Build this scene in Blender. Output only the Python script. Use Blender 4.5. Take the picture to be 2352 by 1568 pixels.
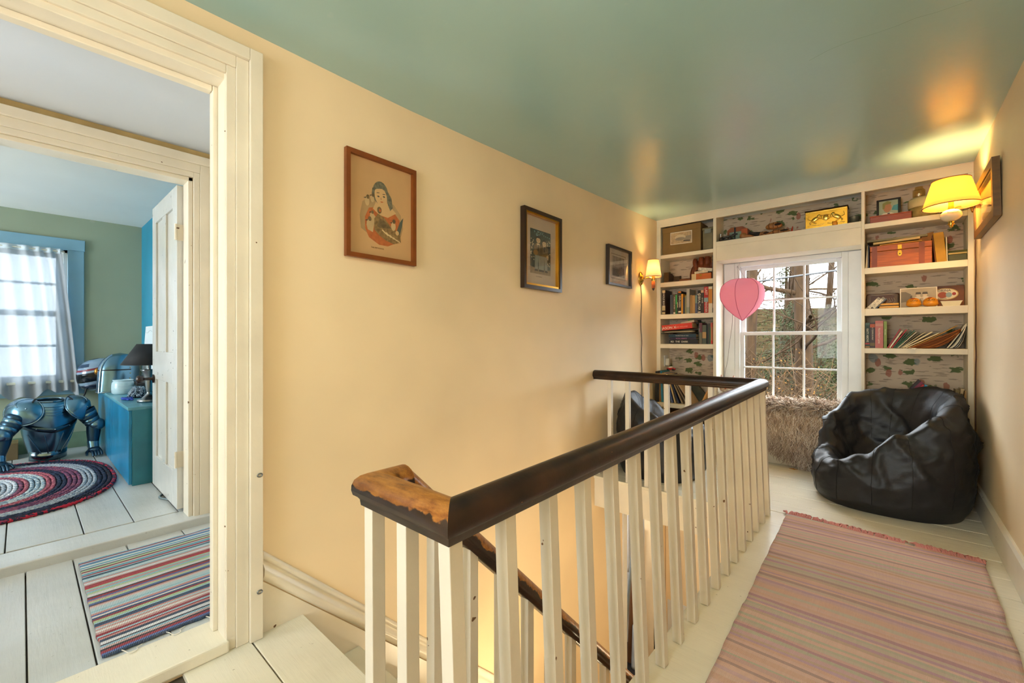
import bpy, bmesh, math, random
from mathutils import Vector, Matrix, noise, Euler

S = bpy.context.scene
for o in list(bpy.data.objects):
    bpy.data.objects.remove(o)
C = S.collection
PI = math.pi
R = random.Random(11)

# ---------------------------------------------------------------- camera (metres; hall runs along +Y, floor z = 0)
F, CX, CY, EYE = 989.0, 1176.0, 782.0, 1.05
YAW = math.atan((2045 - CX) / F)
cam = bpy.data.cameras.new('camera')
cam.sensor_width = 36
cam.lens = F / 2352 * 36
cam.shift_y = -2 / 2352
cam.clip_start = 0.02
cam_o = bpy.data.objects.new('camera', cam)
cam_o.location = (0, 0, EYE)
cam_o.rotation_euler = (PI / 2, 0, YAW)
C.objects.link(cam_o)
S.camera = cam_o

# ---------------------------------------------------------------- exposure, sky, daylight, lamps
S.view_settings.view_transform = 'Standard'
S.view_settings.look = 'None'
S.view_settings.gamma = 1
S.view_settings.use_curve_mapping = False
S.view_settings.exposure = 0.5
W = bpy.data.worlds.new('sky'); S.world = W
W.use_nodes = True
bg = W.node_tree.nodes['Background']
bg.inputs[0].default_value = (0.84, 0.925, 1.0, 1)      # bright overcast sky
bg.inputs[1].default_value = 15.0


def lamp(name, kind, loc, power, col, size=0.05, rot=None, sy=None, portal=False, angle=None):
    l = bpy.data.lights.new(name, kind)
    l.color = col
    l.energy = power
    if kind == 'POINT':
        l.shadow_soft_size = size
    if kind == 'AREA':
        l.shape = 'RECTANGLE'; l.size = size; l.size_y = sy or size
        if portal:
            l.cycles.is_portal = True
    if kind == 'SUN':
        l.angle = angle
    o = bpy.data.objects.new(name, l)
    o.location = loc
    if rot:
        o.rotation_euler = rot
    C.objects.link(o)
    return o


WARM = (1.0, 0.80, 0.55)
AMBER = (1.0, 0.63, 0.25)
lamp('sun', 'SUN', (0, 9, 8), 1.5, (1.0, 0.95, 0.88), rot=(math.radians(-48), 0, math.radians(28)), angle=math.radians(30))
# daylight enters through modelled window openings, some of them added unseen; portals only tell the renderer where they are
lamp('window_portal', 'AREA', (-0.68, 4.52, 1.1), 1, (1, 1, 1), 0.86, (-PI / 2, 0, 0), 1.34, True)
lamp('window_portal', 'AREA', (-5.72, -0.3, 1.3), 1, (1, 1, 1), 1.2, (0, -PI / 2, 0), 1.3, True)
lamp('window_portal', 'AREA', (-4.3, -2.72, 1.3), 1, (1, 1, 1), 1.4, (PI / 2, 0, 0), 1.3, True)
lamp('window_portal', 'AREA', (-0.7, -2.32, 1.25), 1, (1, 1, 1), 1.0, (PI / 2, 0, 0), 1.2, True)
lamp('window_portal', 'AREA', (-2.35, -1.22, 1.3), 1, (1, 1, 1), 0.6, (PI / 2, 0, 0), 1.0, True)
# unseen fill lamps added outside the frame, and the lamp that lights the stairwell from below
lamp('landing_fill', 'POINT', (-0.45, -1.45, 1.45), 10, WARM, 0.16)  # added warm fill behind the camera for the left wall
lamp('downstairs_lamp', 'POINT', (-1.0, 1.6, -1.0), 36, (1.0, 0.82, 0.54), 0.09)
lamp('landing_overhead_fill', 'POINT', (-0.30, 0.60, 1.97), 10, (1.0, 0.88, 0.70), 0.12)  # unseen fill added above the frame for floor, rug and right wall
lamp('lower_hall_fill', 'POINT', (-0.25, 3.3, -0.75), 20, (1.0, 0.80, 0.50), 0.09)  # unseen fill added under the floor to brighten the lower hall
lamp('closet_fill', 'POINT', (-2.35, 3.6, -0.6), 7, (1.0, 0.95, 0.9), 0.05)  # unseen fill added so the closet contents show
SCONCE_L, SCONCE_R = 9, 13


# ---------------------------------------------------------------- small helpers
def ray(u, v):
    t = (u - CX) / F
    return Vector((-math.sin(YAW) + t * math.cos(YAW), math.cos(YAW) + t * math.sin(YAW), -(v - CY) / F))


E0 = Vector((0, 0, EYE))
def onX(u, v, x): r = ray(u, v); return E0 + r * (x / r.x)
def onY(u, v, y): r = ray(u, v); return E0 + r * (y / r.y)
def onZ(u, v, z): r = ray(u, v); return E0 + r * ((z - EYE) / r.z)
def atD(u, v, d): return E0 + ray(u, v) * d


def lin(c):
    if isinstance(c, str):
        c = c.lstrip('#'); c = [int(c[i:i + 2], 16) / 255 for i in (0, 2, 4)]
    return tuple((x / 12.92 if x <= 0.04045 else ((x + 0.055) / 1.055) ** 2.4) for x in c)


ORG = {}


class MB:
    """collects simple solids and links them as ONE mesh object"""
    def __init__(s, M=None):
        s.v, s.f, s.m, s.s = [], [], [], []
        s.M = M or Matrix()

    def add(s, vs, fs, m=0, smooth=False):
        b = len(s.v)
        s.v += [s.M @ Vector(p) for p in vs]
        s.f += [[i + b for i in f] for f in fs]
        s.m += [m] * len(fs); s.s += [smooth] * len(fs)
        return s

    def hexa(s, p, m=0):
        return s.add(p, [(0, 3, 2, 1), (4, 5, 6, 7), (0, 1, 5, 4), (1, 2, 6, 5), (2, 3, 7, 6), (3, 0, 4, 7)], m)

    def box(s, x0, x1, y0, y1, z0, z1, m=0):
        return s.hexa([(x0, y0, z0), (x1, y0, z0), (x1, y1, z0), (x0, y1, z0), (x0, y0, z1), (x1, y0, z1), (x1, y1, z1), (x0, y1, z1)], m)

    def prism(s, pts, a, b, axis='z', m=0, smooth=False):
        n = len(pts)
        f = {'z': lambda p, h: (p[0], p[1], h), 'x': lambda p, h: (h, p[0], p[1]), 'y': lambda p, h: (p[0], h, p[1])}[axis]
        vs = [f(p, a) for p in pts] + [f(p, b) for p in pts]
        fs = [tuple(range(n - 1, -1, -1)), tuple(range(n, 2 * n))] + [(i, (i + 1) % n, n + (i + 1) % n, n + i) for i in range(n)]
        s.add(vs, fs[:2], m)
        return s.add(vs, fs[2:], m, smooth)

    def tube(s, path, r, n=8, m=0, caps=True, smooth=True, flat=1.0):
        path = [Vector(p) for p in path]; k = len(path)
        rr = r if isinstance(r, (list, tuple)) else [r] * k
        vs, fs, ref = [], [], None
        for i, p in enumerate(path):
            t = (path[min(i + 1, k - 1)] - path[max(i - 1, 0)])
            if t.length < 1e-9: t = Vector((0, 0, 1))
            t.normalize()
            if ref is None:
                ref = Vector((0, 0, 1)) if abs(t.z) < 0.9 else Vector((1, 0, 0))
            a = ref - t * ref.dot(t)
            if a.length < 1e-6: a = t.orthogonal()
            a.normalize(); ref = a; b = t.cross(a)
            vs += [p + (a * math.cos(2 * PI * j / n) * flat + b * math.sin(2 * PI * j / n)) * rr[i] for j in range(n)]
        for i in range(k - 1):
            fs += [(i * n + j, i * n + (j + 1) % n, (i + 1) * n + (j + 1) % n, (i + 1) * n + j) for j in range(n)]
        s.add(vs, fs, m, smooth)
        if caps:
            s.add(vs, [tuple(range(n - 1, -1, -1)), tuple((k - 1) * n + j for j in range(n))], m)
        return s

    def lathe(s, prof, n=24, c=(0, 0, 0), m=0, smooth=True, M=None):
        c = Vector(c); vs, fs = [], []
        for (r, z) in prof:
            for j in range(n):
                p = Vector((r * math.cos(2 * PI * j / n), r * math.sin(2 * PI * j / n), z))
                vs.append(c + (M @ p if M else p))
        for i in range(len(prof) - 1):
            fs += [(i * n + j, i * n + (j + 1) % n, (i + 1) * n + (j + 1) % n, (i + 1) * n + j) for j in range(n)]
        s.add(vs, fs, m, smooth)
        if prof[0][0] > 1e-4: s.add(vs[:n], [tuple(range(n - 1, -1, -1))], m)
        if prof[-1][0] > 1e-4: s.add(vs[-n:], [tuple(range(n))], m)
        return s

    def ball(s, c, rx, ry=None, rz=None, nu=16, nv=10, m=0, M=None):
        ry = ry or rx; rz = rz or rx
        vs, fs = [], []
        c = Vector(c)
        for i in range(nv + 1):
            th = PI * i / nv
            for j in range(nu):
                p = Vector((rx * math.sin(th) * math.cos(2 * PI * j / nu), ry * math.sin(th) * math.sin(2 * PI * j / nu), -rz * math.cos(th)))
                vs.append(c + (M @ p if M else p))
        for i in range(nv):
            fs += [(i * nu + j, i * nu + (j + 1) % nu, (i + 1) * nu + (j + 1) % nu, (i + 1) * nu + j) for j in range(nu)]
        return s.add(vs, fs, m, True)

    def grid(s, nu, nv, fn, m=0, smooth=True, close=False):
        """fn(a, b) with a, b in 0..1; close wraps in a"""
        vs = [fn(i / nu, j / nv) for j in range(nv + 1) for i in range(nu if close else nu + 1)]
        w = nu if close else nu + 1
        fs = [(j * w + i, j * w + (i + 1) % w, (j + 1) * w + (i + 1) % w, (j + 1) * w + i) for j in range(nv) for i in range(nu)]
        return s.add(vs, fs, m, smooth)

    def sweep(s, path, prof, m=0, smooth=True, up=(0, 0, 1), caps=True, ends=(None, None)):
        """profile (side, up) carried along a path with mitred corners"""
        path = [Vector(p) for p in path]; up = Vector(up); k = len(path); n = len(prof); vs, fs = [], []
        for i, p in enumerate(path):
            d0 = (path[i] - path[i - 1]).normalized() if i else None
            d1 = (path[i + 1] - path[i]).normalized() if i < k - 1 else None
            if i == 0 and ends[0]: d0 = Vector(ends[0])
            if i == k - 1 and ends[1]: d1 = Vector(ends[1])
            d0 = d0 or d1; d1 = d1 or d0
            n0 = d0.cross(up).normalized(); n1 = d1.cross(up).normalized()
            b = (n0 + n1).normalized(); sc = 1 / max(0.3, b.dot(n0))
            vs += [p + b * q[0] * sc + up * q[1] for q in prof]
        for i in range(k - 1):
            fs += [(i * n + j, i * n + (j + 1) % n, (i + 1) * n + (j + 1) % n, (i + 1) * n + j) for j in range(n)]
        s.add(vs, fs, m, smooth)
        if caps: s.add(vs, [tuple(range(n)), tuple((k - 1) * n + j for j in range(n - 1, -1, -1))], m)
        return s

    def build(s, name, mats, parent=None, org=None, bevel=0, weld=False, thick=0, remesh=0, subd=0, recalc=True):
        if not isinstance(mats, (list, tuple)): mats = [mats]
        if parent is not None: org = ORG[parent]
        elif org is None:
            xs = [p.x for p in s.v]; ys = [p.y for p in s.v]; zs = [p.z for p in s.v]
            org = Vector(((min(xs) + max(xs)) / 2, (min(ys) + max(ys)) / 2, min(zs)))
        org = Vector(org)
        me = bpy.data.meshes.new(name)
        me.from_pydata([p - org for p in s.v], [], s.f)
        me.polygons.foreach_set('material_index', s.m)
        me.polygons.foreach_set('use_smooth', s.s)
        if recalc or weld:
            bm = bmesh.new(); bm.from_mesh(me)
            if weld: bmesh.ops.remove_doubles(bm, verts=bm.verts, dist=1e-4)
            bmesh.ops.recalc_face_normals(bm, faces=bm.faces)
            bm.to_mesh(me); bm.free()
        for mt in mats: me.materials.append(mt)
        o = bpy.data.objects.new(name, me); C.objects.link(o)
        if parent is not None: o.parent = parent
        else: o.location = org
        ORG[o] = org
        if remesh:
            md = o.modifiers.new('remesh', 'REMESH'); md.mode = 'VOXEL'; md.voxel_size = remesh; md.use_smooth_shade = True
            md = o.modifiers.new('smooth', 'SMOOTH'); md.iterations = 4
        if thick:
            md = o.modifiers.new('solid', 'SOLIDIFY'); md.thickness = thick; md.offset = 0
        if bevel:
            md = o.modifiers.new('bevel', 'BEVEL'); md.width = bevel; md.segments = 2; md.limit_method = 'ANGLE'
        if subd:
            md = o.modifiers.new('subd', 'SUBSURF'); md.levels = subd; md.render_levels = subd
        return o


def tag(o, label=None, cat=None, group=None, kind=None):
    if label: o['label'] = label
    if cat: o['category'] = cat
    if group: o['group'] = group
    if kind: o['kind'] = kind
    return o


def thing(name, label, cat, loc, group=None):
    o = bpy.data.objects.new(name, None); o.empty_display_size = 0.05
    C.objects.link(o); o.location = loc; ORG[o] = Vector(loc)
    return tag(o, label, cat, group)


def struct(o): o['kind'] = 'structure'; return o


def rail_path(pts, n):
    """smooth path through points (Catmull-Rom)"""
    P = [Vector(p) for p in pts]; P = [P[0] * 2 - P[1]] + P + [P[-1] * 2 - P[-2]]; out = []
    for i in range(1, len(P) - 2):
        for k in range(n):
            t = k / n; a, b, c, d = P[i - 1], P[i], P[i + 1], P[i + 2]
            out.append(0.5 * (2 * b + (c - a) * t + (2 * a - 5 * b + 4 * c - d) * t * t + (3 * b - a - 3 * c + d) * t ** 3))
    out.append(P[-2])
    return out


def ell(cx, cy, rx, ry, n=20, rot=0):
    return [(cx + rx * math.cos(2 * PI * i / n) * math.cos(rot) - ry * math.sin(2 * PI * i / n) * math.sin(rot),
             cy + rx * math.cos(2 * PI * i / n) * math.sin(rot) + ry * math.sin(2 * PI * i / n) * math.cos(rot)) for i in range(n)]


def text(body, size, M, mat, parent, name='lettering', align='CENTER', sx=1.0):
    c = bpy.data.curves.new(name, 'FONT'); c.body = body; c.size = size; c.align_x = align; c.align_y = 'CENTER'
    c.extrude = 0.0004; c.resolution_u = 3
    tmp = bpy.data.objects.new(name, c)
    C.objects.link(tmp); bpy.context.view_layer.update()
    me = bpy.data.meshes.new_from_object(tmp.evaluated_get(bpy.context.evaluated_depsgraph_get()))
    bpy.data.objects.remove(tmp); bpy.data.curves.remove(c)
    me.transform(Matrix.Translation(-ORG[parent]) @ M @ Matrix.Diagonal((sx, 1, 1, 1)))
    me.materials.clear(); me.materials.append(mat)
    o = bpy.data.objects.new(name, me); C.objects.link(o); o.parent = parent; ORG[o] = ORG[parent]
    return o


def frame_of(origin, ax, ay):
    """matrix whose local x, y lie along ax, ay at origin"""
    ax = Vector(ax).normalized(); ay = Vector(ay).normalized(); az = ax.cross(ay)
    return Matrix(((ax.x, ay.x, az.x, origin[0]), (ax.y, ay.y, az.y, origin[1]), (ax.z, ay.z, az.z, origin[2]), (0, 0, 0, 1)))


# ---------------------------------------------------------------- materials
class NT:
    def __init__(s, name):
        s.mat = bpy.data.materials.new(name); s.mat.use_nodes = True
        s.t = s.mat.node_tree; s.b = s.t.nodes['Principled BSDF']; s.out = s.t.nodes['Material Output']

    def n(s, typ, **kw):
        x = s.t.nodes.new(typ)
        for k, v in kw.items():
            if k.startswith('_'): setattr(x, k[1:], v)
            else: x.inputs[k.replace('__', ' ')].default_value = v
        return x

    def l(s, a, b): s.t.links.new(a, b)

    def coord(s, scale=(1, 1, 1), what='Object', rot=(0, 0, 0)):
        c = s.n('ShaderNodeTexCoord'); mp = s.n('ShaderNodeMapping'); mp.inputs['Scale'].default_value = scale
        mp.inputs['Rotation'].default_value = rot
        s.l(c.outputs[what], mp.inputs['Vector']); return mp.outputs[0]

    def noise(s, vec, scale, detail=3, rough=0.5):
        x = s.n('ShaderNodeTexNoise', Scale=scale, Detail=detail, Roughness=rough); s.l(vec, x.inputs['Vector']); return x

    def ramp(s, fac, stops, interp='LINEAR'):
        r = s.n('ShaderNodeValToRGB'); cr = r.color_ramp; cr.interpolation = interp
        while len(cr.elements) < len(stops): cr.elements.new(0.5)
        for e, (p, c) in zip(cr.elements, stops):
            e.position = p; e.color = (*c, 1) if len(c) == 3 else c
        s.l(fac, r.inputs[0]); return r.outputs[0]

    def mix(s, fac, a, b, blend='MIX'):
        x = s.n('ShaderNodeMix', _data_type='RGBA', _blend_type=blend)
        for sock, v in ((x.inputs[0], fac), (x.inputs[6], a), (x.inputs[7], b)):
            if hasattr(v, 'links') or isinstance(v, bpy.types.NodeSocket): s.l(v, sock)
            else: sock.default_value = v if isinstance(v, (int, float)) else (*v, 1)
        return x.outputs[2]

    def math(s, op, a, b=0.0):
        x = s.n('ShaderNodeMath', _operation=op)
        for i, v in enumerate((a, b)):
            if isinstance(v, bpy.types.NodeSocket): s.l(v, x.inputs[i])
            else: x.inputs[i].default_value = v
        return x.outputs[0]

    def bump(s, h, strength=0.2, dist=0.01):
        x = s.n('ShaderNodeBump', Strength=strength, Distance=dist); s.l(h, x.inputs['Height']); s.l(x.outputs[0], s.b.inputs['Normal'])

    def set(s, **kw):
        for k, v in kw.items(): s.b.inputs[k.replace('__', ' ')].default_value = v
        return s

    def col(s, c):
        if isinstance(c, bpy.types.NodeSocket): s.l(c, s.b.inputs['Base Color'])
        else: s.b.inputs['Base Color'].default_value = (*c, 1)


MATS = {}
def P(col, rough=0.5, metal=0.0, var=0.12, vs=9, bump=0.0, bs=60, stretch=(1, 1, 1), spec=0.5, coat=0.0, name=None, sheen=0.0):
    """painted / plain procedural material with slight mottling and relief"""
    key = (col, rough, metal, var, vs, bump, bs, stretch, spec, coat)
    if key in MATS: return MATS[key]
    t = NT(name or 'surface')
    c = lin(col); v = t.coord(stretch)
    nz = t.noise(v, vs, 4)
    t.col(t.ramp(nz.outputs[0], [(0.3, tuple(x * (1 - var) for x in c)), (0.7, tuple(min(1, x * (1 + var)) for x in c))]))
    t.set(Roughness=rough, Metallic=metal, Specular__IOR__Level=spec, Coat__Weight=coat)
    if sheen: t.set(Sheen__Weight=sheen)
    if bump:
        t.bump(t.noise(v, bs, 3).outputs[0], bump, 0.004)
    MATS[key] = t.mat
    return t.mat

# ---------------------------------------------------------------- setting materials
def m_wall(name, c, patchy=0.06, rough=0.55, coat=0):
    t = NT(name); v = t.coord()
    a = t.noise(v, 1.3, 3); b = t.noise(v, 14, 4)
    k = lin(c)
    base = t.ramp(a.outputs[0], [(0.35, tuple(x * (1 - patchy) for x in k)), (0.65, tuple(min(1, x * (1 + patchy)) for x in k))])
    spots = t.ramp(b.outputs[0], [(0.70, (0, 0, 0)), (0.78, (1, 1, 1))])
    t.col(t.mix(t.math('MULTIPLY', spots, 0.10), base, (0.8, 0.74, 0.66)))
    t.set(Roughness=rough)
    if coat: t.set(Coat__Weight=coat, Coat__Roughness=.26)
    t.bump(t.noise(v, 28, 5).outputs[0], 0.10, 0.006)
    return t.mat


def m_paint(name, c, rough=0.3, chips=True, grain=(1, 1, 1), dark='#6b4a2c', bump=0.15):
    """old gloss paint with a few chips showing wood"""
    t = NT(name); v = t.coord(); g = t.coord(grain)
    k = lin(c)
    base = t.ramp(t.noise(v, 5, 4).outputs[0], [(0.3, tuple(x * .93 for x in k)), (0.7, tuple(min(1, x * 1.05) for x in k))])
    if chips:
        f = t.ramp(t.noise(v, 32, 2).outputs[0], [(0.745, (0, 0, 0)), (0.755, (1, 1, 1))])
        base = t.mix(f, base, lin(dark))
    t.col(base); t.set(Roughness=rough)
    t.bump(t.noise(g, 30, 5).outputs[0], bump, 0.006)
    return t.mat


M_WALL = m_wall('cream_wall_paint', '#eed6ae')
M_TRIM = m_paint('cream_trim_paint', '#e6dcc8', 0.32)
M_SHELF = m_paint('cream_shelf_paint', '#e9dfc8', 0.4, chips=False, bump=0.06)
M_WHITE = m_paint('white_window_paint', '#dfe0de', 0.35, chips=False, bump=0.06)
M_BAL = m_paint('baluster_paint', '#dfd6c6', 0.38)
M_CEIL = m_wall('green_ceiling_paint', '#9bbfbf', 0.03, 0.30, .7)
M_GREYCEIL = m_wall('grey_ceiling_paint', '#cdd2d8', 0.03, 0.6)
M_GREEN = m_wall('sage_wall_paint', '#98a38c', 0.06, 0.6)
M_TEAL = m_wall('teal_wall_paint', '#1f8aa8', 0.14, 0.5)
M_BLUETRIM = m_paint('pale_blue_trim_paint', '#7fa9bd', 0.4, chips=False, bump=0.05)


def m_floor(name, c, dirt):
    t = NT(name); v = t.coord(); g = t.coord((1.2, 14, 14))
    k = lin(c)
    base = t.ramp(t.noise(v, 3.5, 5).outputs[0], [(0.3, tuple(x * .86 for x in k)), (0.7, k)])
    f = t.ramp(t.noise(v, 55, 3).outputs[0], [(0.70, (0, 0, 0)), (0.76, (1, 1, 1))])
    t.col(t.mix(t.math('MULTIPLY', f, 0.45), base, lin(dirt)))
    t.set(Roughness=0.27, Specular__IOR__Level=0.5)
    h = t.math('ADD', t.math('MULTIPLY', t.noise(g, 3, 5, 0.65).outputs[0], 1.0), t.math('MULTIPLY', t.noise(v, 22, 4).outputs[0], 0.6))
    t.bump(h, 0.28, 0.006)
    return t.mat


M_FLOOR = m_floor('cream_floor_paint', '#efe6d0', '#7a6242')
M_FLOOR2 = m_floor('cool_lit_floor_paint', '#c9ccca', '#6d6655')  # same floor paint with the cool daylight mixed into its colour
M_GAP = P('#5c5142', 0.9, var=0.3)


def wl(y): return -1.70 - 0.0141 * (y - 0.5)          # hall face of the slightly skewed left wall
XR, YB, YW = 0.418, 4.18, 4.42                         # right wall, bookcase front, window wall


def wseg(mb, y0, y1, z0, z1, th=0.12, m=0, x=wl):
    return mb.hexa([(x(y0) - th, y0, z0), (x(y0), y0, z0), (x(y1), y1, z0), (x(y1) - th, y1, z0),
                    (x(y0) - th, y0, z1), (x(y0), y0, z1), (x(y1), y1, z1), (x(y1) - th, y1, z1)], m)


# left wall with the doorway to the vestibule, running down the stairwell to the hall below
b = MB()
wseg(b, -2.32, -0.37, -0.3, 2.45); wseg(b, -0.37, 0.468, 1.955, 2.45); wseg(b, -0.37, 0.468, -0.3, 0.0)
wseg(b, 0.468, YW + .1, -0.35, 2.45)
wseg(b, -2.32, 3.50, -2.6, -0.35); wseg(b, 4.16, YW + .1, -2.6, -0.35)
struct(b.build('wall_left', M_WALL))
struct(MB().box(XR, XR + .12, -2.32, YW + .1, -2.6, 2.45).build('wall_right', M_WALL))
# wall behind the camera with a window that lights the landing
b = MB()
b.box(-1.85, -1.2, -2.32, -2.2, -.3, 2.45); b.box(-0.2, XR, -2.32, -2.2, -.3, 2.45)
b.box(-1.2, -0.2, -2.32, -2.2, -.3, .65); b.box(-1.2, -0.2, -2.32, -2.2, 1.85, 2.45)
struct(b.build('wall_near', M_WALL))
# outer wall with the window behind the bookcase
b = MB()
b.box(-1.87, -1.095, YW, YW + .1, -2.6, 2.45); b.box(-.255, XR, YW, YW + .1, -2.6, 2.45)
b.box(-1.095, -.255, YW, YW + .1, -2.6, .44); b.box(-1.095, -.255, YW, YW + .1, 1.775, 2.45)
struct(b.build('wall_back', M_WHITE))


# ceiling: old plaster, rising a little towards the window
def zc(x, y):
    ys = [-2.4, 1.2, 1.9, 2.9, 3.4, 4.2, 4.6]; zs = [2.137, 2.139, 2.158, 2.19, 2.206, 2.243, 2.262]
    a = zs[-1]
    for i in range(6):
        if y <= ys[i + 1]:
            t = (y - ys[i]) / (ys[i + 1] - ys[i]); a = zs[i] + (zs[i + 1] - zs[i]) * t; break
    f = min(1, max(0, (x + 1.72) / 2.14)); rgt = 2.175 + 0.016 * max(-2, y)
    return a * (1 - f) + f * rgt + 0.004 * noise.noise((x * 2.3, y * 2.3, 4))


b = MB()
b.grid(24, 60, lambda i, j: (-1.86 + 2.38 * i, -2.32 + 6.84 * j, zc(-1.86 + 2.38 * i, -2.32 + 6.84 * j)))
b.box(-1.95, .56, -2.4, 4.6, 2.45, 2.5)
cg_ = struct(b.build('ceiling', M_CEIL, org=(0, 0, 2.1), recalc=False))
b = MB(); pts = []
for (u, v) in ((1858, 142), (1905, 117), (1960, 96), (2010, 82), (2060, 66), (2105, 49), (2150, 38), (2200, 22), (2255, 4)):
    p = onZ(u, v, 2.19); pts.append((p.x, p.y, zc(p.x, p.y) + .0004))
b.tube(pts, .0009, 5); b.build('crack', P('#7d9a92', .8), cg_)

struct(MB().box(-1.75, XR, YW - .012, YW - .002, -2.6, -.235).build('wall_lower_back', M_WALL))
# ---- hall floor: slab with an opening for the stair, planks on top
fl = struct(MB().box(-0.575, XR, 0.55, YW, -.235, -.02).box(-1.86, XR, -2.2, 0.55, -.235, -.02)
            .box(-1.86, -.575, 2.985, YW, -.235, -.02).build('floor', M_GAP, org=(0, 0, -.235)))


def plank(x0, x1, y0, y1, parent, mat, z1=0.0, th=.02, name='plank'):
    o = MB().box(x0, x1, y0, y1, z1 - th, z1 + R.uniform(-.0012, .0012)).build(name, mat, parent, bevel=.0025)
    return o


g = .0022
# landing near the camera, boards across the hall
y = -2.2
for w in (.23, .2, .22, .21, .2, .22, .2, .21, .21, .2, .2):
    plank(-1.80, XR - .002, y + g, min(y + w, .335) - g, fl, M_FLOOR); y += w
    if y > .3: break
plank(-1.70, -.885, .335 + g, .53 - g, fl, M_FLOOR)
plank(-1.70, -.885, .53 + g, .714, fl, M_FLOOR, 0.0, .03, 'nosing_board')
plank(-.885 + g, -.44 - g, .335 + g, .56, fl, M_FLOOR, 0.0)
plank(-.44 + g, XR - .002, .335 + g, .56 - g, fl, M_FLOOR)
# long border board beside the railing, and the short one behind the well
plank(-.605, -.425 - g, .56 + g, 3.06, fl, M_FLOOR)
plank(-1.755, -.605 - g, 2.94, 3.06 - g, fl, M_FLOOR)
y = .56
for w in (.2, .235, .19, .21, .22, .205, .2, .215, .23, .19, .2, .215):
    y1 = min(y + w, 3.06)
    plank(-.425 + g, XR - .002, y + g, y1 - g, fl, M_FLOOR); y = y1
    if y >= 3.06: break
for w in (.2, .185, .22, .19, .21, .2, .2):
    y1 = min(y + w, YW)
    plank(wl(y) + .002, XR - .002, y + g, y1 - g, fl, M_FLOOR); y = y1
    if y >= YW: break

# fascia boards lining the stairwell
b = MB().box(-.59, -.575, .56, 2.95, -.235, -.022).box(-1.75, -.575, 2.95, 2.985, -.235, -.022)
struct(b.build('trim_1', M_TRIM))
struct(MB().box(-1.765, -1.735, 2.90, 2.985, -.235, .03).build('trim_2', M_TRIM))

# baseboards
def board(name, pts, h, th, mat, top=.012):
    b = MB()
    b.sweep(pts, [(0, 0), (th, 0), (th, h - top), (th * .55, h), (0, h)], smooth=False)
    return struct(b.build(name, mat))


board('baseboard_right', [(XR, -2.2, 0), (XR, 4.18, 0)], .15, -.02, M_TRIM)
board('baseboard_left', [(wl(3.0), 3.0, 0), (wl(4.0), 4.0, 0)], .13, .02, M_TRIM)
board('baseboard_landing', [(wl(-2.2), -2.2, 0), (wl(-.5), -.5, 0)], .13, .02, M_TRIM)

# ---------------------------------------------------------------- doorway in the left wall: casing, jambs, step
def casing(name, xw, sgn, ya, yb, ztop, wid, mat, z0=0.0, step=.022, left=True):
    """architrave of three stepped boards around an opening ya..yb on plane x = xw (proud towards sgn)"""
    t = struct(MB().box(*(sorted((xw, xw + sgn * .001))), ya - .001, yb + .001, ztop, ztop + .001).build(name, mat, org=(xw, yb, z0)))
    rows = ((0, .028, .016), (.028, .62 * wid, .022), (.62 * wid, wid, .036))
    for a, c, th in rows:
        x0, x1 = sorted((xw, xw + sgn * th))
        MB().box(x0, x1, yb + a, yb + c, z0, ztop + c).build('casing_board', mat, t, bevel=.0022)
        if left:
            MB().box(x0, x1, ya - c, ya - a, z0, ztop + c).build('casing_board', mat, t, bevel=.0022)
        MB().box(x0, x1, ya - a, yb + a, ztop + a, ztop + c).build('casing_board', mat, t, bevel=.0022)
    return t


casing('trim_3', wl(.5) , 1, -.37, .455, 1.955, .108, M_TRIM)
b = MB().box(-1.84, -1.690, .452, .475, 0, 1.955).box(-1.84, -1.695, -.39, -.37, 0, 1.955).box(-1.84, -1.695, -.37, .455, 1.935, 1.975)
b.box(-1.80, -1.765, .436, .453, .04, 1.935).box(-1.80, -1.765, -.37, .435, 1.915, 1.935)
struct(b.build('trim_4', M_TRIM, bevel=.003))
# threshold step between landing and vestibule
struct(MB().box(-1.86, -1.672, -.37, .462, 0.0, .04).build('trim_5', M_FLOOR, bevel=.006))

# ---- vestibule
XV = -2.90                                             # hall face of the partition to the bedroom
vf = struct(MB().box(XV, -1.83, -1.2, .80, -.1, .02).build('floor_vestibule', M_GAP))
ys = [-1.2, -.98, -.78, -.57, -.36, -.17, .01, .155, .34, .56, .775]
for a, c in zip(ys, ys[1:]):
    plank(XV + .06, -1.84, a + g, c - g, vf, M_FLOOR2, .04)
struct(MB().box(XV, -1.82, .765, .86, -.1, 2.3).build('wall_vestibule_right', M_TRIM))
b = MB().box(XV, -2.65, -1.2, -1.1, -.1, 2.3).box(-2.05, -1.82, -1.2, -1.1, -.1, 2.3).box(-2.65, -2.05, -1.2, -1.1, -.1, .8).box(-2.65, -2.05, -1.2, -1.1, 1.8, 2.3)
struct(b.build('wall_vestibule_left', M_WALL))
struct(MB().box(XV - .1, -1.82, -1.2, .86, 2.105, 2.2).build('ceiling_vestibule', M_GREYCEIL))

# ---- partition with the bedroom door opening
DY0, DY1, DZ = -.26, .625, 1.95
b = MB().box(XV - .11, XV, DY1, .86, -.1, 2.3).box(XV - .11, XV, -2.7, DY0, -.1, 2.3).box(XV - .11, XV, DY0, DY1, DZ, 2.3)
struct(b.build('wall_partition', [P('#d9bd84', .6)]))
casing('trim_6', XV, 1, DY0, DY1, DZ, .118, M_TRIM, .04)
b = MB().box(XV - .11, XV, DY1 - .022, DY1, .06, DZ).box(XV - .11, XV, DY0, DY0 + .022, .06, DZ).box(XV - .11, XV, DY0, DY1, DZ - .022, DZ)
struct(b.build('trim_7', M_TRIM, bevel=.003))
struct(MB().box(XV - .13, XV + .06, DY0 - .1, .70, .02, .082).build('trim_8', M_FLOOR2, bevel=.006))

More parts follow.
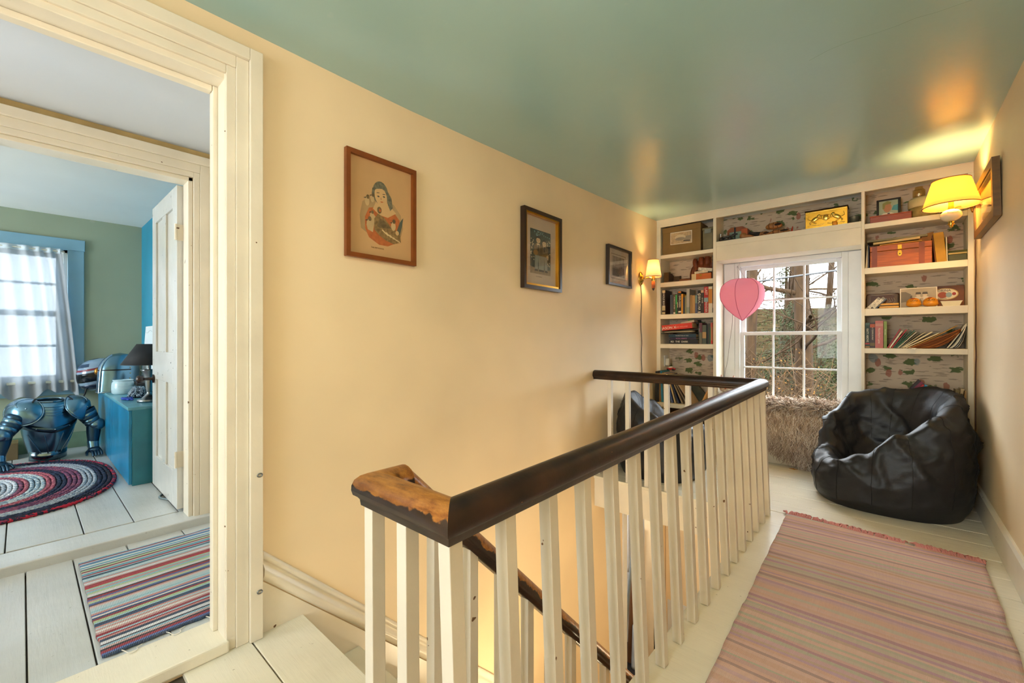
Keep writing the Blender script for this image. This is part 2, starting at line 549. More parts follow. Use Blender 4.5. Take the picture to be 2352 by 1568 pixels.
# ---- bedroom shell
XF, YT, ZB = -5.55, .78, .085
bf = struct(MB().box(XF, XV - .1, -2.6, YT, -.1, .06).build('floor_bedroom', M_GAP))
ys = [-2.6, -2.38, -2.12, -1.9, -1.66, -1.42, -1.2, -.96, -.74, -.5, -.28, -.052, .205, .395, .585, .78]
for a, c in zip(ys, ys[1:]):
    plank(XF + .002, XV - .132, a + g * 1.1, c - g * 1.1, bf, M_FLOOR2, ZB, .024)
WB0, WB1, WZ0, WZ1 = -.93, .27, .70, 1.86               # bedroom window opening
b = MB().box(XF - .12, XF, -2.7, WB0, -.1, 2.4).box(XF - .12, XF, WB1, .9, -.1, 2.4).box(XF - .12, XF, WB0, WB1, -.1, WZ0).box(XF - .12, XF, WB0, WB1, WZ1, 2.4)
struct(b.build('wall_far', M_GREEN))
struct(MB().box(XF, XV - .11, YT, YT + .1, -.1, 2.4).build('wall_bedroom_right', M_TEAL))
b = MB().box(XF, -5.0, -2.7, -2.6, -.1, 2.4).box(-3.6, XV, -2.7, -2.6, -.1, 2.4).box(-5.0, -3.6, -2.7, -2.6, -.1, .65).box(-5.0, -3.6, -2.7, -2.6, 1.95, 2.4)
struct(b.build('wall_bedroom_left', M_GREEN))
struct(MB().box(XF - .1, XV - .1, -2.7, .88, 2.165, 2.26).build('ceiling_bedroom', m_wall('white_bedroom_ceiling', '#f3efe8', .03, .6)))
struct(MB().box(XF - .1, XV, -2.7, .88, 2.3, 2.4).build('sky_cover_bedroom', M_GREYCEIL))  # unseen top cover that keeps sky light out of the bedroom
struct(MB().box(XF, XF + .018, -2.6, .78, ZB, ZB + .14).build('baseboard_far', P('#6f8a70', .5)))

# ---- hall below the stairs
struct(MB().box(-2.6, XR, .2, YW, -2.7, -2.55).build('floor_lower', P('#8a6a48', .5)))
struct(MB().box(-1.86, XR, .28, .4, -2.6, -.2).build('wall_lower_near', M_WALL))
cl = MB().box(-2.75, -2.62, 3.2, 4.5, -2.6, -.2).box(-2.7, -1.8, 3.2, 3.3, -2.6, -.2).box(-2.7, -1.8, 4.38, 4.5, -2.6, -.2).box(-2.7, -1.8, 3.2, 4.5, -.33, -.2)
struct(cl.build('wall_closet', M_WHITE))
struct(MB().box(-2.6, -1.88, 3.3, 4.38, -2.55, -2.25).build('floor_closet', P('#26262a', .8)))
b = MB().box(-1.775, -1.73, 3.425, 3.50, -2.55, -.40).box(-1.775, -1.73, 4.16, 4.25, -2.55, -.40).box(-1.775, -1.73, 3.425, 4.25, -.40, -.33)
struct(b.build('trim_9', M_WHITE, bevel=.004))
struct(MB().box(-1.73, XR, YW - .016, YW, -2.55, -1.62).build('trim_10', M_WHITE))

# ---------------------------------------------------------------- windows
def m_glass():
    t = NT('window_glass'); t.t.nodes.remove(t.b)
    tr = t.n('ShaderNodeBsdfTransparent'); tr.inputs[0].default_value = (.97, .98, .98, 1)
    gl = t.n('ShaderNodeBsdfGlossy', Roughness=0.02)
    fr = t.n('ShaderNodeLayerWeight', Blend=0.5)
    mx = t.n('ShaderNodeMixShader')
    t.l(t.math('ADD', t.math('MULTIPLY', t.math('POWER', fr.outputs['Facing'], 4.0), .45), .006), mx.inputs[0]); t.l(tr.outputs[0], mx.inputs[1]); t.l(gl.outputs[0], mx.inputs[2])
    t.l(mx.outputs[0], t.out.inputs[0]); return t.mat


M_GLASS = m_glass()


def sash(parent, ax, a0, a1, z0, z1, d0, d1, cols, rows, mat, st=.035, mun=.014, bot=None, top=None):
    """one sash; ax 'y' lies across X at depth y, ax 'x' lies across Y at depth x"""
    bot = bot or st; top = top or st
    def bx(b, p0, p1, q0, q1, e0, e1):
        return b.box(p0, p1, e0, e1, q0, q1) if ax == 'y' else b.box(e0, e1, p0, p1, q0, q1)
    b = MB()
    bx(b, a0, a0 + st, z0, z1, d0, d1); bx(b, a1 - st, a1, z0, z1, d0, d1)
    bx(b, a0 + st, a1 - st, z0, z0 + bot, d0, d1); bx(b, a0 + st, a1 - st, z1 - top, z1, d0, d1)
    s = b.build('sash', mat, parent, bevel=.003)
    ia, ib, ja, jb = a0 + st, a1 - st, z0 + bot, z1 - top
    for i in range(1, cols):
        p = ia + (ib - ia) * i / cols
        bx(MB(), p - mun / 2, p + mun / 2, ja, jb, d0 + .004, d1 - .004).build('muntin', mat, s)
    for i in range(1, rows):
        p = ja + (jb - ja) * i / rows
        bx(MB(), ia, ib, p - mun / 2, p + mun / 2, d0 + .005, d1 - .005).build('muntin', mat, s)
    dm = (d0 + d1) / 2
    for i in range(cols):
        for j in range(rows):
            p0 = ia + (ib - ia) * i / cols; p1 = ia + (ib - ia) * (i + 1) / cols
            q0 = ja + (jb - ja) * j / rows; q1 = ja + (jb - ja) * (j + 1) / rows
            bx(MB(), p0, p1, q0, q1, dm - .0015, dm + .0015).build('pane', M_GLASS, s)
    return s


# window_1: six-over-six in the recess of the bookcase
w1 = thing('window_1', None, None, (-.675, YW, .44)); struct(w1)
b = MB().box(-1.095, -1.052, YW - .012, YW + .09, .44, 1.775).box(-.298, -.255, YW - .012, YW + .09, .44, 1.775).box(-1.052, -.298, YW - .012, YW + .09, 1.735, 1.775)
b.box(-1.052, -.298, YW - .012, YW + .09, .44, .462)
b.build('window_frame', M_WHITE, w1, bevel=.003)
MB().box(-1.185, -1.095, YW - .02, YW, .45, 1.77).build('side_panel', M_WHITE, w1, bevel=.003)
MB().box(-.255, -.172, YW - .02, YW, .45, 1.77).build('side_panel', M_WHITE, w1, bevel=.003)
sash(w1, 'y', -1.052, -.298, 1.10, 1.735, YW + .048, YW + .078, 3, 2, M_WHITE, .036, .014, .03, .03)
sash(w1, 'y', -1.052, -.298, .462, 1.13, YW + .012, YW + .042, 3, 2, M_WHITE, .032, .014, .05, .03)

# window_2: bedroom window
w2 = thing('window_2', None, None, (XF, -.33, WZ0)); struct(w2)
b = MB().box(XF, XF + .022, WB1, WB1 + .105, WZ0, WZ1).box(XF, XF + .022, WB0 - .105, WB0, WZ0, WZ1)
b.box(XF, XF + .028, WB0 - .12, WB1 + .11, WZ1, WZ1 + .10).box(XF, XF + .02, WB0 - .105, WB1 + .105, WZ0 - .13, WZ0 - .02)
b.build('window_casing', M_BLUETRIM, w2, bevel=.003)
MB().box(XF - .03, XF + .05, WB0 - .12, WB1 + .115, WZ0 - .022, WZ0).build('window_sill', P('#cfd2c4', .5), w2, bevel=.004)
MB().box(XF - .1, XF, WB0, WB0 + .025, WZ0, WZ1).box(XF - .1, XF, WB1 - .025, WB1, WZ0, WZ1).box(XF - .1, XF, WB0, WB1, WZ1 - .025, WZ1).build('window_frame', M_WHITE, w2)
sash(w2, 'x', WB0 + .025, WB1 - .025, 1.27, WZ1 - .025, XF - .09, XF - .06, 3, 2, M_WHITE, .045, .02)
sash(w2, 'x', WB0 + .025, WB1 - .025, WZ0, 1.31, XF - .055, XF - .025, 3, 2, M_WHITE, .045, .02)
# unseen windows; those of bedroom and vestibule are added for daylight
w3 = thing('window_3', None, None, (-.7, -2.2, .65)); struct(w3)
sash(w3, 'y', -1.2, -.2, 1.22, 1.85, -2.31, -2.28, 3, 2, M_WHITE); sash(w3, 'y', -1.2, -.2, .65, 1.26, -2.27, -2.24, 3, 2, M_WHITE)
w4 = thing('added_window_4', None, None, (-4.3, -2.6, .65)); struct(w4)
sash(w4, 'y', -5.0, -3.6, .65, 1.95, -2.68, -2.64, 3, 3, M_WHITE)
w5 = thing('added_window_5', None, None, (-2.35, -1.1, .7)); struct(w5)
sash(w5, 'y', -2.65, -2.05, .8, 1.8, -1.17, -1.13, 2, 3, M_WHITE)

# door_1: four-panel bedroom door standing open along the teal wall
d1 = thing('door_1', None, None, (-2.99, .56, .10)); struct(d1)
dx0, dx1, dy0, dy1, dz0, dz1 = -3.70, -3.015, .575, .612, .10, 1.9265
def dbox(x0, x1, z0, z1, nm='rail'):
    e_ = .0012 if nm == 'mullion' else 0
    MB().box(x0, x1, dy0 + e_, dy1 - e_, z0, z1).build(nm, M_DOOR, d1, bevel=.002)
M_DOOR = m_paint('door_gloss_paint', '#d6d5cf', .22, bump=.2, grain=(6, 6, .6))
dbox(dx0, dx0 + .105, dz0, dz1, 'stile'); dbox(dx1 - .105, dx1, dz0, dz1, 'stile')
xm = (dx0 + dx1) / 2
dbox(xm - .05, xm + .05, dz0 + .2, dz1 - .11, 'mullion')
for z0, z1 in ((dz0, dz0 + .2), (.80, .98), (dz1 - .11, dz1)): dbox(dx0 + .105, dx1 - .105, z0, z1)
for x0, x1 in ((dx0 + .1, xm - .045), (xm + .045, dx1 - .1)):
    for z0, z1 in ((dz0 + .195, .805), (.975, dz1 - .105)):
        MB().box(x0, x1, dy0 + .012, dy1 - .012, z0, z1).build('panel', M_DOOR, d1, bevel=.004)
M_KNOB = P('#2a1712', .25)
mr = Matrix.Rotation(PI / 2, 4, 'X')
kb = MB(); kx, kz = dx0 + .055, .80
kb.lathe([(0, 0), (.028, .001), (.028, .008), (.011, .012), (.009, .05), (.02, .056), (.028, .07), (.024, .084), (.01, .092), (0, .093)], 18, (kx, dy0, kz), M=mr.to_3x3())
tag(kb.build('knob', M_KNOB, d1), 'dark brown door knob')
for hz in (.38, 1.66):
    hb = MB().box(dx1 - .002, dx1 + .002, dy0 - .002, dy1 + .002, hz - .045, hz + .045)
    hb.tube([(dx1 + .004, dy0 - .006, hz - .045), (dx1 + .004, dy0 - .006, hz + .045)], .006, 8)
    hb.build('hinge', M_TRIM, d1)

# ---------------------------------------------------------------- stair with moulded skirt board
RIS, RUN, Y0S = .245, .235, .714
st = struct(MB().box(-.86, -.83, .72, .73, -.2, -.19).build('stair', M_TRIM, org=(-1.26, .72, -.3)))
for k in range(1, 9):
    ya, z = Y0S + RUN * (k - 1), -RIS * k
    MB().box(-1.70, -.80, ya - .02, ya + RUN, z - .028, z).build('tread', M_FLOOR, st, bevel=.006)
    MB().box(-1.69, -.81, ya - .04, ya - .02, z, z + RIS - .028).build('riser', M_TRIM, st)
sl = -.955
yb = 2.75
zt = lambda y: .288 + sl * (y - .579)
b = MB().prism([(.572, zt(.572) - .11), (yb, zt(yb) - .11), (yb, zt(yb) - .65), (.9, zt(.9) - .65), (.572, -.02)], -1.75, -1.695, 'x')
b.build('skirt_board', M_TRIM, st)
pr = [(0, -.105), (.02, -.105), (.034, -.085), (.036, -.06), (.02, -.045), (.016, -.03), (.026, -.022), (.026, -.004), (.02, 0), (0, 0)]
MB().sweep([(-1.715, .572, zt(.572)), (-1.735, yb, zt(yb))], [(p[0], p[1]) for p in pr]).build('skirt_moulding', M_TRIM, st)
MB().prism([(.70, -.06), (.76, .03), (2.75, -1.99), (2.75, -2.25), (.70, -.30)], -.865, -.825, 'x').build('outer_string', M_TRIM, st)


# ---------------------------------------------------------------- banister
def m_rail(name, worn):
    t = NT(name); v = t.coord(); g = t.coord((22, 22, 22) if not worn else (9, 30, 30))
    dark = t.ramp(t.noise(v, 12, 4).outputs[0], [(.3, lin('#1a100c')), (.7, lin('#3a2419'))])
    wood = t.ramp(t.noise(g, 2.2, 6, .7).outputs[0], [(.28, lin('#4c2608')), (.45, lin('#93571c')), (.7, lin('#c08136'))])
    if worn:
        ge = t.n('ShaderNodeNewGeometry'); sp = t.n('ShaderNodeSeparateXYZ'); t.l(ge.outputs['Normal'], sp.inputs[0])
        k = t.math('ADD', sp.outputs[2], t.math('MULTIPLY', t.math('SUBTRACT', t.noise(v, 26, 4).outputs[0], .5), 1.2 if worn == 2 else 1.4))
        f = t.ramp(k, [(.24 if worn == 2 else .06, (0, 0, 0)), (.32 if worn == 2 else .15, (1, 1, 1))])
        t.col(t.mix(f, dark, wood)); t.set(Roughness=.36)
    else:
        f = t.ramp(t.noise(t.coord((2.5, 2.5, 9)), 17, 3).outputs[0], [(.735, (0, 0, 0)), (.75, (1, 1, 1))])
        t.col(t.mix(f, dark, lin('#a9673a'))); t.set(Roughness=.31, Specular__IOR__Level=.4)
    t.bump(t.noise(g, 4, 4).outputs[0], .12, .003)
    return t.mat


M_RAIL, M_WORN, M_WORN2 = m_rail('dark_rail_varnish', 0), m_rail('worn_rail_end', 2), m_rail('half_worn_rail', 1)
PROF = [(-.022, -.036), (.022, -.036), (.0235, -.024), (.027, -.019), (.034, -.014), (.0365, -.004), (.036, .006), (.032, .018), (.023, .027), (.012, .032), (0, .034),
        (-.012, .032), (-.023, .027), (-.032, .018), (-.036, .006), (-.0365, -.004), (-.034, -.014), (-.027, -.019), (-.0235, -.024)]
ZR = .735
bn = thing('banister', 'white square-balustered banister with a dark brown handrail around the stairwell', 'banister', (-.57, 1.7, 0))
XT, XB = -.585, -.557
MB().sweep([(XT, .5, ZR), (XT - .004, 2.96, .785)], PROF, ends=((1, 0, 0), (-1, 0, 0))).build('handrail', M_RAIL, bn)
# mitre both ends into neighbours
tag(MB().sweep([(XT - .004, 2.96, .785), (wl(2.95) - .005, 2.955, .788)], PROF, ends=((0, 1, 0), None)).build('handrail', M_RAIL, bn), 'dark handrail of the far short side meeting the wall')
XD = -.828
o = MB().sweep([(XD, .575, ZR), (XD, .5, ZR), (XT, .5, ZR)], PROF, ends=(None, (0, 1, 0))).build('handrail_end', M_WORN, bn)
tag(o, 'rail end worn down to bare orange wood')
o = MB().sweep([(XD, .573, ZR), (XD, 2.7, ZR - 2.12)], PROF).build('stair_handrail', M_WORN2, bn)
tag(o, 'sloping stair handrail worn orange on top')


def baluster(x0, y0, z0, x1, y1, z1, s=.0155):
    b = MB().hexa([(x0 - s, y0 - s, z0), (x0 + s, y0 - s, z0), (x0 + s, y0 + s, z0), (x0 - s, y0 + s, z0),
                   (x1 - s, y1 - s, z1), (x1 + s, y1 - s, z1), (x1 + s, y1 + s, z1), (x1 - s, y1 + s, z1)])
    return b.build('baluster', M_BAL, bn, bevel=.0015)


for k in range(18):
    y = .5 + 2.46 * k / 17
    baluster(XB, y + .004, 0, XT, y, .703 + .05 * k / 17)
for k in range(1, 8):
    x = XT - k * .1455
    baluster(x, 2.966, 0, x, 2.957, .753)
for x in (-.712, -.832):
    baluster(x + .006, .5, 0, x, .5, .702)
for k in range(16):
    y = .66 + .1175 * k
    n = max(1, math.floor((y - Y0S) / RUN) + 1)
    if y < Y0S: n = 0
    baluster(XD, y, -RIS * n - (.0 if n else 0), XD, y, ZR - .012 - (y - .573) * .997, .0145)

# ---------------------------------------------------------------- wallpaper (faded scenic toile)
def m_wallpaper():
    t = NT('scenic_wallpaper'); v = t.coord((1, 1, 1))
    sw = t.coord((1, 1, 1.6)); st = t.coord((3.2, 3.2, 24))
    base = lin('#d6c2a8')
    def blobs(vec, scale, lo, hi, seed_lo, seed_hi, wob=.35):
        nz = t.noise(vec, scale * 3.4, 4)
        x = t.n('ShaderNodeVectorMath', _operation='ADD'); t.l(vec, x.inputs[0])
        s = t.n('ShaderNodeVectorMath', _operation='SCALE'); t.l(nz.outputs['Color'], s.inputs[0]); s.inputs['Scale'].default_value = wob / scale
        t.l(s.outputs[0], x.inputs[1])
        vo = t.n('ShaderNodeTexVoronoi', Scale=scale); t.l(x.outputs[0], vo.inputs['Vector'])
        m = t.ramp(vo.outputs['Distance'], [(lo, (1, 1, 1)), (hi, (0, 0, 0))])
        sp = t.n('ShaderNodeSeparateColor'); t.l(vo.outputs['Color'], sp.inputs[0])
        k = t.math('MULTIPLY', t.math('GREATER_THAN', sp.outputs[0], seed_lo), t.math('LESS_THAN', sp.outputs[0], seed_hi))
        return t.math('MULTIPLY', m, k), sp
    c = t.ramp(t.noise(v, 3, 3).outputs[0], [(.3, tuple(x * .9 for x in base)), (.7, base)])
    f, _ = blobs(st, 3.4, .30, .35, .08, .80, .6)
    c = t.mix(t.math('MULTIPLY', f, .55), c, lin('#6d5a48'))
    f, _ = blobs(sw, 9.2, .33, .38, .34, .90, .75)
    c = t.mix(t.math('MULTIPLY', f, .95), c, lin('#566834'))
    f, _ = blobs(t.coord((1.7, 1.7, 1)), 9.0, .27, .31, .04, .30, .25)
    c = t.mix(t.math('MULTIPLY', f, .75), c, lin('#a5563f'))
    f, _ = blobs(t.coord((1.3, 1.3, 1.1)), 6.3, .22, .27, .70, .90, .15)
    c = t.mix(t.math('MULTIPLY', f, .6), c, lin('#5f7f86'))
    f, _ = blobs(t.coord((1.2, 1.2, 1)), 5.1, .26, .32, .25, .50, .1)
    c = t.mix(t.math('MULTIPLY', f, .4), c, lin('#7f7058'))
    t.col(c); t.set(Roughness=.75); return t.mat


M_PAPERED = m_wallpaper()
# ---------------------------------------------------------------- built-in bookcase around the window
bk = thing('built_in_bookcase', 'cream painted built-in bookcase with papered backs around the window', 'bookcase', (-.67, YB, .45))
LX = (wl(4.18), -1.713, -1.220, -1.193); RX = (-.165, -.145, .390, XR)
ZT = 2.262
LZ = [(2.166, 2.262), (1.858, 1.893), (1.578, 1.622), (1.263, 1.307), (.975, 1.017)]      # boards of the left bay, top down
RZ = [(2.185, 2.262), (1.888, 1.925), (1.548, 1.594), (1.236, 1.288), (.955, .994)]
def bkbox(name, x0, x1, y0, y1, z0, z1, mat=None, bev=.002): return MB().box(x0, x1, y0, y1, z0, z1).build(name, mat or M_SHELF, bk, bevel=bev)
for x0, x1 in ((LX[0], LX[1]), (LX[2], LX[3]), (RX[0], RX[1]), (RX[2], RX[3])):
    bkbox('stile', x0, x1, YB, YW - .001, .45, ZT)
bkbox('top_rail', LX[0] + .001, RX[3] - .001, YB - .002, YB + .018, 2.17, ZT + .002)
bkbox('crown_strip', LX[0], RX[3], YB - .010, YB - .002, 2.235, ZT - .001)
for z0, z1 in LZ[1:]: bkbox('shelf', LX[1], LX[2], YB, YW - .004, z0, z1)
for z0, z1 in RZ[1:]: bkbox('shelf', RX[1], RX[2], YB, YW - .004, z0, z1)
bkbox('shelf', LX[3], RX[0], YB, YW - .004, 1.906, 1.951)
bkbox('window_header', LX[3], RX[0], YB + .002, YW - .022, 1.775, 1.906)
for x0, x1, z0, z1 in ((LX[1], LX[2], .45, 2.2), (RX[1], RX[2], .45, 2.2), (LX[3], RX[0], 1.95, 2.2)):
    bkbox('papered_back', x0, x1, YW - .006, YW - .0005, z0, z1, M_PAPERED, 0)
# low cupboard under the left bay, bench under the window and base of the right bay
bkbox('bench_top', LX[3], RX[0], 4.262, YW - .013, .42, .449)
bkbox('bench_front', LX[3], RX[0], 4.275, 4.29, .13, .42)
bkbox('bench_baseboard', LX[3], RX[0], 4.262, 4.275, .0, .13)
bkbox('cupboard_top', LX[0] + .002, LX[2] + .03, 4.02, YW - .002, .42, .455)
bkbox('cupboard_side', LX[2] - .01, LX[2] + .02, 4.04, YW - .002, 0, .42)
bkbox('cupboard_back', LX[0] + .004, LX[2] - .01, YW - .02, YW - .004, 0, .42, P('#4c3a2a', .8))
bkbox('cupboard_top', RX[0], RX[3], YB, YW - .002, .42, .449)
bkbox('cupboard_front', RX[0], RX[3], YB + .01, YB + .03, 0, .42)

# ---------------------------------------------------------------- books
M_PAGES = P('#cdb48a', .8, var=.1, vs=120, stretch=(1, 1, 1))
M_INK_W, M_INK_D, M_INK_Y = P('#e9e2d0', .6, var=.03), P('#1d1a18', .6, var=.03), P('#d9b25a', .5, var=.03)


def book(x, w, y, d, z, h, col, label, group, lean=0, turn=0, title=None, ink=None, tsize=None, band=None, flat=None, rough=.5, pages=None, name='book'):
    """upright book, spine at y facing -Y; lean tips it about its foot; flat='z' lays it on its side, spine to the viewer"""
    t = thing(name, label, 'book', (x, y, z), group)
    if flat:      # w = thickness (height lying), h = length along X
        M0 = Matrix.Translation((x, y, z)) @ Matrix.Rotation(turn, 4, 'Z') @ Matrix.Rotation(lean, 4, 'Y') @ Matrix.Rotation(PI / 2, 4, 'Y') @ Matrix.Translation((-w, 0, 0))
    else:
        M0 = Matrix.Translation((x, y, z)) @ Matrix.Rotation(turn, 4, 'Z') @ Matrix.Rotation(lean, 4, 'Y')
    if lean > 0 and not flat: M0 = Matrix.Translation((0, 0, w * math.sin(lean))) @ M0
    c = .0028
    b = MB(M0); b.box(0, w, 0, c, 0, h).box(0, c, c, d, 0, h).box(w - c, w, c, d, 0, h)
    cv = b.build('cover', P(col, rough, var=.06), t)
    MB(M0).box(c, w - c, c, d - .004, .003, h - .003).build('pages', pages or M_PAGES, t)
    if band:
        for (za, zb, bc) in band:
            MB(M0).box(.0006, w - .0006, -.0006, .0005, h * za, h * zb).build('spine_band', P(bc, .5, var=.05), cv)
    if title:
        for (body, pos, size, inkm) in title:
            Mt = M0 @ Matrix.Translation((w / 2, -.0008, h * pos)) @ frame_of((0, 0, 0), (0, 0, -1), (1, 0, 0))
            text(body, size, Mt, inkm, cv)
    return t


def lx(q): return -1.713 + (q - 167) * .000416          # left bay, enlargement column to X
GB = 'books standing on the second shelf from the bottom of the left bay'
z3, k3 = 1.307, .000423
yb3 = 4.20
rows = [
 (185, 265, 205, '#3a2417', 'dark brown book with cream bands on its spine, leftmost of the standing row', [(.02, .10, '#cdb682'), (.165, .36, '#cdb682'), (.89, .995, '#cdb682')], [('WHOLE BOOK', .62, .024, M_INK_W)], .17),
 (382, 448, 325, '#3d4654', 'slate blue clothbound book standing right of the gap on the shelf', None, None, .13),
 (455, 505, 315, '#5b4a3a', 'grey-brown book with pale spine lettering next to the slate blue one', [(.02, .09, '#d8cfb8')], [('STORIES OF THE SEA', .56, .013, M_INK_W)], .12),
 (507, 545, 332, '#1c6b3c', 'thin book with a bright green upper spine', [(.52, .99, '#3fae5a')], None, .12),
 (548, 568, 285, '#2c1c16', 'very thin dark book squeezed beside the orange-topped one', [(.3, .55, '#c8b28a')], None, .12),
 (572, 640, 255, '#1b1512', 'black book with orange top and white lettering on its spine', [(.93, .995, '#d9772a'), (.06, .13, '#e3d7bd')], [('EXPLORERS', .54, .022, M_INK_W)], .15),
 (642, 678, 322, '#e29a25', 'thin orange-yellow book right of the black orange-topped one', None, None, .13),
 (682, 724, 400, '#34343c', 'short dark slate book beside the thin orange-yellow one', None, None, .12),
 (727, 756, 365, '#8f8a5e', 'slim olive book left of the tall pale grey one', None, None, .12),
 (760, 828, 222, '#a9a597', 'tall pale grey book, tallest in the middle of the row', [(.04, .26, '#8b9481')], None, .16),
 (840, 884, 360, '#a07c48', 'tan paperback right of the tall pale grey book', None, None, .11),
 (888, 950, 370, '#b08a50', 'wider ochre-tan book with plain spine in the row', None, None, .12),
 (955, 1000, 370, '#56607a', 'muted violet and blue-green paperback in the row', [(.55, .98, '#7f9a90')], None, .11),
 (1008, 1074, 268, '#141211', 'black book with big white capital letters down its spine', [(.02, .07, '#d6cbb2'), (.82, .84, '#d6cbb2')], [('GIBRALTAR', .5, .031, M_INK_W)], .15),
 (1078, 1140, 265, '#3d3228', 'dark grey-brown book left of the red one', [(.88, .99, '#c9a58b')], [('OF THE', .55, .015, M_INK_W)], .15),
 (1146, 1234, 200, '#b3201c', 'bright red book with white lettering near the right end of the row', [(.42, .58, '#8fa6a5')], [('LAST', .82, .03, M_INK_W), ('READER', .22, .026, M_INK_W)], .17),
 (1240, 1322, 205, '#d9ccb2', 'white book with an orange spine panel in the standing row', [(.36, .91, '#c47d22')], None, .17),
 (1327, 1356, 200, '#403733', 'dark thin book at the right end of the row', [(.18, .34, '#c6a183')], None, .15)]
for (a, c, top, col, lab, band, title, dep) in rows:
    book(lx(a), (c - a) * .000416, yb3, dep, z3, (775 - top) * k3, col, lab, GB, band=band, title=title)

# lower shelf: pile lying flat, books standing behind
z4, k4 = 1.017, .000423
def zz4(q): return z4 + (1455 - q) * k4
GP = 'books in the flat pile of the left bay'
def lying(q0, q1, t0, t1, col, lab, d=.15, y=4.195, **kw):
    return book(lx(q0), (t1 - t0) * k4, y, d, zz4(t1), (q1 - q0) * .000416, col, lab, GP, flat=True, **kw)
def ft(body, size, x, z, parent, mat, y=4.194):
    text(body, size, frame_of((x, y, z), (1, 0, 0), (0, 0, 1)), mat, parent)
bA = lying(362, 1020, 1358, 1452, '#17171a', 'thick black book with pale lettering at the bottom of the pile')
ft('RD  THE  DARK', .024, lx(600), zz4(1405), bA, M_INK_W)
bB = lying(362, 985, 1307, 1355, '#2a1d33', 'thin purple-black paperback second from the bottom of the pile')
ft('BATTLE  HARBOUR', .012, lx(650), zz4(1331), bB, P('#c77fa8', .5))
bC = lying(350, 975, 1232, 1304, '#1e3946', 'dark teal hardback with small pale spine letters in the pile')
ft('THE BROTHERS OF TIDES', .011, lx(660), zz4(1268), bC, M_INK_W)
# black binder drooping over the pile, red paperback on top
bd = thing('binder', 'worn black ring binder lying on the dark teal hardback', 'binder', (lx(560), 4.19, zz4(1230)), None)
MB().grid(12, 2, lambda a, c: (lx(195 + 745 * a), 4.165 + .2 * c, zz4(1226) + .006 + .007 * math.sin(a * PI))).build('cover', P('#1d1b1b', .45), bd, thick=.005)
MB().grid(12, 2, lambda a, c: (lx(210 + 780 * a), 4.17 + .19 * c, zz4(1175) + .004 * math.sin(a * PI) + .016 * a)).build('cover', P('#1d1b1b', .45), bd, thick=.005)
MB().grid(12, 2, lambda a, c: (lx(260 + 640 * a), 4.18 + .17 * c, zz4(1200) + .005 + .008 * a)).build('papers', M_PAGES, bd, thick=.014)
jx = book(lx(215), 122 * k4, 4.17, .15, zz4(1150), 700 * .000416, '#c8321f', 'red paperback with white title lying on top of the pile', GP, flat=True, lean=-.075)
Mj = Matrix.Translation((lx(215), 4.17, zz4(1150))) @ Matrix.Rotation(-.075, 4, 'Y')
text('JASON X', .036, Mj @ frame_of((.07, -.001, .021), (1, 0, 0), (0, 0, 1)), M_INK_W, jx)
text('MARK HOLLAND', .016, Mj @ frame_of((.19, -.001, .021), (1, 0, 0), (0, 0, 1)), P('#e8a08a', .5), jx)
tag(MB(Mj).box(.012, .1, .01, .14, 122 * k4, 122 * k4 + .0008).build('cover_art', P('#d8a62c', .5), jx))
pa = MB(Matrix.Translation((lx(640), 4.2, zz4(1010))) @ Matrix.Rotation(-.17, 4, 'Y')).box(0, .125, 0, .16, 0, .02).build('paper_stack', P('#b9ad99', .7))
tag(pa, 'loose grey papers sloping on top of the red paperback', 'papers')
gx = thing('green_box', 'black box with a bright green end behind the book pile', 'box', (lx(800), 4.33, zz4(1000)))
MB().box(lx(795), lx(935), 4.30, 4.40, zz4(1000), zz4(905)).build('body', P('#191518', .5), gx)
tag(MB().box(lx(712), lx(795), 4.30, 4.40, zz4(1000), zz4(900)).build('end_panel', P('#3fae2f', .5), gx), 'bright green end')
br = book(lx(265), 82 * .000416, 4.32, .09, z4, 250 * k4, '#7d4a1e', 'brown book standing behind the left side of the pile', None)
GS = 'books standing right of the pile'
for (a, c, top, col, lab, band, y) in [
 (1000, 1034, 990, '#c9c2b2', 'pale book just right of the pile with a dark spine patch', [(.75, .98, '#2c2b33'), (.02, .6, '#5b5a48')], 4.24),
 (1038, 1096, 985, '#6a3b46', 'purple-brown paperback standing right of the pile', [(.02, .55, '#6f6b54')], 4.21),
 (1105, 1190, 1035, '#4d5648', 'dark grey-green book with a tan spine label', [(.30, .63, '#b58e58')], 4.205),
 (1192, 1218, 1020, '#17201f', 'slim black-green book beside the tan-labelled one', None, 4.215),
 (1221, 1262, 1000, '#37332b', 'dark brown book between two slim green ones', None, 4.21),
 (1264, 1284, 1000, '#2d7c4e', 'slim bright green book left of the red-striped one', [(.8, .99, '#6d5a55')], 4.21),
 (1286, 1322, 985, '#b86a4a', 'slim book with red ends at the right of the shelf', [(.02, .16, '#c22d26'), (.80, .99, '#c84a3c')], 4.205)]:
    book(lx(a), (c - a) * .000416, y, .14, z4, (1455 - top) * k4, col, lab, GS, band=band)

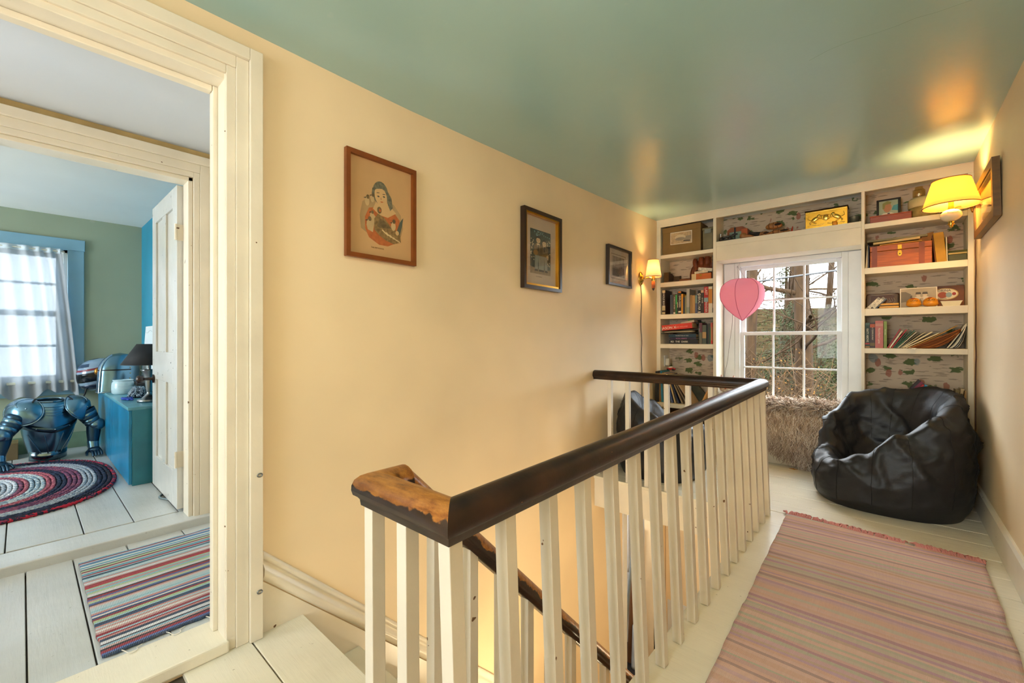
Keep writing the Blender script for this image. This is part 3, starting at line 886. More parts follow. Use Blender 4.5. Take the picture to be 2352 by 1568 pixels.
# bottom of the left bay: leaning albums, magazines
z5 = .456
def l5(q): return onY(1500 + q / 9.22, 900, 4.06).x
GL = 'books and albums leaning on the low cupboard'
for (q, w, h, col, lab, ln, y) in [
 (28, .020, .295, '#2a2a22', 'dark olive album at the far left of the low cupboard', 0.02, 4.07),
 (72, .017, .30, '#1b1b1a', 'black album second on the low cupboard', 0.02, 4.07),
 (112, .020, .29, '#8f6a3c', 'tan cloth book third on the low cupboard', -.03, 4.08),
 (158, .018, .30, '#2f7f97', 'turquoise blue book on the low cupboard', -.05, 4.08),
 (204, .018, .285, '#9a7a48', 'ochre magazine stack right of the turquoise book', -.06, 4.09)]:
    book(l5(q), w, y, .2, z5, h, col, lab, GL, lean=ln)
mags = [(.0, -.10, '#c99b78', 'pinkish magazine'), (1, -.15, '#b5a58c', 'beige magazine'), (2, -.20, '#4b5a86', 'blue-covered magazine'), (3, -.27, '#c2a676', 'cream magazine'),
        (4, -.34, '#2b3350', 'navy magazine'), (5, -.42, '#a48a66', 'brown paper magazine'), (6, -.50, '#7d6a56', 'taupe magazine'), (7, -.58, '#b59b78', 'buff magazine')]
od = ['first', 'second', 'third', 'fourth', 'fifth', 'sixth', 'seventh', 'lowest']
for (i, ln, col, nm) in mags:
    x = l5(250) + [0, .026, .053, .082, .114, .150, .188, .228][int(i)]
    b = book(x, .011, 4.09, .21, z5, .285, col, '%s leaning left among the magazines on the low cupboard, %s from the left' % (nm, od[int(i)]), 'leaning magazines', lean=ln, name='magazine')
    b['category'] = 'magazine'
pf = thing('portfolio', 'large dark green portfolio leaning over the magazines below the wallpaper', 'portfolio', (-1.42, 4.2, z5))
Mp = Matrix.Translation((-1.285, 4.315, z5 + .026)) @ Matrix.Rotation(-.72, 4, 'Y') @ Matrix.Rotation(-.12, 4, 'X')
MB(Mp).box(-.29, 0, 0, .012, 0, .30).build('cover', P('#3a3f33', .5), pf)
MB(Mp).box(-.285, -.003, .012, .02, .003, .295).build('papers', M_PAGES, pf)
MB(Mp).box(-.29, 0, .02, .028, 0, .30).build('cover', P('#343a2f', .5), pf)
ev = MB(Matrix.Translation((-1.315, 4.12, z5 + .006)) @ Matrix.Rotation(.42, 4, 'Y')).box(0, .012, 0, .14, 0, .19).build('envelope', P('#c79a5a', .6))
tag(ev, 'tan envelope propped at the right end of the low cupboard', 'envelope')
# toy and wall outlet in that bay
ty = thing('toy_car', 'red and white toy car lying on top of the leaning albums', 'toy', (l5(330), 4.12, .765))
tx, tyy, tz = l5(330) + .0, 4.12, .772
MB().ball((tx, tyy, tz + .006), .046, .02, .014, 16, 8).build('body', P('#a81a1a', .3), ty)
MB().ball((tx - .006, tyy, tz + .016), .022, .015, .012, 12, 8).build('cabin', P('#d9cfc4', .3), ty)
for dx in (-.025, .025):
    MB().lathe([(0, -.022), (.01, -.022), (.01, .022), (0, .022)], 12, (tx + dx, tyy, tz), M=mr.to_3x3()).build('wheel', P('#1c1a1a', .5), ty)
ol = thing('wall_plug', 'white plug adapter on the side of the lowest left bay', 'plug', (-1.70, 4.31, .82))
MB().box(-1.713, -1.706, 4.27, 4.35, .79, .90).build('plate', M_WHITE, ol, bevel=.002)
MB().box(-1.706, -1.668, 4.285, 4.335, .80, .87).build('adapter', P('#e2d8bf', .4), ol, bevel=.004)

# ---------------------------------------------------------------- things on the shelves: left bay
M_BRASS = P('#b8862b', .28, 1.0, bump=.1, bs=40)
M_BRASS2 = P('#c9a04a', .2, 1.0, bump=.05, bs=30)
M_BRNBOX = P('#7d6337', .75, var=.08, bump=.08)
M_LEATHER = P('#6f3312', .5, var=.25, vs=30, bump=.3, bs=120)
M_LEATH2 = P('#a9713f', .5, var=.3, vs=30, bump=.3, bs=100)
M_DARK = P('#1f1c1b', .5, var=.15)
M_STEEL = P('#8e9296', .3, 1.0, var=.1)
M_WHITEP = P('#e6e0d2', .6, var=.03)


def zq(u, v, y=4.19): return onY(u, v, y).z
fb = thing('file_box', 'brown cardboard file box with a pasted landscape photo, top left bay', 'box', (-1.51, 4.30, 1.893))
MB().box(-1.700, -1.335, 4.20, 4.41, 1.893, 2.150).build('body', M_BRNBOX, fb, bevel=.003)
MB().box(-1.702, -1.333, 4.197, 4.411, 2.105, 2.160).build('lid', M_BRNBOX, fb, bevel=.003)
b = MB(frame_of((-1.620, 4.199, 1.985), (1, 0, -.02), (0, 0, 1)))
b.box(0, .205, 0, .118, 0, .002, 0)
b.prism([(.004, .004), (.201, .004), (.201, .112), (.004, .112)], .002, .0024, 'z', 1)
b.prism(ell(.095, .062, .052, .028, 20), .0024, .003, 'z', 2).prism(ell(.095, .048, .048, .016, 20), .003, .0034, 'z', 3)
b.prism([(.13, .03), (.2, .035), (.2, .075), (.15, .07)], .0024, .003, 'z', 3).prism([(.12, .02), (.19, .018), (.19, .03), (.13, .032)], .003, .0036, 'z', 4)
b.build('photo_label', [M_WHITEP, P('#b39a78', .6, var=.25, vs=40), P('#c9b797', .6), P('#8d8372', .6), P('#4d463e', .6)], fb, recalc=True)
mbx = thing('metal_box', 'olive grey upright metal box with a hinged lid beside the file box', 'box', (-1.268, 4.3, 1.893))
M_OLIVE = P('#6b6550', .45, .3, var=.2)
MB().box(-1.318, -1.224, 4.20, 4.36, 1.893, 2.075).build('body', M_OLIVE, mbx, bevel=.006)
MB().box(-1.321, -1.221, 4.195, 4.363, 2.075, 2.098).build('lid', M_OLIVE, mbx, bevel=.005)
MB().box(-1.300, -1.242, 4.192, 4.20, 2.045, 2.085).build('latch', M_STEEL, mbx, bevel=.002)
MB().prism([(-1.31, 1.9), (-1.232, 1.9), (-1.232, 2.04), (-1.31, 2.04)], 4.196, 4.2, 'y').build('front_panel', P('#736c55', .4, .3, var=.2), mbx)

# baseball glove leaning back on the shelf
gl = thing('baseball_glove', 'old brown leather baseball glove leaning against the wallpaper', 'glove', (-1.33, 4.32, 1.622))
Mg = Matrix.Translation((-1.352, 4.33, 1.645)) @ Matrix.Rotation(-.12, 4, 'X')
b = MB(Mg)
b.ball((.0, 0, .085), .105, .035, .075).ball((.01, -.01, .05), .085, .04, .05)
for (x, z, h, a, r) in ((-.075, .15, .062, -.25, .027), (-.022, .168, .066, -.08, .027), (.030, .172, .066, .06, .028), (.083, .155, .06, .25, .028)):
    b.ball((x, -.004, z), r, .026, h, M=Matrix.Rotation(a, 3, 'Y'))
b.ball((-.098, -.012, .06), .024, .024, .075, M=Matrix.Rotation(.12, 3, 'Y'))
b.build('leather_body', M_LEATHER, gl, remesh=.0045)
b = MB(Mg)
for x in (-.05, .004, .057):
    b.tube([(x, -.030, .1), (x * 1.1, -.034, .15), (x * 1.15, -.022, .2)], .0022, 5)
b.build('stitching', P('#3a1a0a', .7), gl)
MB(Mg).tube(rail_path([(.06, -.03, .2), (.1, -.034, .19), (.115, -.03, .16), (.095, -.036, .14), (.075, -.034, .17), (.1, -.036, .2)], 6), .004, 6).build('lacing', P('#9a6a3a', .6), gl)
MB(Mg).tube(rail_path([(-.07, -.04, .02), (-.05, -.05, .07), (.02, -.052, .085), (.07, -.04, .07)], 5), .005, 6).build('wrist_binding', P('#2c150a', .6), gl)
cb = thing('clasp_box', 'small orange wooden box with brass clasp in front of the glove', 'box', (-1.33, 4.24, 1.622))
MB().box(-1.378, -1.243, 4.20, 4.29, 1.622, 1.678).build('body', P('#c2621c', .4, var=.15, stretch=(1, 8, 8)), cb, bevel=.002)
tag(MB().box(-1.420, -1.378, 4.20, 4.29, 1.622, 1.680).build('end_block', P('#d8bd8d', .5), cb, bevel=.002), 'pale wooden end')
MB().prism(ell(-1.335, 1.662, .012, .009, 12), 4.196, 4.201, 'y').build('clasp', M_BRASS2, cb)
cd = thing('card_packs', 'stack of pale printed card packs on the small orange box', 'cards', (-1.32, 4.25, 1.68))
MB(Matrix.Translation((-1.395, 4.21, 1.679)) @ Matrix.Rotation(-.05, 4, 'Y')).box(0, .12, 0, .07, 0, .022).build('pack', P('#d6c7a8', .6, var=.2, vs=60), cd)
MB(Matrix.Translation((-1.365, 4.215, 1.712)) @ Matrix.Rotation(.17, 4, 'Y')).box(0, .125, 0, .065, 0, .028).build('pack', P('#cfc8b8', .6, var=.3, vs=60), cd)
be = thing('bookend', 'dark brown wooden bookend at the left of the glove shelf', 'bookend', (-1.64, 4.28, 1.622))
MB().prism([(4.20, 1.632), (4.36, 1.632), (4.36, 1.69), (4.30, 1.715), (4.20, 1.722)], -1.685, -1.64, 'x').build('block', P('#4a3114', .5, var=.2), be, bevel=.003)
MB().box(-1.685, -1.575, 4.20, 4.38, 1.622, 1.632).build('base', P('#5b3d1a', .5), be, bevel=.002)
MB().prism([(4.33, 1.632), (4.375, 1.632), (4.375, 1.70), (4.33, 1.69)], -1.64, -1.58, 'x').build('end_piece', P('#3c2811', .5), be, bevel=.002)
wl_ = thing('brown_case', 'flat brown leather case lying on the glove shelf', 'case', (-1.48, 4.27, 1.622))
MB().box(-1.54, -1.43, 4.21, 4.31, 1.622, 1.638).build('body', P('#7b3e14', .45), wl_, bevel=.004)
MB().box(-1.538, -1.432, 4.212, 4.308, 1.638, 1.647).build('lid', P('#5e2d0f', .45), wl_, bevel=.003)
book(-1.236, .012, 4.21, .15, 1.622, .21, '#5d5c58', 'thin grey book standing at the right end of the glove shelf', None)

# ---------------------------------------------------------------- shelf over the window
def mx(q, y=4.26): return onY(1640 + q / 6.72, 530, y).x
def mz(q, r, y=4.26): return onY(1640 + q / 6.72, 480 + r / 6.72, y).z
ZM = 1.951
te = thing('toy_cannon', 'small dark metal toy cannon at the left end of the shelf over the window', 'toy', (-1.13, 4.22, ZM))
MB().box(-1.175, -1.06, 4.2, 4.24, ZM + .006, ZM + .016).build('carriage', M_DARK, te, bevel=.002)
MB().tube([(-1.17, 4.22, ZM + .03), (-1.10, 4.22, ZM + .04), (-1.05, 4.22, ZM + .045)], [.013, .010, .008], 12).build('barrel', P('#4a4642', .35, .8), te)
for dx in (-1.155, -1.085):
    for yy in (4.195, 4.245):
        MB().lathe([(0, -.004), (.017, -.004), (.017, .004), (0, .004)], 14, (dx, yy, ZM + .018), M=mr.to_3x3()).build('wheel', M_DARK, te)
MB().tube([(-1.165, 4.22, ZM + .03), (-1.165, 4.22, ZM + .07)], [.008, .012], 10).build('chimney', M_STEEL, te)
lc = thing('wooden_case', 'small wooden case with pale green front and dark cross strap', 'case', (-1.0, 4.3, ZM))
xa, xb = mx(205, 4.28), mx(520, 4.28)
MB().prism([(xa, ZM), (xb, ZM), (xb, ZM + .10), (xb - .045, ZM + .128), (xa + .03, ZM + .128), (xa, ZM + .105)], 4.28, 4.38, 'y').build('body', P('#8f4a1e', .5, var=.3), lc, bevel=.002)
MB().box(xa + .02, xb - .05, 4.276, 4.281, ZM + .012, ZM + .085).build('front_panel', P('#7f947e', .6, var=.3, vs=80), lc)
xc = mx(325, 4.28)
MB().box(xc - .006, xc + .006, 4.270, 4.277, ZM, ZM + .125).box(xc - .022, xc + .022, 4.268, 4.277, ZM + .055, ZM + .07).build('strap', M_DARK, lc)
MB().box(xb - .05, xb, 4.27, 4.279, ZM, ZM + .10).build('corner_board', P('#b4571c', .5, var=.3), lc)
sk = thing('leather_slipper', 'tan leather slipper lying in front of the wooden case', 'slipper', (-.9, 4.27, ZM))
MB().ball((mx(520), 4.25, ZM + .018), .055, .03, .018).ball((mx(455), 4.25, ZM + .03), .03, .028, .03).build('upper', M_LEATH2, sk, remesh=.004)
MB().prism([(p[0], p[1]) for p in ell(mx(500), 4.25, .085, .032, 24)], ZM, ZM + .006, 'z').build('sole', P('#4c2c14', .6), sk)
bi = thing('binoculars', 'small black binoculars on the shelf over the window', 'binoculars', (mx(650), 4.25, ZM))
for dy in (-.022, .022):
    MB().tube([(mx(560), 4.25 + dy, ZM + .05), (mx(620), 4.25 + dy, ZM + .035), (mx(720), 4.25 + dy, ZM + .021)], [.010, .013, .021], 14).build('barrel', M_DARK, bi)
MB().box(mx(600), mx(660), 4.235, 4.265, ZM + .022, ZM + .034).build('bridge', M_DARK, bi, bevel=.002)
for (i, (q, r, w, h, lab)) in enumerate([(760, 430, .055, .022, 'rolled tan leather baseball mitt at the front of the shelf over the window'), (1010, 400, .075, .022, 'flattened tan leather mitt with a dark opening below the bulky one'),
                                         (930, 300, .06, .03, 'bulky pale tan leather mitt piled on the flatter ones')]):
    x = mx(q); z = max(ZM, mz(q, r) - h) if i < 2 else ZM + .05
    t = thing('leather_mitt', lab, 'mitt', (x, 4.25, z))
    b = MB().ball((x, 4.25, z + h), w, .035, h).ball((x + w * .6, 4.24, z + h * .8), w * .5, .03, h * .7).ball((x - w * .6, 4.255, z + h * .9), w * .5, .03, h * .75)
    b.build('leather_body', M_LEATH2, t, remesh=.0045)
    b = MB()
    for s in (-.5, 0, .5): b.tube([(x + w * s, 4.216, z + .005), (x + w * s * 1.1, 4.213, z + h), (x + w * s, 4.225, z + h * 1.8)], .002, 5)
    b.build('stitching', P('#4a2710', .7), t)
    MB().ball((x + w * .55, 4.212, z + h), w * .42, .008, h * .35).build('opening', P('#241308', .8), t)
b = MB(); b.tube(rail_path([(mx(1205), 4.24, ZM), (mx(1210), 4.24, ZM + .025), (mx(1222), 4.24, ZM + .05)], 4), [.012, .011, .009, .008, .007, .006, .005, .004, .003], 10)
tag(b.build('red_horn', P('#b3341c', .4), None), 'small red cone shaped horn beside the leather mitts', 'toy')
b = MB(); b.tube([(mx(1300) + .026 * math.cos(a), 4.24 + .02 * math.sin(a), ZM + .006) for a in [PI * 2 * i / 16 for i in range(17)]], .006, 8)
tag(b.build('red_ring', P('#9c4a2c', .5), None), 'dull red ring lying between the horn and the brass box', 'ring')
bb = thing('brass_box', 'brass box embossed with two lions and a shield over the window', 'box', (-.47, 4.3, ZM))
xa, xb = mx(1410, 4.22), mx(2060, 4.22)
hb = .152
MB().box(xa, xb, 4.22, 4.34, ZM, ZM + hb - .012).build('body', M_BRASS, bb, bevel=.002)
tag(MB().prism([(4.213, ZM + hb - .012), (4.347, ZM + hb - .012), (4.335, ZM + hb), (4.225, ZM + hb)], xa - .004, xb + .004, 'x').build('lid', P('#4d3317', .4, .4), bb, bevel=.002), 'dark lid')
w = xb - xa; Mb = frame_of((xa, 4.2195, ZM), (1, 0, 0), (0, 0, 1))
b = MB(Mb)
cx_ = w * .5
b.tube([(cx_ - .03, .10, 0), (cx_ - .02, .095, .003), (cx_, .103, .003), (cx_ + .02, .095, .003), (cx_ + .03, .10, 0), (cx_ + .026, .07, .003), (cx_, .048, .003), (cx_ - .026, .07, .003), (cx_ - .03, .1, 0)], .0035, 6)
b.ball((cx_, .077, 0), .02, .022, .004)
for s in (-1, 1):
    b.ball((cx_ + s * .068, .075, 0), .034, .016, .006, M=Matrix.Rotation(-s * .55, 3, 'Z'))
    b.ball((cx_ + s * .046, .098, 0), .013, .012, .006)
    b.tube([(cx_ + s * .055, .09, .002), (cx_ + s * .038, .078, .002), (cx_ + s * .034, .07, .002)], .004, 6)
    b.tube([(cx_ + s * .085, .062, .002), (cx_ + s * .075, .045, .002), (cx_ + s * .062, .04, .002)], .005, 6)
    b.tube([(cx_ + s * .09, .062, .002), (cx_ + s * .105, .045, .002), (cx_ + s * .1, .035, .002)], .005, 6)
    b.tube([(cx_ + s * .098, .068, .002), (cx_ + s * .118, .08, .002), (cx_ + s * .112, .105, .002)], .003, 6)
    b.tube(rail_path([(cx_ + s * .01, .03, .002), (cx_ + s * .05, .022, .002), (cx_ + s * .09, .028, .002), (cx_ + s * .118, .02, .002)], 4), .004, 6)
b.build('embossed_crest', M_BRASS2, bb)
b = MB(Mb)
for z in (.006, hb - .02): b.box(.004, w - .004, z - .002, z + .002, 0, .002)
b.build('border_bead', M_BRASS2, bb)
b = MB().lathe([(0, 0), (.015, 0), (.017, .03), (.015, .03), (.013, .004), (0, .003)], 18, (mx(1862, 4.2), 4.198, ZM))
tag(b.build('orange_cup', P('#d98f23', .5), None), 'tiny orange cup in front of the brass box', 'cup')
b = MB().lathe([(0, 0), (.028, 0), (.03, .05), (.033, .055), (.033, .06), (.027, .06), (.024, .01), (0, .008)], 22, (mx(2165, 4.26), 4.27, ZM))
tag(b.build('pewter_cup', P('#7d7a66', .4, .5), None), 'small grey metal cup right of the brass box', 'cup')

# ---------------------------------------------------------------- right bay, top shelf
def r1(q, y=4.2): return onY(1960 + q / 5.227, 480, y).x
Z1, Z2, Z3, Z4 = 1.925, 1.594, 1.288, .994
pf1 = thing('photo_frame', 'small dark framed photo of a person in a white jacket, top right bay', 'picture frame', (r1(430, 4.3), 4.3, Z1))
xa, xb = r1(278, 4.30), r1(572, 4.30); hh = .195
Mf = Matrix.Translation((xa, 4.30, Z1)) @ Matrix.Rotation(-.12, 4, 'X')
w = xb - xa
b = MB(Mf).box(0, .014, -.006, .008, 0, hh).box(w - .016, w, -.006, .008, 0, hh).box(0, w, -.006, .008, hh - .012, hh).box(0, w, -.006, .008, 0, .012)
b.build('frame', P('#1d1710', .35), pf1, bevel=.002)
b = MB(Mf @ frame_of((0, 0, 0), (1, 0, 0), (0, 0, 1)))
b.prism([(.012, .01), (w - .014, .01), (w - .014, hh - .01), (.012, hh - .01)], -.004, -.001, 'z', 0)
fx = w * .45
b.prism([(w * .62, hh * .55), (w - .015, hh * .5), (w - .015, hh * .75), (w * .7, hh * .72)], -.001, -.0006, 'z', 3)
b.prism([(.013, .011), (w * .86, .011), (w * .85, hh * .34), (w * .62, hh * .45), (w * .3, hh * .45), (.016, hh * .36)], -.0006, 0, 'z', 1)
b.prism(ell(fx, hh * .66, w * .17, hh * .19, 20), 0, .0006, 'z', 2)
b.prism([(fx - w * .2, hh * .62), (fx - w * .2, hh * .84), (fx, hh * .92), (fx + w * .17, hh * .86), (fx + w * .14, hh * .8), (fx - w * .08, hh * .78), (fx - w * .12, hh * .62)], .0006, .001, 'z', 4)
b.prism([(fx + w * .0, hh * .44), (fx + w * .1, hh * .44), (fx + w * .16, .012), (fx + w * .04, .012)], .0006, .001, 'z', 5)
b.build('photograph', [P('#a9b59a', .5), P('#e9e2cc', .5), P('#b98562', .5), P('#4f9aa8', .5), P('#8b8a4f', .5), P('#4e4a58', .5)], pf1)
sl_ = thing('redwood_box', 'flat red-brown wooden box lying in front of the small framed photo', 'box', (r1(450), 4.22, Z1))
xa, xb = r1(200), r1(700)
MB().box(xa, xb, 4.205, 4.285, Z1, Z1 + .046).build('body', P('#8a3a12', .4, var=.25, stretch=(2, 9, 9)), sl_, bevel=.002)
MB().box(xa - .002, xb + .002, 4.203, 4.287, Z1 + .046, Z1 + .054).build('lid', P('#9a4416', .4, var=.25, stretch=(2, 9, 9)), sl_, bevel=.002)
bc = thing('birch_canister', 'round birch bark canister with a pale lid in the top right bay', 'canister', (r1(830, 4.3), 4.3, Z1))
xc = r1(835, 4.31)
MB().lathe([(0, 0), (.075, 0), (.077, .085), (0, .085)], 28, (xc, 4.31, Z1)).build('body', P('#a3894e', .7, var=.35, vs=24), bc)
MB().lathe([(.078, .085), (.081, .09), (.081, .14), (.07, .155), (0, .157)], 28, (xc, 4.31, Z1)).build('lid', P('#d5c08c', .7, var=.15, bump=.3, bs=50), bc)
def m_clear(name, tint):
    t = NT(name); t.t.nodes.remove(t.b)
    a = t.n('ShaderNodeBsdfTransparent'); a.inputs[0].default_value = (*tint, 1); g_ = t.n('ShaderNodeBsdfGlossy', Roughness=.05)
    m = t.n('ShaderNodeMixShader'); m.inputs[0].default_value = .12
    t.l(a.outputs[0], m.inputs[1]); t.l(g_.outputs[0], m.inputs[2]); t.l(m.outputs[0], t.out.inputs[0]); return t.mat
jr = MB().lathe([(0, .004), (.03, .004), (.034, .02), (.034, .065), (.022, .078), (.022, .09)], 24, (xc - .02, 4.34, Z1 + .158)).build('glass_jar', m_clear('amber_glass', (.9, .8, .55)), None)
tag(jr, 'small clear glass jar standing on the birch canister', 'jar')
bs_ = MB().box(r1(1055, 4.32), r1(1165, 4.32), 4.3, 4.38, Z1, Z1 + .055).build('dark_tin', P('#4a3a22', .5), None, bevel=.004)
tag(bs_, 'small dark tin behind the lamp ball in the top right bay', 'tin')

# second shelf: chest, folders, binder
def r2(q, y=4.2): return onY(1980 + q / 9.408, 590, y).x
ch = thing('wooden_chest', 'orange-brown wooden chest with brass hasp on the second right shelf', 'chest', (r2(840), 4.3, Z2))
xa, xb = r2(172), r2(1515)
M_OAK = P('#b35a1b', .42, var=.28, vs=7, bump=.12, bs=30, stretch=(1.2, 9, 12))
MB().box(xa, xb, 4.20, 4.37, Z2, Z2 + .115).build('body', M_OAK, ch, bevel=.003)
MB().box(xa, xb, 4.20, 4.37, Z2 + .117, Z2 + .158).build('lid', M_OAK, ch, bevel=.003)
for q in (270, 1290):
    tag(MB().box(r2(q) - .015, r2(q) + .015, 4.1985, 4.2, Z2 + .002, Z2 + .156).build('end_batten', P('#8d3f14', .45, var=.2), ch), 'darker upright batten')
xh = r2(815)
MB().box(xh - .012, xh + .012, 4.196, 4.2, Z2 + .118, Z2 + .15).build('hasp', M_BRASS, ch, bevel=.001)
MB().prism(ell(xh, Z2 + .09, .012, .022, 14), 4.195, 4.2, 'y').build('hasp_plate', M_BRASS, ch)
MB().lathe([(0, -.004), (.004, -.004), (.004, .003), (0, .003)], 10, (xh, 4.194, Z2 + .085), M=mr.to_3x3()).build('keyhole', M_DARK, ch)
fo = thing('folders', 'pile of worn paper folders lying on the wooden chest', 'folders', (r2(700), 4.28, Z2 + .158))
for (qa, qb, z, th, col, tw) in ((380, 1300, .158, .008, '#c38a35', .01), (240, 1260, .170, .016, '#c7ab72', -.015), (110, 1420, .192, .014, '#7d7458', .02)):
    MB(Matrix.Translation((r2(qa), 4.2, Z2 + z)) @ Matrix.Rotation(-.02 + tw, 4, 'Y')).box(0, r2(qb) - r2(qa), 0, .16, 0, th).build('folder', P(col, .7, var=.2), fo, bevel=.002)
b = MB(Matrix.Translation((r2(1410), 4.23, Z2 + .16)))
b.prism([(-.06, .0), (.02, .0), (.035, .06), (.0, .055)], 0, .12, 'y')
b.build('paper_flap', P('#8a5a22', .7), fo)
for i, (q, col, lab) in enumerate(((85, '#d9c9a4', 'cream magazine leaning left of the wooden chest, outermost'), (112, '#b8a684', 'grey-cream magazine leaning left of the wooden chest, middle one'), (140, '#1c2340', 'navy magazine against the left end of the wooden chest'))):
    b_ = book(r2(q) - .004, .0058, 4.205, .18, Z2, .165 + .004 * i, col, lab, None, lean=.07 - .03 * i, name='magazine'); b_['category'] = 'magazine'
ob = thing('ochre_binder', 'worn ochre box binder leaning left beside the wooden chest', 'binder', (r2(1640), 4.2, Z2))
Mo = Matrix.Translation((r2(1610), 4.205, Z2)) @ Matrix.Rotation(-.085, 4, 'Y')
MB(Mo).box(0, .052, 0, .15, 0, .205).build('case', P('#bd8a1c', .6, var=.2, bump=.1), ob, bevel=.003)
MB(Mo).box(-.006, 0, .01, .15, 0, .19).build('papers', P('#6a3a16', .7), ob)
for (q, h, ln, lab) in ((1795, .13, -.06, 'short thin white book leaning right of the ochre binder'), (1832, .17, -.03, 'tall thin white book next to the dark green box')):
    book(r2(q), .006, 4.21, .14, Z2, h, '#d8cdae', lab, None, lean=ln)
gb = thing('green_tin_box', 'dark green lidded box at the right end of the second shelf', 'box', (r2(2075), 4.25, Z2))
xa, xb = r2(1866), r2(2275)
M_DGREEN = P('#3f421f', .5, var=.15)
MB().box(xa, xb, 4.205, 4.33, Z2, Z2 + .044).build('body', M_DGREEN, gb, bevel=.003)
MB().box(xa, xb, 4.205, 4.33, Z2 + .046, Z2 + .056).build('rim', P('#b9a15a', .5), gb)
MB().prism([(4.2, Z2 + .056), (4.335, Z2 + .056), (4.325, Z2 + .072), (4.21, Z2 + .072)], xa - .002, xb + .002, 'x').build('lid', M_DGREEN, gb, bevel=.002)

# third shelf
def r3(q, y=4.2): return onY(1960 + q / 4.9, 690, y).x
bt = thing('wrapped_tray', 'brown tray in crinkled clear wrap leaning on the papered back', 'tray', (r3(330, 4.3), 4.33, Z3))
Mt_ = Matrix.Translation((r3(145, 4.33), 4.33, Z3)) @ Matrix.Rotation(-.16, 4, 'X')
w = r3(520, 4.33) - r3(145, 4.33)
MB(Mt_).box(0, w, 0, .022, 0, .125).build('tray', P('#4c2c1a', .3, var=.2), bt, bevel=.012)
b = MB(Mt_)
for s in range(3):
    o_ = .008 + .008 * s
    b.tube([(o_, -.002, .015), (o_, -.002, .112 - o_ * .3), (.02 + o_, -.002, .119 - o_ * .4), (w - .02 - o_, -.002, .119 - o_ * .4), (w - o_, -.002, .108 - o_ * .3), (w - o_, -.002, .015)], .0018, 6)
b.build('wrap_folds', P('#8d7f70', .2), bt)
b = MB(Mt_)
for i in range(7):
    x0 = w * (.35 + .07 * i); b.tube([(x0, -.002, .03 + .01 * (i % 3)), (x0 + .02, -.002, .06), (x0 + .012, -.002, .085)], .0014, 5)
b.build('wrap_creases', P('#b9aa98', .2), bt)
for (q, col, lab) in ((132, '#8d8778', 'leftmost of two grey plastic cases leaning on the third right shelf'), (182, '#777266', 'right one of two grey plastic cases leaning on the third right shelf')):
    t = thing('plastic_case', lab, 'case', (r3(q), 4.21, Z3), 'plastic cases')
    Mc = Matrix.Translation((r3(q), 4.205, Z3)) @ Matrix.Rotation(.72, 4, 'Y')
    MB(Mc).box(-.0, .024, 0, .1, 0, .115).build('shell', P(col, .4), t, bevel=.002)
    MB(Mc).box(.003, .021, -.001, .0, .02, .1).build('spine_label', P('#cfc8b6', .5, var=.4, vs=90), t)
    tag(MB(Mc).box(.024, .030, 0, .1, 0, .115).build('dark_back', P('#3d4148', .4), t))
yt = thing('yellow_tin', 'flat yellow tin with black band on the third right shelf', 'tin', (r3(400), 4.24, Z3))
xa, xb = r3(290), r3(515)
MB().box(xa, xb, 4.205, 4.275, Z3, Z3 + .016).build('body', P('#c8921c', .35), yt, bevel=.004)
MB().box(xa + .001, xb - .001, 4.206, 4.274, Z3 + .016, Z3 + .021).build('band', M_DARK, yt)
MB().box(xa, xb, 4.205, 4.275, Z3 + .021, Z3 + .036).build('lid', P('#d19a1e', .35), yt, bevel=.004)
ph = thing('photograph', 'white-edged old photograph of two people standing behind the orange clogs', 'photograph', (r3(735, 4.3), 4.32, Z3))
xa, xb = r3(525, 4.3), r3(945, 4.3); w = xb - xa; hh = .147
Mh = Matrix.Translation((xa, 4.29, Z3)) @ Matrix.Rotation(-.1, 4, 'X') @ frame_of((0, 0, 0), (1, 0, 0), (0, 0, 1))
b = MB(Mh)
b.box(0, w, 0, hh, -.003, 0, 0)
b.prism([(.005, .005), (w - .005, .005), (w - .005, hh - .005), (.005, hh - .005)], 0, .0006, 'z', 1)
b.prism([(.006, .04), (.06, .05), (.06, .1), (.03, .12), (.006, .12)], .0006, .001, 'z', 2)
for fx in (w * .50, w * .68):
    b.prism(ell(fx, hh * .64, .012, .014, 16), .0012, .0018, 'z', 3).prism([(fx - .03, hh * .1), (fx + .03, hh * .1), (fx + .026, hh * .48), (fx + .008, hh * .56), (fx - .008, hh * .56), (fx - .026, hh * .48)], .001, .0014, 'z', 4)
    b.prism([(fx - .015, hh * .66), (fx + .015, hh * .66), (fx + .012, hh * .77), (fx - .012, hh * .77)], .0018, .0022, 'z', 5)
b.prism([(w * .25, hh * .2), (w * .36, hh * .2), (w * .33, hh * .65), (w * .28, hh * .55)], .0008, .0012, 'z', 5)
b.build('print', [M_WHITEP, P('#a59b88', .5, var=.2), P('#6f695e', .5), P('#cdbfa9', .5), P('#d8d0c0', .5), P('#4f4a44', .5)], ph)
M_CLOG = P('#d58a1e', .35, var=.15, vs=20)
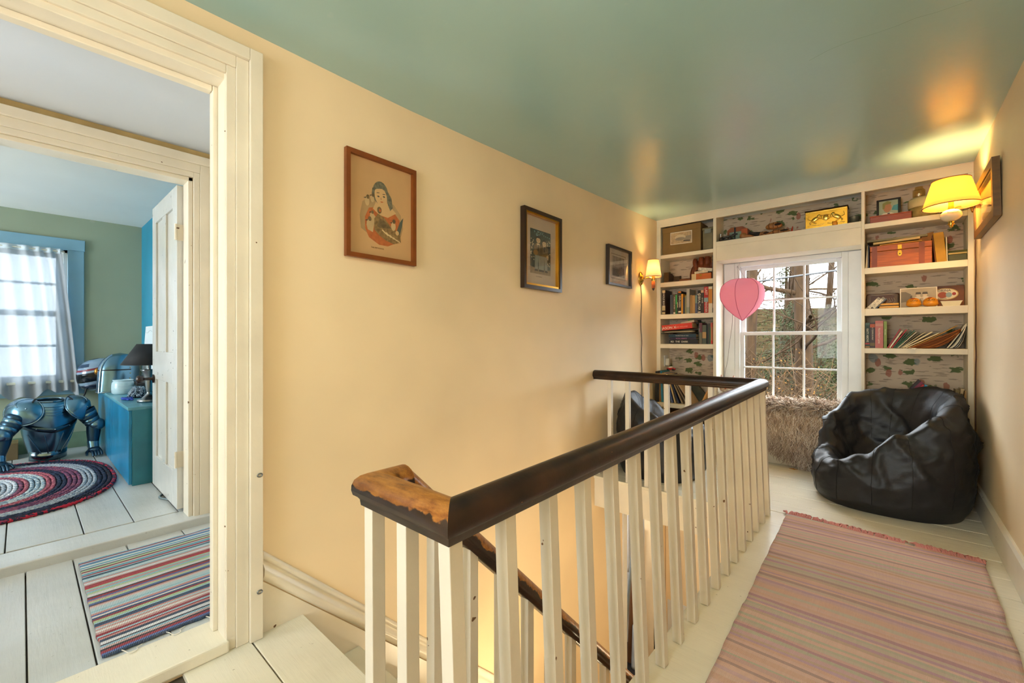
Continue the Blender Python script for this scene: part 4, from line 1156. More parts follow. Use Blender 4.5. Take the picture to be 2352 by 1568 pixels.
for (q, lab) in ((680, 'left orange wooden clog with script on its toe'), (872, 'right orange wooden clog with script on its toe')):
    x = r3(q); t = thing('wooden_clog', lab, 'clog', (x, 4.25, Z3), 'orange wooden clogs')
    b = MB().ball((x, 4.235, Z3 + .033), .040, .034, .036).ball((x, 4.29, Z3 + .028), .030, .05, .028).ball((x, 4.22, Z3 + .02), .042, .03, .02)
    b.build('body', M_CLOG, t, remesh=.004)
    MB().prism([(p[0], p[1]) for p in ell(x, 4.315, .022, .03, 16)], Z3 + .045, Z3 + .056, 'z').build('opening', P('#6a3c12', .7), t)
    b = MB(); b.tube([(x - .022 + .0011 * i + .003 * math.cos(i * .9), 4.2015 + .22 * (-.022 + .0011 * i) ** 2 * 20 * .25, Z3 + .047 + .005 * math.sin(i * .9) * (1.3 if i % 14 < 7 else .6)) for i in range(41)], .0008, 5)
    b.build('script', P('#3a2412', .5), t)
    MB().ball((x - .004, 4.212, Z3 + .062), .012, .006, .003).build('painted_mark', P('#b1381e', .4), t)
cg = thing('cigar_box', 'brown cigar box with an oval paper label at the back of the third right shelf', 'box', (r3(990, 4.34), 4.36, Z3))
xa, xb = r3(745, 4.34), r3(1245, 4.34); w = xb - xa
MB().box(xa, xb, 4.345, 4.405, Z3, Z3 + .148).build('body', P('#6e3812', .5, var=.15), cg, bevel=.002)
MB().box(xa - .002, xb + .002, 4.340, 4.345, Z3 + .0, Z3 + .151).build('lid', P('#75400f', .5, var=.15), cg, bevel=.0015)
xo, zo = r3(1030, 4.338), Z3 + .092
b = MB()
b.prism([(xo + p[0], zo + p[1]) for p in ell(0, 0, .068, .042, 28, -.0)], 4.3385, 4.3398, 'y', 0)
b.prism([(xo + p[0], zo + p[1]) for p in ell(0, 0, .063, .037, 28)], 4.3378, 4.3386, 'y', 1)
b.prism([(xo + p[0], zo + p[1] - .004) for p in ell(-.012, -.002, .024, .022, 20)], 4.3368, 4.3379, 'y', 2)
b.prism([(xo + p[0], zo + p[1]) for p in ell(.046, 0, .010, .011, 14)], 4.3368, 4.3379, 'y', 3)
b.prism([(xo + p[0], zo + p[1]) for p in ell(.02, -.006, .016, .018, 14)], 4.3366, 4.3379, 'y', 4)
lb = b.build('oval_label', [P('#c9a45a', .5), P('#e3d6b6', .5), P('#a2481f', .5), P('#a33024', .5), P('#8fa2a3', .5)], cg)
text('ORINA', .022, frame_of((xo - .004, 4.337, zo + .024), (1, 0, 0), (0, 0, 1)), M_INK_D, lb)
text('LARGA', .013, frame_of((xo - .012, 4.336, zo - .030), (1, 0, 0), (0, 0, 1)), P('#8c5a1e', .5), lb)
wt = thing('white_dish', 'narrow white dish in front of the cigar box', 'dish', (r3(1100), 4.24, Z3))
xa, xb = r3(985), r3(1228)
MB().prism([(xa + .012, Z3), (xb - .012, Z3), (xb, Z3 + .03), (xa, Z3 + .03)], 4.21, 4.28, 'y').build('body', P('#d8cfae', .4), wt, bevel=.002)
MB().box(xa - .002, xb + .002, 4.208, 4.282, Z3 + .03, Z3 + .034).build('rim', P('#e4dcc2', .4), wt, bevel=.001)

# fourth shelf
def r4(q, y=4.205): return onY(1970 + q / 7.128, 790, y).x
G4 = 'books standing at the left of the fourth right shelf'
k4r = .00305 / 7.128 * 1.0
for (a, c, top, col, lab, band, title) in [
 (122, 198, 287, '#23382f', 'dark green book with red and white lettering, leftmost on the fourth right shelf', [(.9, .99, '#3f5a52'), (.02, .06, '#b07a3a'), (.14, .2, '#a32a2e')], [('KATY ABOVE', .5, .017, M_INK_W)]),
 (200, 284, 282, '#3a2c33', 'dark plum book with an orange corner on the fourth right shelf', [(.8, .93, '#b0532e'), (.08, .2, '#6a5a34')], [('A TOWN IN MAY', .55, .012, M_INK_W)]),
 (286, 418, 258, '#b56a6a', 'thick dusty pink book on the fourth right shelf', [(.8, .9, '#c28c80')], [('Northern Lane', .45, .019, M_INK_W)]),
 (427, 478, 270, '#7f9448', 'slim apple green book right of the thick pink one', None, [('field notes', .6, .010, M_INK_W)])]:
    book(r4(a), r4(c) - r4(a), 4.205, .15, Z4, (718 - top) * .000440, col, lab, G4, band=band, title=title)
Ml = lambda q, a, y=4.21: Matrix.Translation((r4(q), y, Z4)) @ Matrix.Rotation(a, 4, 'Y')
leaf_spec = [(.46, .155, .007, '#9c1f2a', 'dark red booklet'), (.50, .14, .009, '#d8cdb8', 'cream card wallet'), (.54, .155, .006, '#b51f28', 'bright red booklet'),
             (.58, .13, .005, '#2a5a40', 'green booklet'), (.62, .155, .005, '#23523a', 'dark green booklet'), (.66, .16, .005, '#376b4b', 'mid green booklet'),
             (.71, .15, .005, '#d6cfb9', 'pale booklet'), (.77, .155, .005, '#5d5a44', 'olive booklet'), (.84, .17, .005, '#c9bb97', 'buff booklet'), (.93, .19, .008, '#e0d2ab', 'cream magazine'),
             (1.02, .20, .007, '#dccda6', 'yellowed magazine'), (1.10, .19, .004, '#c98f3c', 'orange-edged magazine')]
xq = r4(484)
for i, (a, h, th, col, nm) in enumerate(leaf_spec):
    b_ = book(xq, th, 4.21 + .002 * i, .13, Z4, h, col, '%s leaning on the fourth right shelf, %s right of the pink book' % (nm, ['first', 'second', 'third', 'fourth', 'fifth', 'sixth', 'seventh', 'eighth', 'ninth', 'tenth', 'eleventh', 'twelfth'][i]), 'leaning booklets on the fourth right shelf', lean=a, name='booklet', pages=M_WHITEP)
    b_['category'] = 'booklet'; xq += th / math.cos(a) + .0022
# thick sagging heaps of sheets: brown folders then white sheets curling up at the right
def curled(q0, q1, h, col, lab, th, name, cat, n=9, lift=.0, sag=.5):
    t = thing(name, lab, cat, (r4((q0 + q1) / 2), 4.25, Z4))
    x0, x1 = r4(q0), r4(q1)
    for k in range(n):
        f = k / max(1, n - 1)
        def fn(a, c, f=f):
            s = a
            x = x0 + (x1 - x0) * (s * (1 - .35 * f) + .35 * f) + .0
            z = Z4 + .004 + lift + h * (s ** (1.1 + sag * f)) * (1 - .12 * f) * (1 if f < .99 else 1)
            return (x, 4.208 + .004 * (k % 3) + .15 * c, z)
        MB().grid(8, 1, fn).build('sheet', P(col[k % len(col)], .7, var=.15), t, thick=th)
    return t
curled(880, 1690, .128, ['#8a4a14', '#7a3f10', '#94551c', '#6c370e'], 'thick heap of brown folders curling up on the fourth right shelf', .007, 'folder_heap', 'folders', 11, sag=1.0)
curled(960, 1640, .132, ['#d39a44'], 'single orange-edged folder lying over the brown folder heap', .003, 'orange_folder', 'folder', 1, lift=.022)
curled(1470, 1785, .165, ['#d9d2bf', '#2a2925', '#cfc7b0', '#e2dccb', '#33302b'], 'curved black and white magazines upright at the right end of the fourth shelf', .005, 'magazine_sheaf', 'magazines', 8, sag=1.6)
b = MB(); b.add([(r4(830), 4.17, Z4 + .0015), (r4(960), 4.17, Z4 + .0015), (r4(985), 4.27, Z4 + .003), (r4(800), 4.27, Z4 + .003)], [(0, 1, 2, 3)]).add([(r4(870), 4.17, Z4 + .0015), (r4(950), 4.17, Z4 + .0015), (r4(930), 4.165, Z4 - .012)], [(0, 1, 2)])
tag(b.build('loose_sheet', M_WHITEP, None, thick=.001), 'loose white sheet poking over the edge of the fourth right shelf', 'paper')

# bottom of the right bay, tops showing over the bean bag
GR = 'books showing above the big bean bag'
for (q, vtop, a, w, col, lab, title) in [
 (690, 873, .62, .015, '#2a1a20', 'dark book leaning right above the big bean bag', None), (745, 877, .62, .018, '#7d2142', 'crimson book leaning right above the big bean bag', 'MARINE'),
 (815, 883, .62, .014, '#c42a2c', 'bright red book leaning right above the big bean bag', None), (860, 884, .62, .014, '#3a9fd0', 'sky blue book leaning right above the big bean bag', None)]:
    L = .44
    p = onY(1970 + (q + 105) / 7.128, vtop, 4.24)
    x0 = p.x - math.sin(a) * L * .62
    b_ = book(x0, w, 4.20, .09, .449, (p.z - .449) / math.cos(a), col, lab, GR, lean=a)
for (q, col, lab) in ((1215, '#1f7f92', 'teal book leaning right above the middle of the big bean bag'), (1180, '#c2685a', 'coral book beside the leaning teal one above the bean bag')):
    p = onY(1970 + q / 7.128, 885 if q > 1200 else 893, 4.24)
    book(p.x - .2, .014, 4.305 + (.0 if q > 1200 else .052), .048, .449, (p.z - .449) / math.cos(.5), col, lab, GR, lean=.5)
for i, (q, v) in enumerate(((1380, 899), (1500, 903), (1560, 895), (1640, 893), (1690, 897), (1745, 893))):
    p = onY(1970 + q / 7.128, v, 4.26)
    t = book(p.x, .02, 4.26, .13, .449, p.z - .449, ['#6d6a52', '#b58f58', '#8a7a4c', '#c4b28a', '#a8824a', '#4c4a36'][i], 'worn paperback showing behind the right side of the bean bag, %s from the left' % od[i], GR, lean=.05)
pk = book(r4(218), .022, 4.24, .12, .449, onY(2001, 897, 4.24).z - .449, '#c83a68', 'hot pink book peeking out at the left above the bean bag', GR)

for o in list(C.objects):      # everything on the shelves rests a hair above the boards
    if o.parent is None and o.get('category') and o.location.y > 4.0 and o.name != 'built_in_bookcase':
        o.location.z += .0012

# ---------------------------------------------------------------- pictures
def picture(name, label, O, ax, w, h, fw, depth, fmat, inner=None, tilt=0.0):
    """framed picture: O lower-left corner on the wall, ax along the wall; returns (thing, matrix with z towards the room)"""
    t = thing(name, label, 'picture', O)
    M0 = frame_of(O, ax, (0, 0, 1)) @ Matrix.Rotation(tilt, 4, 'X')
    M0 = M0 if (M0.to_3x3() @ Vector((0, 0, 1))).length else M0
    b = MB(M0)
    for p in ([(0, 0), (w, 0), (w - fw, fw), (fw, fw)], [(w, 0), (w, h), (w - fw, h - fw), (w - fw, fw)], [(w, h), (0, h), (fw, h - fw), (w - fw, h - fw)], [(0, h), (0, 0), (fw, fw), (fw, h - fw)]):
        MB(M0).prism(p, .002, depth, 'z').build('frame_side', fmat, t, bevel=.002)
    if inner:
        iw, imat = inner
        for p in ([(fw, fw), (w - fw, fw), (w - fw - iw, fw + iw), (fw + iw, fw + iw)], [(w - fw, fw), (w - fw, h - fw), (w - fw - iw, h - fw - iw), (w - fw - iw, fw + iw)],
                  [(w - fw, h - fw), (fw, h - fw), (fw + iw, h - fw - iw), (w - fw - iw, h - fw - iw)], [(fw, h - fw), (fw, fw), (fw + iw, fw + iw), (fw + iw, h - fw - iw)]):
            MB(M0).prism(p, .002, depth * .8, 'z').build('frame_slip', imat, t)
    return t, M0


def m_picglass():
    t = NT('picture_glass'); t.t.nodes.remove(t.b)
    a = t.n('ShaderNodeBsdfTransparent'); g_ = t.n('ShaderNodeBsdfGlossy', Roughness=.03)
    f = t.n('ShaderNodeLayerWeight', Blend=.5); m = t.n('ShaderNodeMixShader')
    t.l(t.math('ADD', t.math('MULTIPLY', t.math('POWER', f.outputs['Facing'], 3.5), .7), .05), m.inputs[0]); t.l(a.outputs[0], m.inputs[1]); t.l(g_.outputs[0], m.inputs[2]); t.l(m.outputs[0], t.out.inputs[0]); return t.mat


M_PGLASS = m_picglass()
axl = Vector((-.0141, 1, 0)).normalized()
def wp(y, z): return (wl(y) + .001, y, z)
# 1: print of a girl holding hens
y0, z0 = .882, 1.402; W1, H1 = .352, .452
M_FR1 = P('#7d3f12', .35, var=.15, vs=20, stretch=(1, 1, 1))
pic, M0 = picture('framed_print', 'old print of a girl with hens in a plain orange-brown wooden frame', wp(y0, z0), axl, W1, H1, .019, .022, M_FR1)
b = MB(M0)
def poly(pts, lvl, m): b.prism(pts, .004 + lvl * .00012, .0041 + lvl * .00012, 'z', m)
def E(cx, cy, rx, ry, lvl, m, rot=0, n=22): poly(ell(cx, cy, rx, ry, n, rot), lvl, m)
poly([(.018, .018), (W1 - .018, .018), (W1 - .018, H1 - .018), (.018, H1 - .018)], 0, 0)
# coordinates as fractions of the sheet
def q(pts): return [(.019 + x * (W1 - .038), .019 + y * (H1 - .038)) for x, y in pts]
def Eq(x, y, rx, ry, lvl, m, rot=0): E(.019 + x * (W1 - .038), .019 + y * (H1 - .038), rx * (W1 - .038), ry * (H1 - .038), lvl, m, rot)
poly(q([(.18, .27), (.16, .40), (.20, .55), (.30, .60), (.70, .60), (.82, .50), (.86, .36), (.82, .26), (.6, .22), (.35, .2)]), 1, 1)
poly(q([(.24, .28), (.24, .40), (.30, .50), (.52, .55), (.72, .50), (.80, .44), (.80, .30), (.74, .18), (.60, .13), (.46, .13), (.30, .19)]), 2, 2)     # red dress
poly(q([(.26, .32), (.34, .47), (.40, .42), (.36, .25), (.28, .27)]), 3, 3)                                      # white sleeve
poly(q([(.36, .50), (.42, .60), (.58, .60), (.74, .51), (.60, .44), (.46, .45)]), 4, 4)                          # shoulders
Eq(.48, .685, .125, .125, 5, 5)                                                                                  # hair
poly(q([(.58, .74), (.66, .66), (.68, .56), (.64, .52), (.60, .58), (.57, .66)]), 6, 5)
poly(q([(.35, .72), (.34, .62), (.37, .58), (.41, .62), (.42, .72)]), 6, 5)
poly(q([(.47, .60), (.49, .53), (.58, .54), (.58, .63)]), 7, 4)
Eq(.485, .65, .098, .105, 8, 4, .25)                                                                             # face
poly(q([(.38, .70), (.44, .765), (.54, .775), (.61, .70), (.56, .72), (.50, .735), (.42, .72)]), 10, 5)
for ex in (.445, .535): Eq(ex, .655 + (.535 - ex) * -.12, .018, .008, 11, 6)
for ex in (.44, .535): poly(q([(ex - .025, .675), (ex + .025, .682), (ex + .02, .688), (ex - .02, .683)]), 11, 6)
poly(q([(.485, .645), (.50, .618), (.478, .616)]), 11, 7); poly(q([(.47, .592), (.50, .585), (.53, .597), (.50, .60)]), 11, 2)
poly(q([(.38, .28), (.38, .40), (.44, .46), (.54, .43), (.66, .34), (.80, .30), (.82, .20), (.70, .165), (.56, .19), (.46, .23)]), 12, 8)    # hen
poly(q([(.42, .33), (.47, .41), (.56, .39), (.66, .33), (.56, .32), (.47, .31)]), 13, 9)
for k in range(5): poly(q([(.50 + .06 * k, .29 - .02 * k), (.60 + .05 * k, .24 - .012 * k), (.61 + .05 * k, .248 - .012 * k), (.51 + .06 * k, .302 - .02 * k)]), 13, 10)
Eq(.46, .50, .035, .036, 14, 9); poly(q([(.45, .50), (.47, .52), (.49, .50), (.47, .475)]), 15, 2)
for (x, y, s) in ((.27, .56, 1), (.35, .60, .8), (.30, .33, 1.1), (.34, .42, .8), (.69, .36, 1.1)):                # chicks
    Eq(x, y, .035 * s, .045 * s, 14, 3); Eq(x + .01, y + .05 * s, .024 * s, .022 * s, 15, 9)
    poly(q([(x - .06 * s, y + .03), (x - .02 * s, y + .045), (x - .02 * s, y + .03)]), 15, 6)
poly(q([(.74, .30), (.80, .42), (.86, .48), (.84, .38), (.80, .28)]), 13, 11); Eq(.755, .295, .03, .025, 15, 4)
b.build('print', [P('#c39a68', .7, var=.08, vs=5), P('#a98a5e', .7, var=.15), P('#b3622f', .7, var=.15, vs=60), P('#c0a273', .7), P('#c9a26e', .7, var=.04), P('#6a644e', .7, var=.35, vs=90), P('#4a4638', .7),
                  P('#a97b50', .7), P('#85683c', .7, var=.4, vs=70), P('#6b5736', .7, var=.3, vs=60), P('#d3b684', .7), P('#53584a', .7)], pic)
text('THE PET FLOCK', .009, M0 @ Matrix.Translation((W1 * .44, H1 * .125, .005)), P('#8f6d44', .7), pic)

# 2: print of two boys in a black and gold frame
y0, z0 = 2.035, 1.378; W2, H2 = .412, .505
pic, M0 = picture('framed_print', 'print of two boys on a wide pale mat in a black and gold frame', wp(y0, z0), axl, W2, H2, .022, .034, P('#2b1a0e', .3), (.013, M_BRASS))
b = MB(M0)
poly([(.03, .03), (W2 - .03, .03), (W2 - .03, H2 - .03), (.03, H2 - .03)], 0, 0)
xa, xb, ya, yb_ = .095, W2 - .095, .105, H2 - .115
def q2(pts): return [(xa + x * (xb - xa), ya + y * (yb_ - ya)) for x, y in pts]
def E2(x, y, rx, ry, lvl, m): poly([(xa + (x + rx * math.cos(2 * PI * i / 14)) * (xb - xa), ya + (y + ry * math.sin(2 * PI * i / 14)) * (yb_ - ya)) for i in range(14)], lvl, m)
poly(q2([(0, 0), (1, 0), (1, 1), (0, 1)]), 1, 1)
poly(q2([(.0, .0), (1, .0), (1, .13), (.5, .09), (0, .16)]), 2, 2)
rr = random.Random(5)
for k in range(60):
    x = rr.choice([rr.uniform(.02, .18), rr.uniform(.82, .97)]) if k < 40 else rr.uniform(.05, .95); y = rr.uniform(.2, .8) if k < 40 else rr.uniform(.86, .97)
    E2(x, y, .022, .014, 2, 3 if k < 40 else 4)
for cx_, top in ((.38, .83), (.68, .78)):
    s = 1 if cx_ < .5 else -1
    poly(q2([(cx_ - .17, .10), (cx_ - .02, .10), (cx_, .40), (cx_ + .03, .10), (cx_ + .16, .10), (cx_ + .15, .45), (cx_ - .15, .45)]), 4, 5)
    poly(q2([(cx_ - .20, .42), (cx_ + .18, .42), (cx_ + .2, .62), (cx_ + .1, .69), (cx_ - .1, .69), (cx_ - .2, .62)]), 5, 6)
    poly(q2([(cx_ - .08, .69), (cx_ + .07, .69), (cx_ + .0, .55)]), 6, 3)
    poly(q2([(cx_ - .03, .66), (cx_ + .03, .66), (cx_ + .02, .52), (cx_ - .02, .52)]), 7, 8)
    E2(cx_, top - .06, .10, .072, 8, 7); poly(q2([(cx_ - .11, top - .05), (cx_ - .1, top + .01), (cx_, top + .035), (cx_ + .1, top + .01), (cx_ + .11, top - .05), (cx_ + .06, top - .015), (cx_ - .06, top - .015)]), 9, 8)
    for e in (-.04, .04): E2(cx_ + e, top - .06, .014, .007, 10, 8)
    poly(q2([(cx_ - .03, top - .10), (cx_ + .03, top - .10), (cx_, top - .107)]), 10, 8)
    poly(q2([(cx_ - .18, .06), (cx_ - .01, .06), (cx_ - .02, .105), (cx_ - .15, .105)]), 6, 8); poly(q2([(cx_ + .03, .06), (cx_ + .19, .06), (cx_ + .15, .105), (cx_ + .03, .105)]), 6, 8)
E2(.25, .48, .11, .062, 9, 9); E2(.84, .43, .06, .035, 9, 7)
poly(q2([(.42, .60), (.66, .56), (.66, .60), (.44, .645)]), 8, 6)
b.build('print', [P('#c4b09a', .6, var=.04), P('#35423f', .6, var=.35, vs=40), P('#8d7a5e', .6, var=.3, vs=50), P('#cfc0a2', .6), P('#7da3a5', .6), P('#8f948c', .6, var=.1), P('#6f5d42', .6, var=.3, vs=60), P('#cbb089', .6), P('#1d1a16', .6), P('#a17a42', .6)], pic)
tag(MB(M0).box(.03, W2 - .03, .03, H2 - .03, .012, .0135).build('glass', M_PGLASS, pic))
text('two brothers', .012, M0 @ Matrix.Translation((W2 * .45, .088, .0055)), P('#8d7a66', .7), pic)

# 3: small landscape near the sconce
y0, z0 = 3.125, 1.508; W3, H3 = .43, .325
pic, M0 = picture('framed_print', 'small brown landscape print in a thin dark frame beside the left wall lamp', wp(y0, z0), axl, W3, H3, .017, .03, P('#332a24', .35))
b = MB(M0)
poly([(.016, .016), (W3 - .016, .016), (W3 - .016, H3 - .016), (.016, H3 - .016)], 0, 0)
poly([(.085, .06), (W3 - .075, .06), (W3 - .075, H3 - .055), (.085, H3 - .055)], 1, 1)
poly([(.092, .067), (W3 - .082, .067), (W3 - .082, H3 - .062), (.092, H3 - .062)], 2, 0)
poly([(.108, .085), (W3 - .098, .085), (W3 - .098, H3 - .075), (.108, H3 - .075)], 3, 2)
poly([(.108, .15), (.16, .165), (.22, .152), (.28, .168), (W3 - .098, .158), (W3 - .098, .085), (.108, .085)], 4, 3)
b.build('print', [P('#c9b8a4', .6), P('#8b7a68', .6), P('#8d7d70', .6, var=.3, vs=30), P('#6f6052', .6, var=.35, vs=50)], pic)
MB(M0).box(.016, W3 - .016, .016, H3 - .016, .012, .0135).build('glass', M_PGLASS, pic)

# 4: picture on the right wall
Mr0 = (XR - .001, 3.868, 1.672)
pic, M0 = picture('framed_picture', 'glazed picture in a thick brown wooden frame on the right wall', Mr0, (0, -1, 0), .66, .30, .042, .030, P('#6b4a1d', .4, var=.2, stretch=(1, 6, 6)), (.010, P('#a8894a', .4)), tilt=.02)
b = MB(M0)
poly([(.04, .04), (.62, .04), (.62, .26), (.04, .26)], 0, 0)
poly([(.10, .08), (.56, .08), (.56, .22), (.10, .22)], 1, 1); poly([(.10, .08), (.56, .08), (.56, .12), (.3, .14), (.10, .11)], 2, 2)
b.build('print', [P('#d9c28a', .6), P('#c7a766', .6, var=.2), P('#8d6d38', .6, var=.3)], pic)
MB(M0).box(.05, .61, .05, .25, .014, .0155).build('glass', M_PGLASS, pic)

# ---------------------------------------------------------------- wall lamps
def m_shade(name, col, em, est):
    t = NT(name); v = t.coord()
    t.t.nodes.remove(t.b)
    a = t.n('ShaderNodeBsdfTranslucent'); a.inputs[0].default_value = (*lin(col), 1)
    d = t.n('ShaderNodeBsdfDiffuse'); d.inputs[0].default_value = (*lin(col), 1)
    e = t.n('ShaderNodeEmission', Strength=est); e.inputs[0].default_value = (*em, 1)
    m = t.n('ShaderNodeMixShader'); m.inputs[0].default_value = .5; ad = t.n('ShaderNodeAddShader')
    t.l(a.outputs[0], m.inputs[1]); t.l(d.outputs[0], m.inputs[2]); t.l(m.outputs[0], ad.inputs[0]); t.l(e.outputs[0], ad.inputs[1]); t.l(ad.outputs[0], t.out.inputs[0])
    return t.mat


def m_bulb(col, st):
    t = NT('lit_bulb'); t.t.nodes.remove(t.b); e = t.n('ShaderNodeEmission', Strength=st); e.inputs[0].default_value = (*col, 1)
    t.l(e.outputs[0], t.out.inputs[0]); return t.mat


def wall_lamp(label, plate, wall_n, top, rb, rt, hs, shade_m, bulb_col, power, cord_pts, ball, arm_z):
    t = thing('wall_lamp', label, 'lamp', plate)
    pl = Vector(plate); n = Vector(wall_n)
    Mx = n.to_track_quat('Z', 'X').to_matrix()
    MB().lathe([(0, 0), (.05, 0), (.052, .004), (.046, .012), (.030, .016), (.026, .026), (.012, .032), (0, .033)], 24, pl, M=Mx @ Matrix.Diagonal((1.25, .85, 1))).build('backplate', M_BRASS2, t)
    tp = Vector(top)
    low = tp - Vector((0, 0, hs * .5))
    MB().tube(rail_path([pl + n * .025, pl + n * .05 + Vector((0, 0, arm_z * .3)), low.lerp(pl, .3) * 1.0 + Vector((0, 0, arm_z)) - Vector((0, 0, 0)), Vector((low.x, low.y, low.z + arm_z - .02))], 5), .0055, 8).build('arm', M_BRASS2, t)
    MB().lathe([(.004, -.06), (.014, -.055), (.016, -.03), (.013, .0), (.013, .045), (0, .047)], 16, (tp.x, tp.y, tp.z - hs * .5)).build('socket', M_BRASS2, t)
    MB().ball((tp.x, tp.y, tp.z + .0), .011, .011, .016, 14, 10).build('bulb', m_bulb(bulb_col, 30), t)
    s = MB().lathe([(rb, -hs / 2), (rt, hs / 2)], 36, tp)
    s.f = s.f[:36]; s.m = s.m[:36]; s.s = s.s[:36]
    so = s.build('shade', shade_m, t, thick=.0012)
    for r, z in ((rb, -hs / 2), (rt, hs / 2)):
        MB().tube([(tp.x + (r + .0006) * math.cos(2 * PI * i / 36), tp.y + (r + .0006) * math.sin(2 * PI * i / 36), tp.z + z) for i in range(37)], .0028, 6).build('shade_trim', P('#9b5a2e', .5), so)
    if ball == 'ball':
        c = Vector((tp.x, tp.y, tp.z - hs * .5 - .055))
        MB().lathe([(.0485 * math.sin(PI * i / 14), .037 * math.cos(PI * i / 14)) for i in range(15)], 32, c).build('ceramic_ball', P('#e3d3ad', .25, var=.06), t)
        MB().tube([(c.x - .02, c.y - .044, c.z + .012), (c.x + .005, c.y - .048, c.z + .004), (c.x + .03, c.y - .038, c.z + .012)], .0015, 5).build('painted_flowers', P('#8f6a3c', .5), t)
        MB().lathe([(.004, 0), (.016, -.006), (.010, -.012), (.018, -.020), (.008, -.028), (.010, -.034), (0, -.044)], 16, (c.x, c.y, c.z - .034)).build('finial', M_BRASS2, t)
    else:
        c = Vector((tp.x, tp.y, tp.z - hs * .5 - .02))
        MB().lathe([(.006, 0), (.015, -.008), (.0165, -.075), (.012, -.085)], 16, c).build('wood_turning', P('#b0551c', .4), t)
        MB().lathe([(.010, 0), (.014, -.004), (.008, -.012), (.006, -.018), (0, -.022)], 14, (c.x, c.y, c.z - .085)).build('finial', P('#3a2412', .3), t)
    MB().tube(rail_path(cord_pts, 5), .0035, 6).build('cord', P('#54301e' if ball == 'ball' else '#2a2624', .5), t)
    lamp('wall_lamp_bulb', 'POINT', (tp.x, tp.y, tp.z + .0), power, bulb_col, .03)
    return t


xl = wl(3.8)
wall_lamp('brass wall lamp with a small cream shade left of the bookcase', (xl, 3.795, 1.625), (1, 0, 0), (-1.632, 3.82, 1.712), .070, .046, .155,
          m_shade('cream_shade', '#f0dfb4', (1.0, .66, .28), .22), (1.0, .66, .28), SCONCE_L,
          [(xl + .006, 3.795, 1.58), (xl + .008, 3.805, 1.4), (xl + .008, 3.79, 1.2), (xl + .008, 3.81, 1.05), (xl + .008, 3.80, .9), (xl + .008, 3.815, .7), (xl + .008, 3.81, .3)], 'wood', 0.0)
wall_lamp('swing-arm wall lamp with a large glowing yellow shade and ceramic ball on the right wall', (XR, 4.02, 1.905), (-1, 0, 0), (.277, 3.725, 1.945), .128, .085, .158,
          m_shade('yellow_shade', '#f2d277', (1.0, .62, .10), .30), AMBER, SCONCE_R,
          [(XR - .006, 4.03, 1.86), (XR - .008, 4.03, 1.70), (XR - .008, 4.04, 1.62), (XR - .008, 4.02, 1.5), (XR - .008, 4.035, 1.38), (XR - .008, 4.02, 1.2), (XR - .008, 4.035, 1.08), (XR - .008, 4.01, .95), (XR - .008, 4.03, .82), (XR - .008, 4.03, .3)], 'ball', 0.0)

# ---------------------------------------------------------------- pink fabric lantern hanging in the window recess
pb = thing('fabric_lantern', 'pink ribbed fabric balloon lantern hanging at the left of the window', 'lantern', (-.968, 4.12, 1.24))
cL = Vector((-.968, 4.135, 1.41)); NG = 6
def lr(t):      # radius along the lantern from tip (0) to crown (1)
    T = [(0, .002), (.12, .062), (.3, .130), (.5, .170), (.64, .178), (.8, .168), (.9, .143), (.97, .105), (1, .078)]
    for (a, x), (c, y) in zip(T, T[1:]):
        if t <= c: f = (t - a) / (c - a); return x + (y - x) * f
    return .078
def lpt(a, t, bulge=0.0):
    z = -.185 + .36 * t
    r = lr(t) + bulge
    return cL + Vector((r * math.cos(a), r * math.sin(a), z))
def m_pink():
    t = NT('pink_fabric'); t.t.nodes.remove(t.b)
    a = t.n('ShaderNodeBsdfTranslucent'); a.inputs[0].default_value = (*lin('#ffc0d2'), 1); d = t.n('ShaderNodeBsdfDiffuse'); d.inputs[0].default_value = (*lin('#f7adbd'), 1)
    m = t.n('ShaderNodeMixShader'); m.inputs[0].default_value = .6; t.l(a.outputs[0], m.inputs[1]); t.l(d.outputs[0], m.inputs[2]); t.l(m.outputs[0], t.out.inputs[0]); return t.mat
M_PINK = m_pink()
for k in range(NG):
    a0 = 2 * PI * k / NG + .45
    MB().grid(10, 16, lambda a, t: lpt(a0 + a * 2 * PI / NG, .0 + .985 * t, -.018 * math.sin(PI * a) * math.sin(PI * min(1, t * .92))), 0).build('fabric_panel', M_PINK, pb)
    MB().tube([lpt(a0, .985 * i / 18, .001) for i in range(19)], .0022, 6).build('rib', P('#c9607c', .5), pb)
MB().tube([lpt(a, .985) for a in [2 * PI * i / 20 for i in range(21)]], .0025, 6).build('top_ring', P('#d9a0ae', .5), pb)
hk = (-1.07, YW - .028, 1.745)
MB().tube([cL + Vector((-.03, 0, .17)), hk], .0012, 5).tube([cL + Vector((.03, 0, .17)), hk], .0012, 5).build('hanging_string', P('#8a8a8a', .6), pb)
MB().tube(rail_path([cL + Vector((-.10, .03, -.05)), (-1.06, 4.2, 1.25), (-1.10, 4.25, 1.02), (-1.14, 4.34, .86), (-1.17, 4.37, .74), (-1.175, 4.385, .6), (-1.175, 4.39, .455)], 6), .0018, 5).build('cord', P('#6a6460', .6), pb)
tag(MB().box(-1.078, -1.062, YW - .034, YW - .02, 1.73, 1.755).build('string_hook', M_WHITE, pb), 'white hook on the window panel')

# ---------------------------------------------------------------- bean bags
def m_beanbag():
    t = NT('black_nylon'); v = t.coord()
    t.col(t.ramp(t.noise(v, 4, 4).outputs[0], [(.3, (.005, .0055, .008)), (.7, (.011, .012, .016))]))
    t.set(Roughness=.50, Specular__IOR__Level=.55)
    h = t.math('ADD', t.math('MULTIPLY', t.noise(t.coord((5, 5, 9)), 2.2, 4, .6).outputs[0], 1.0), t.math('MULTIPLY', t.noise(v, 24, 3).outputs[0], .12))
    t.bump(h, .10, .03); return t.mat


M_BAG = m_beanbag()


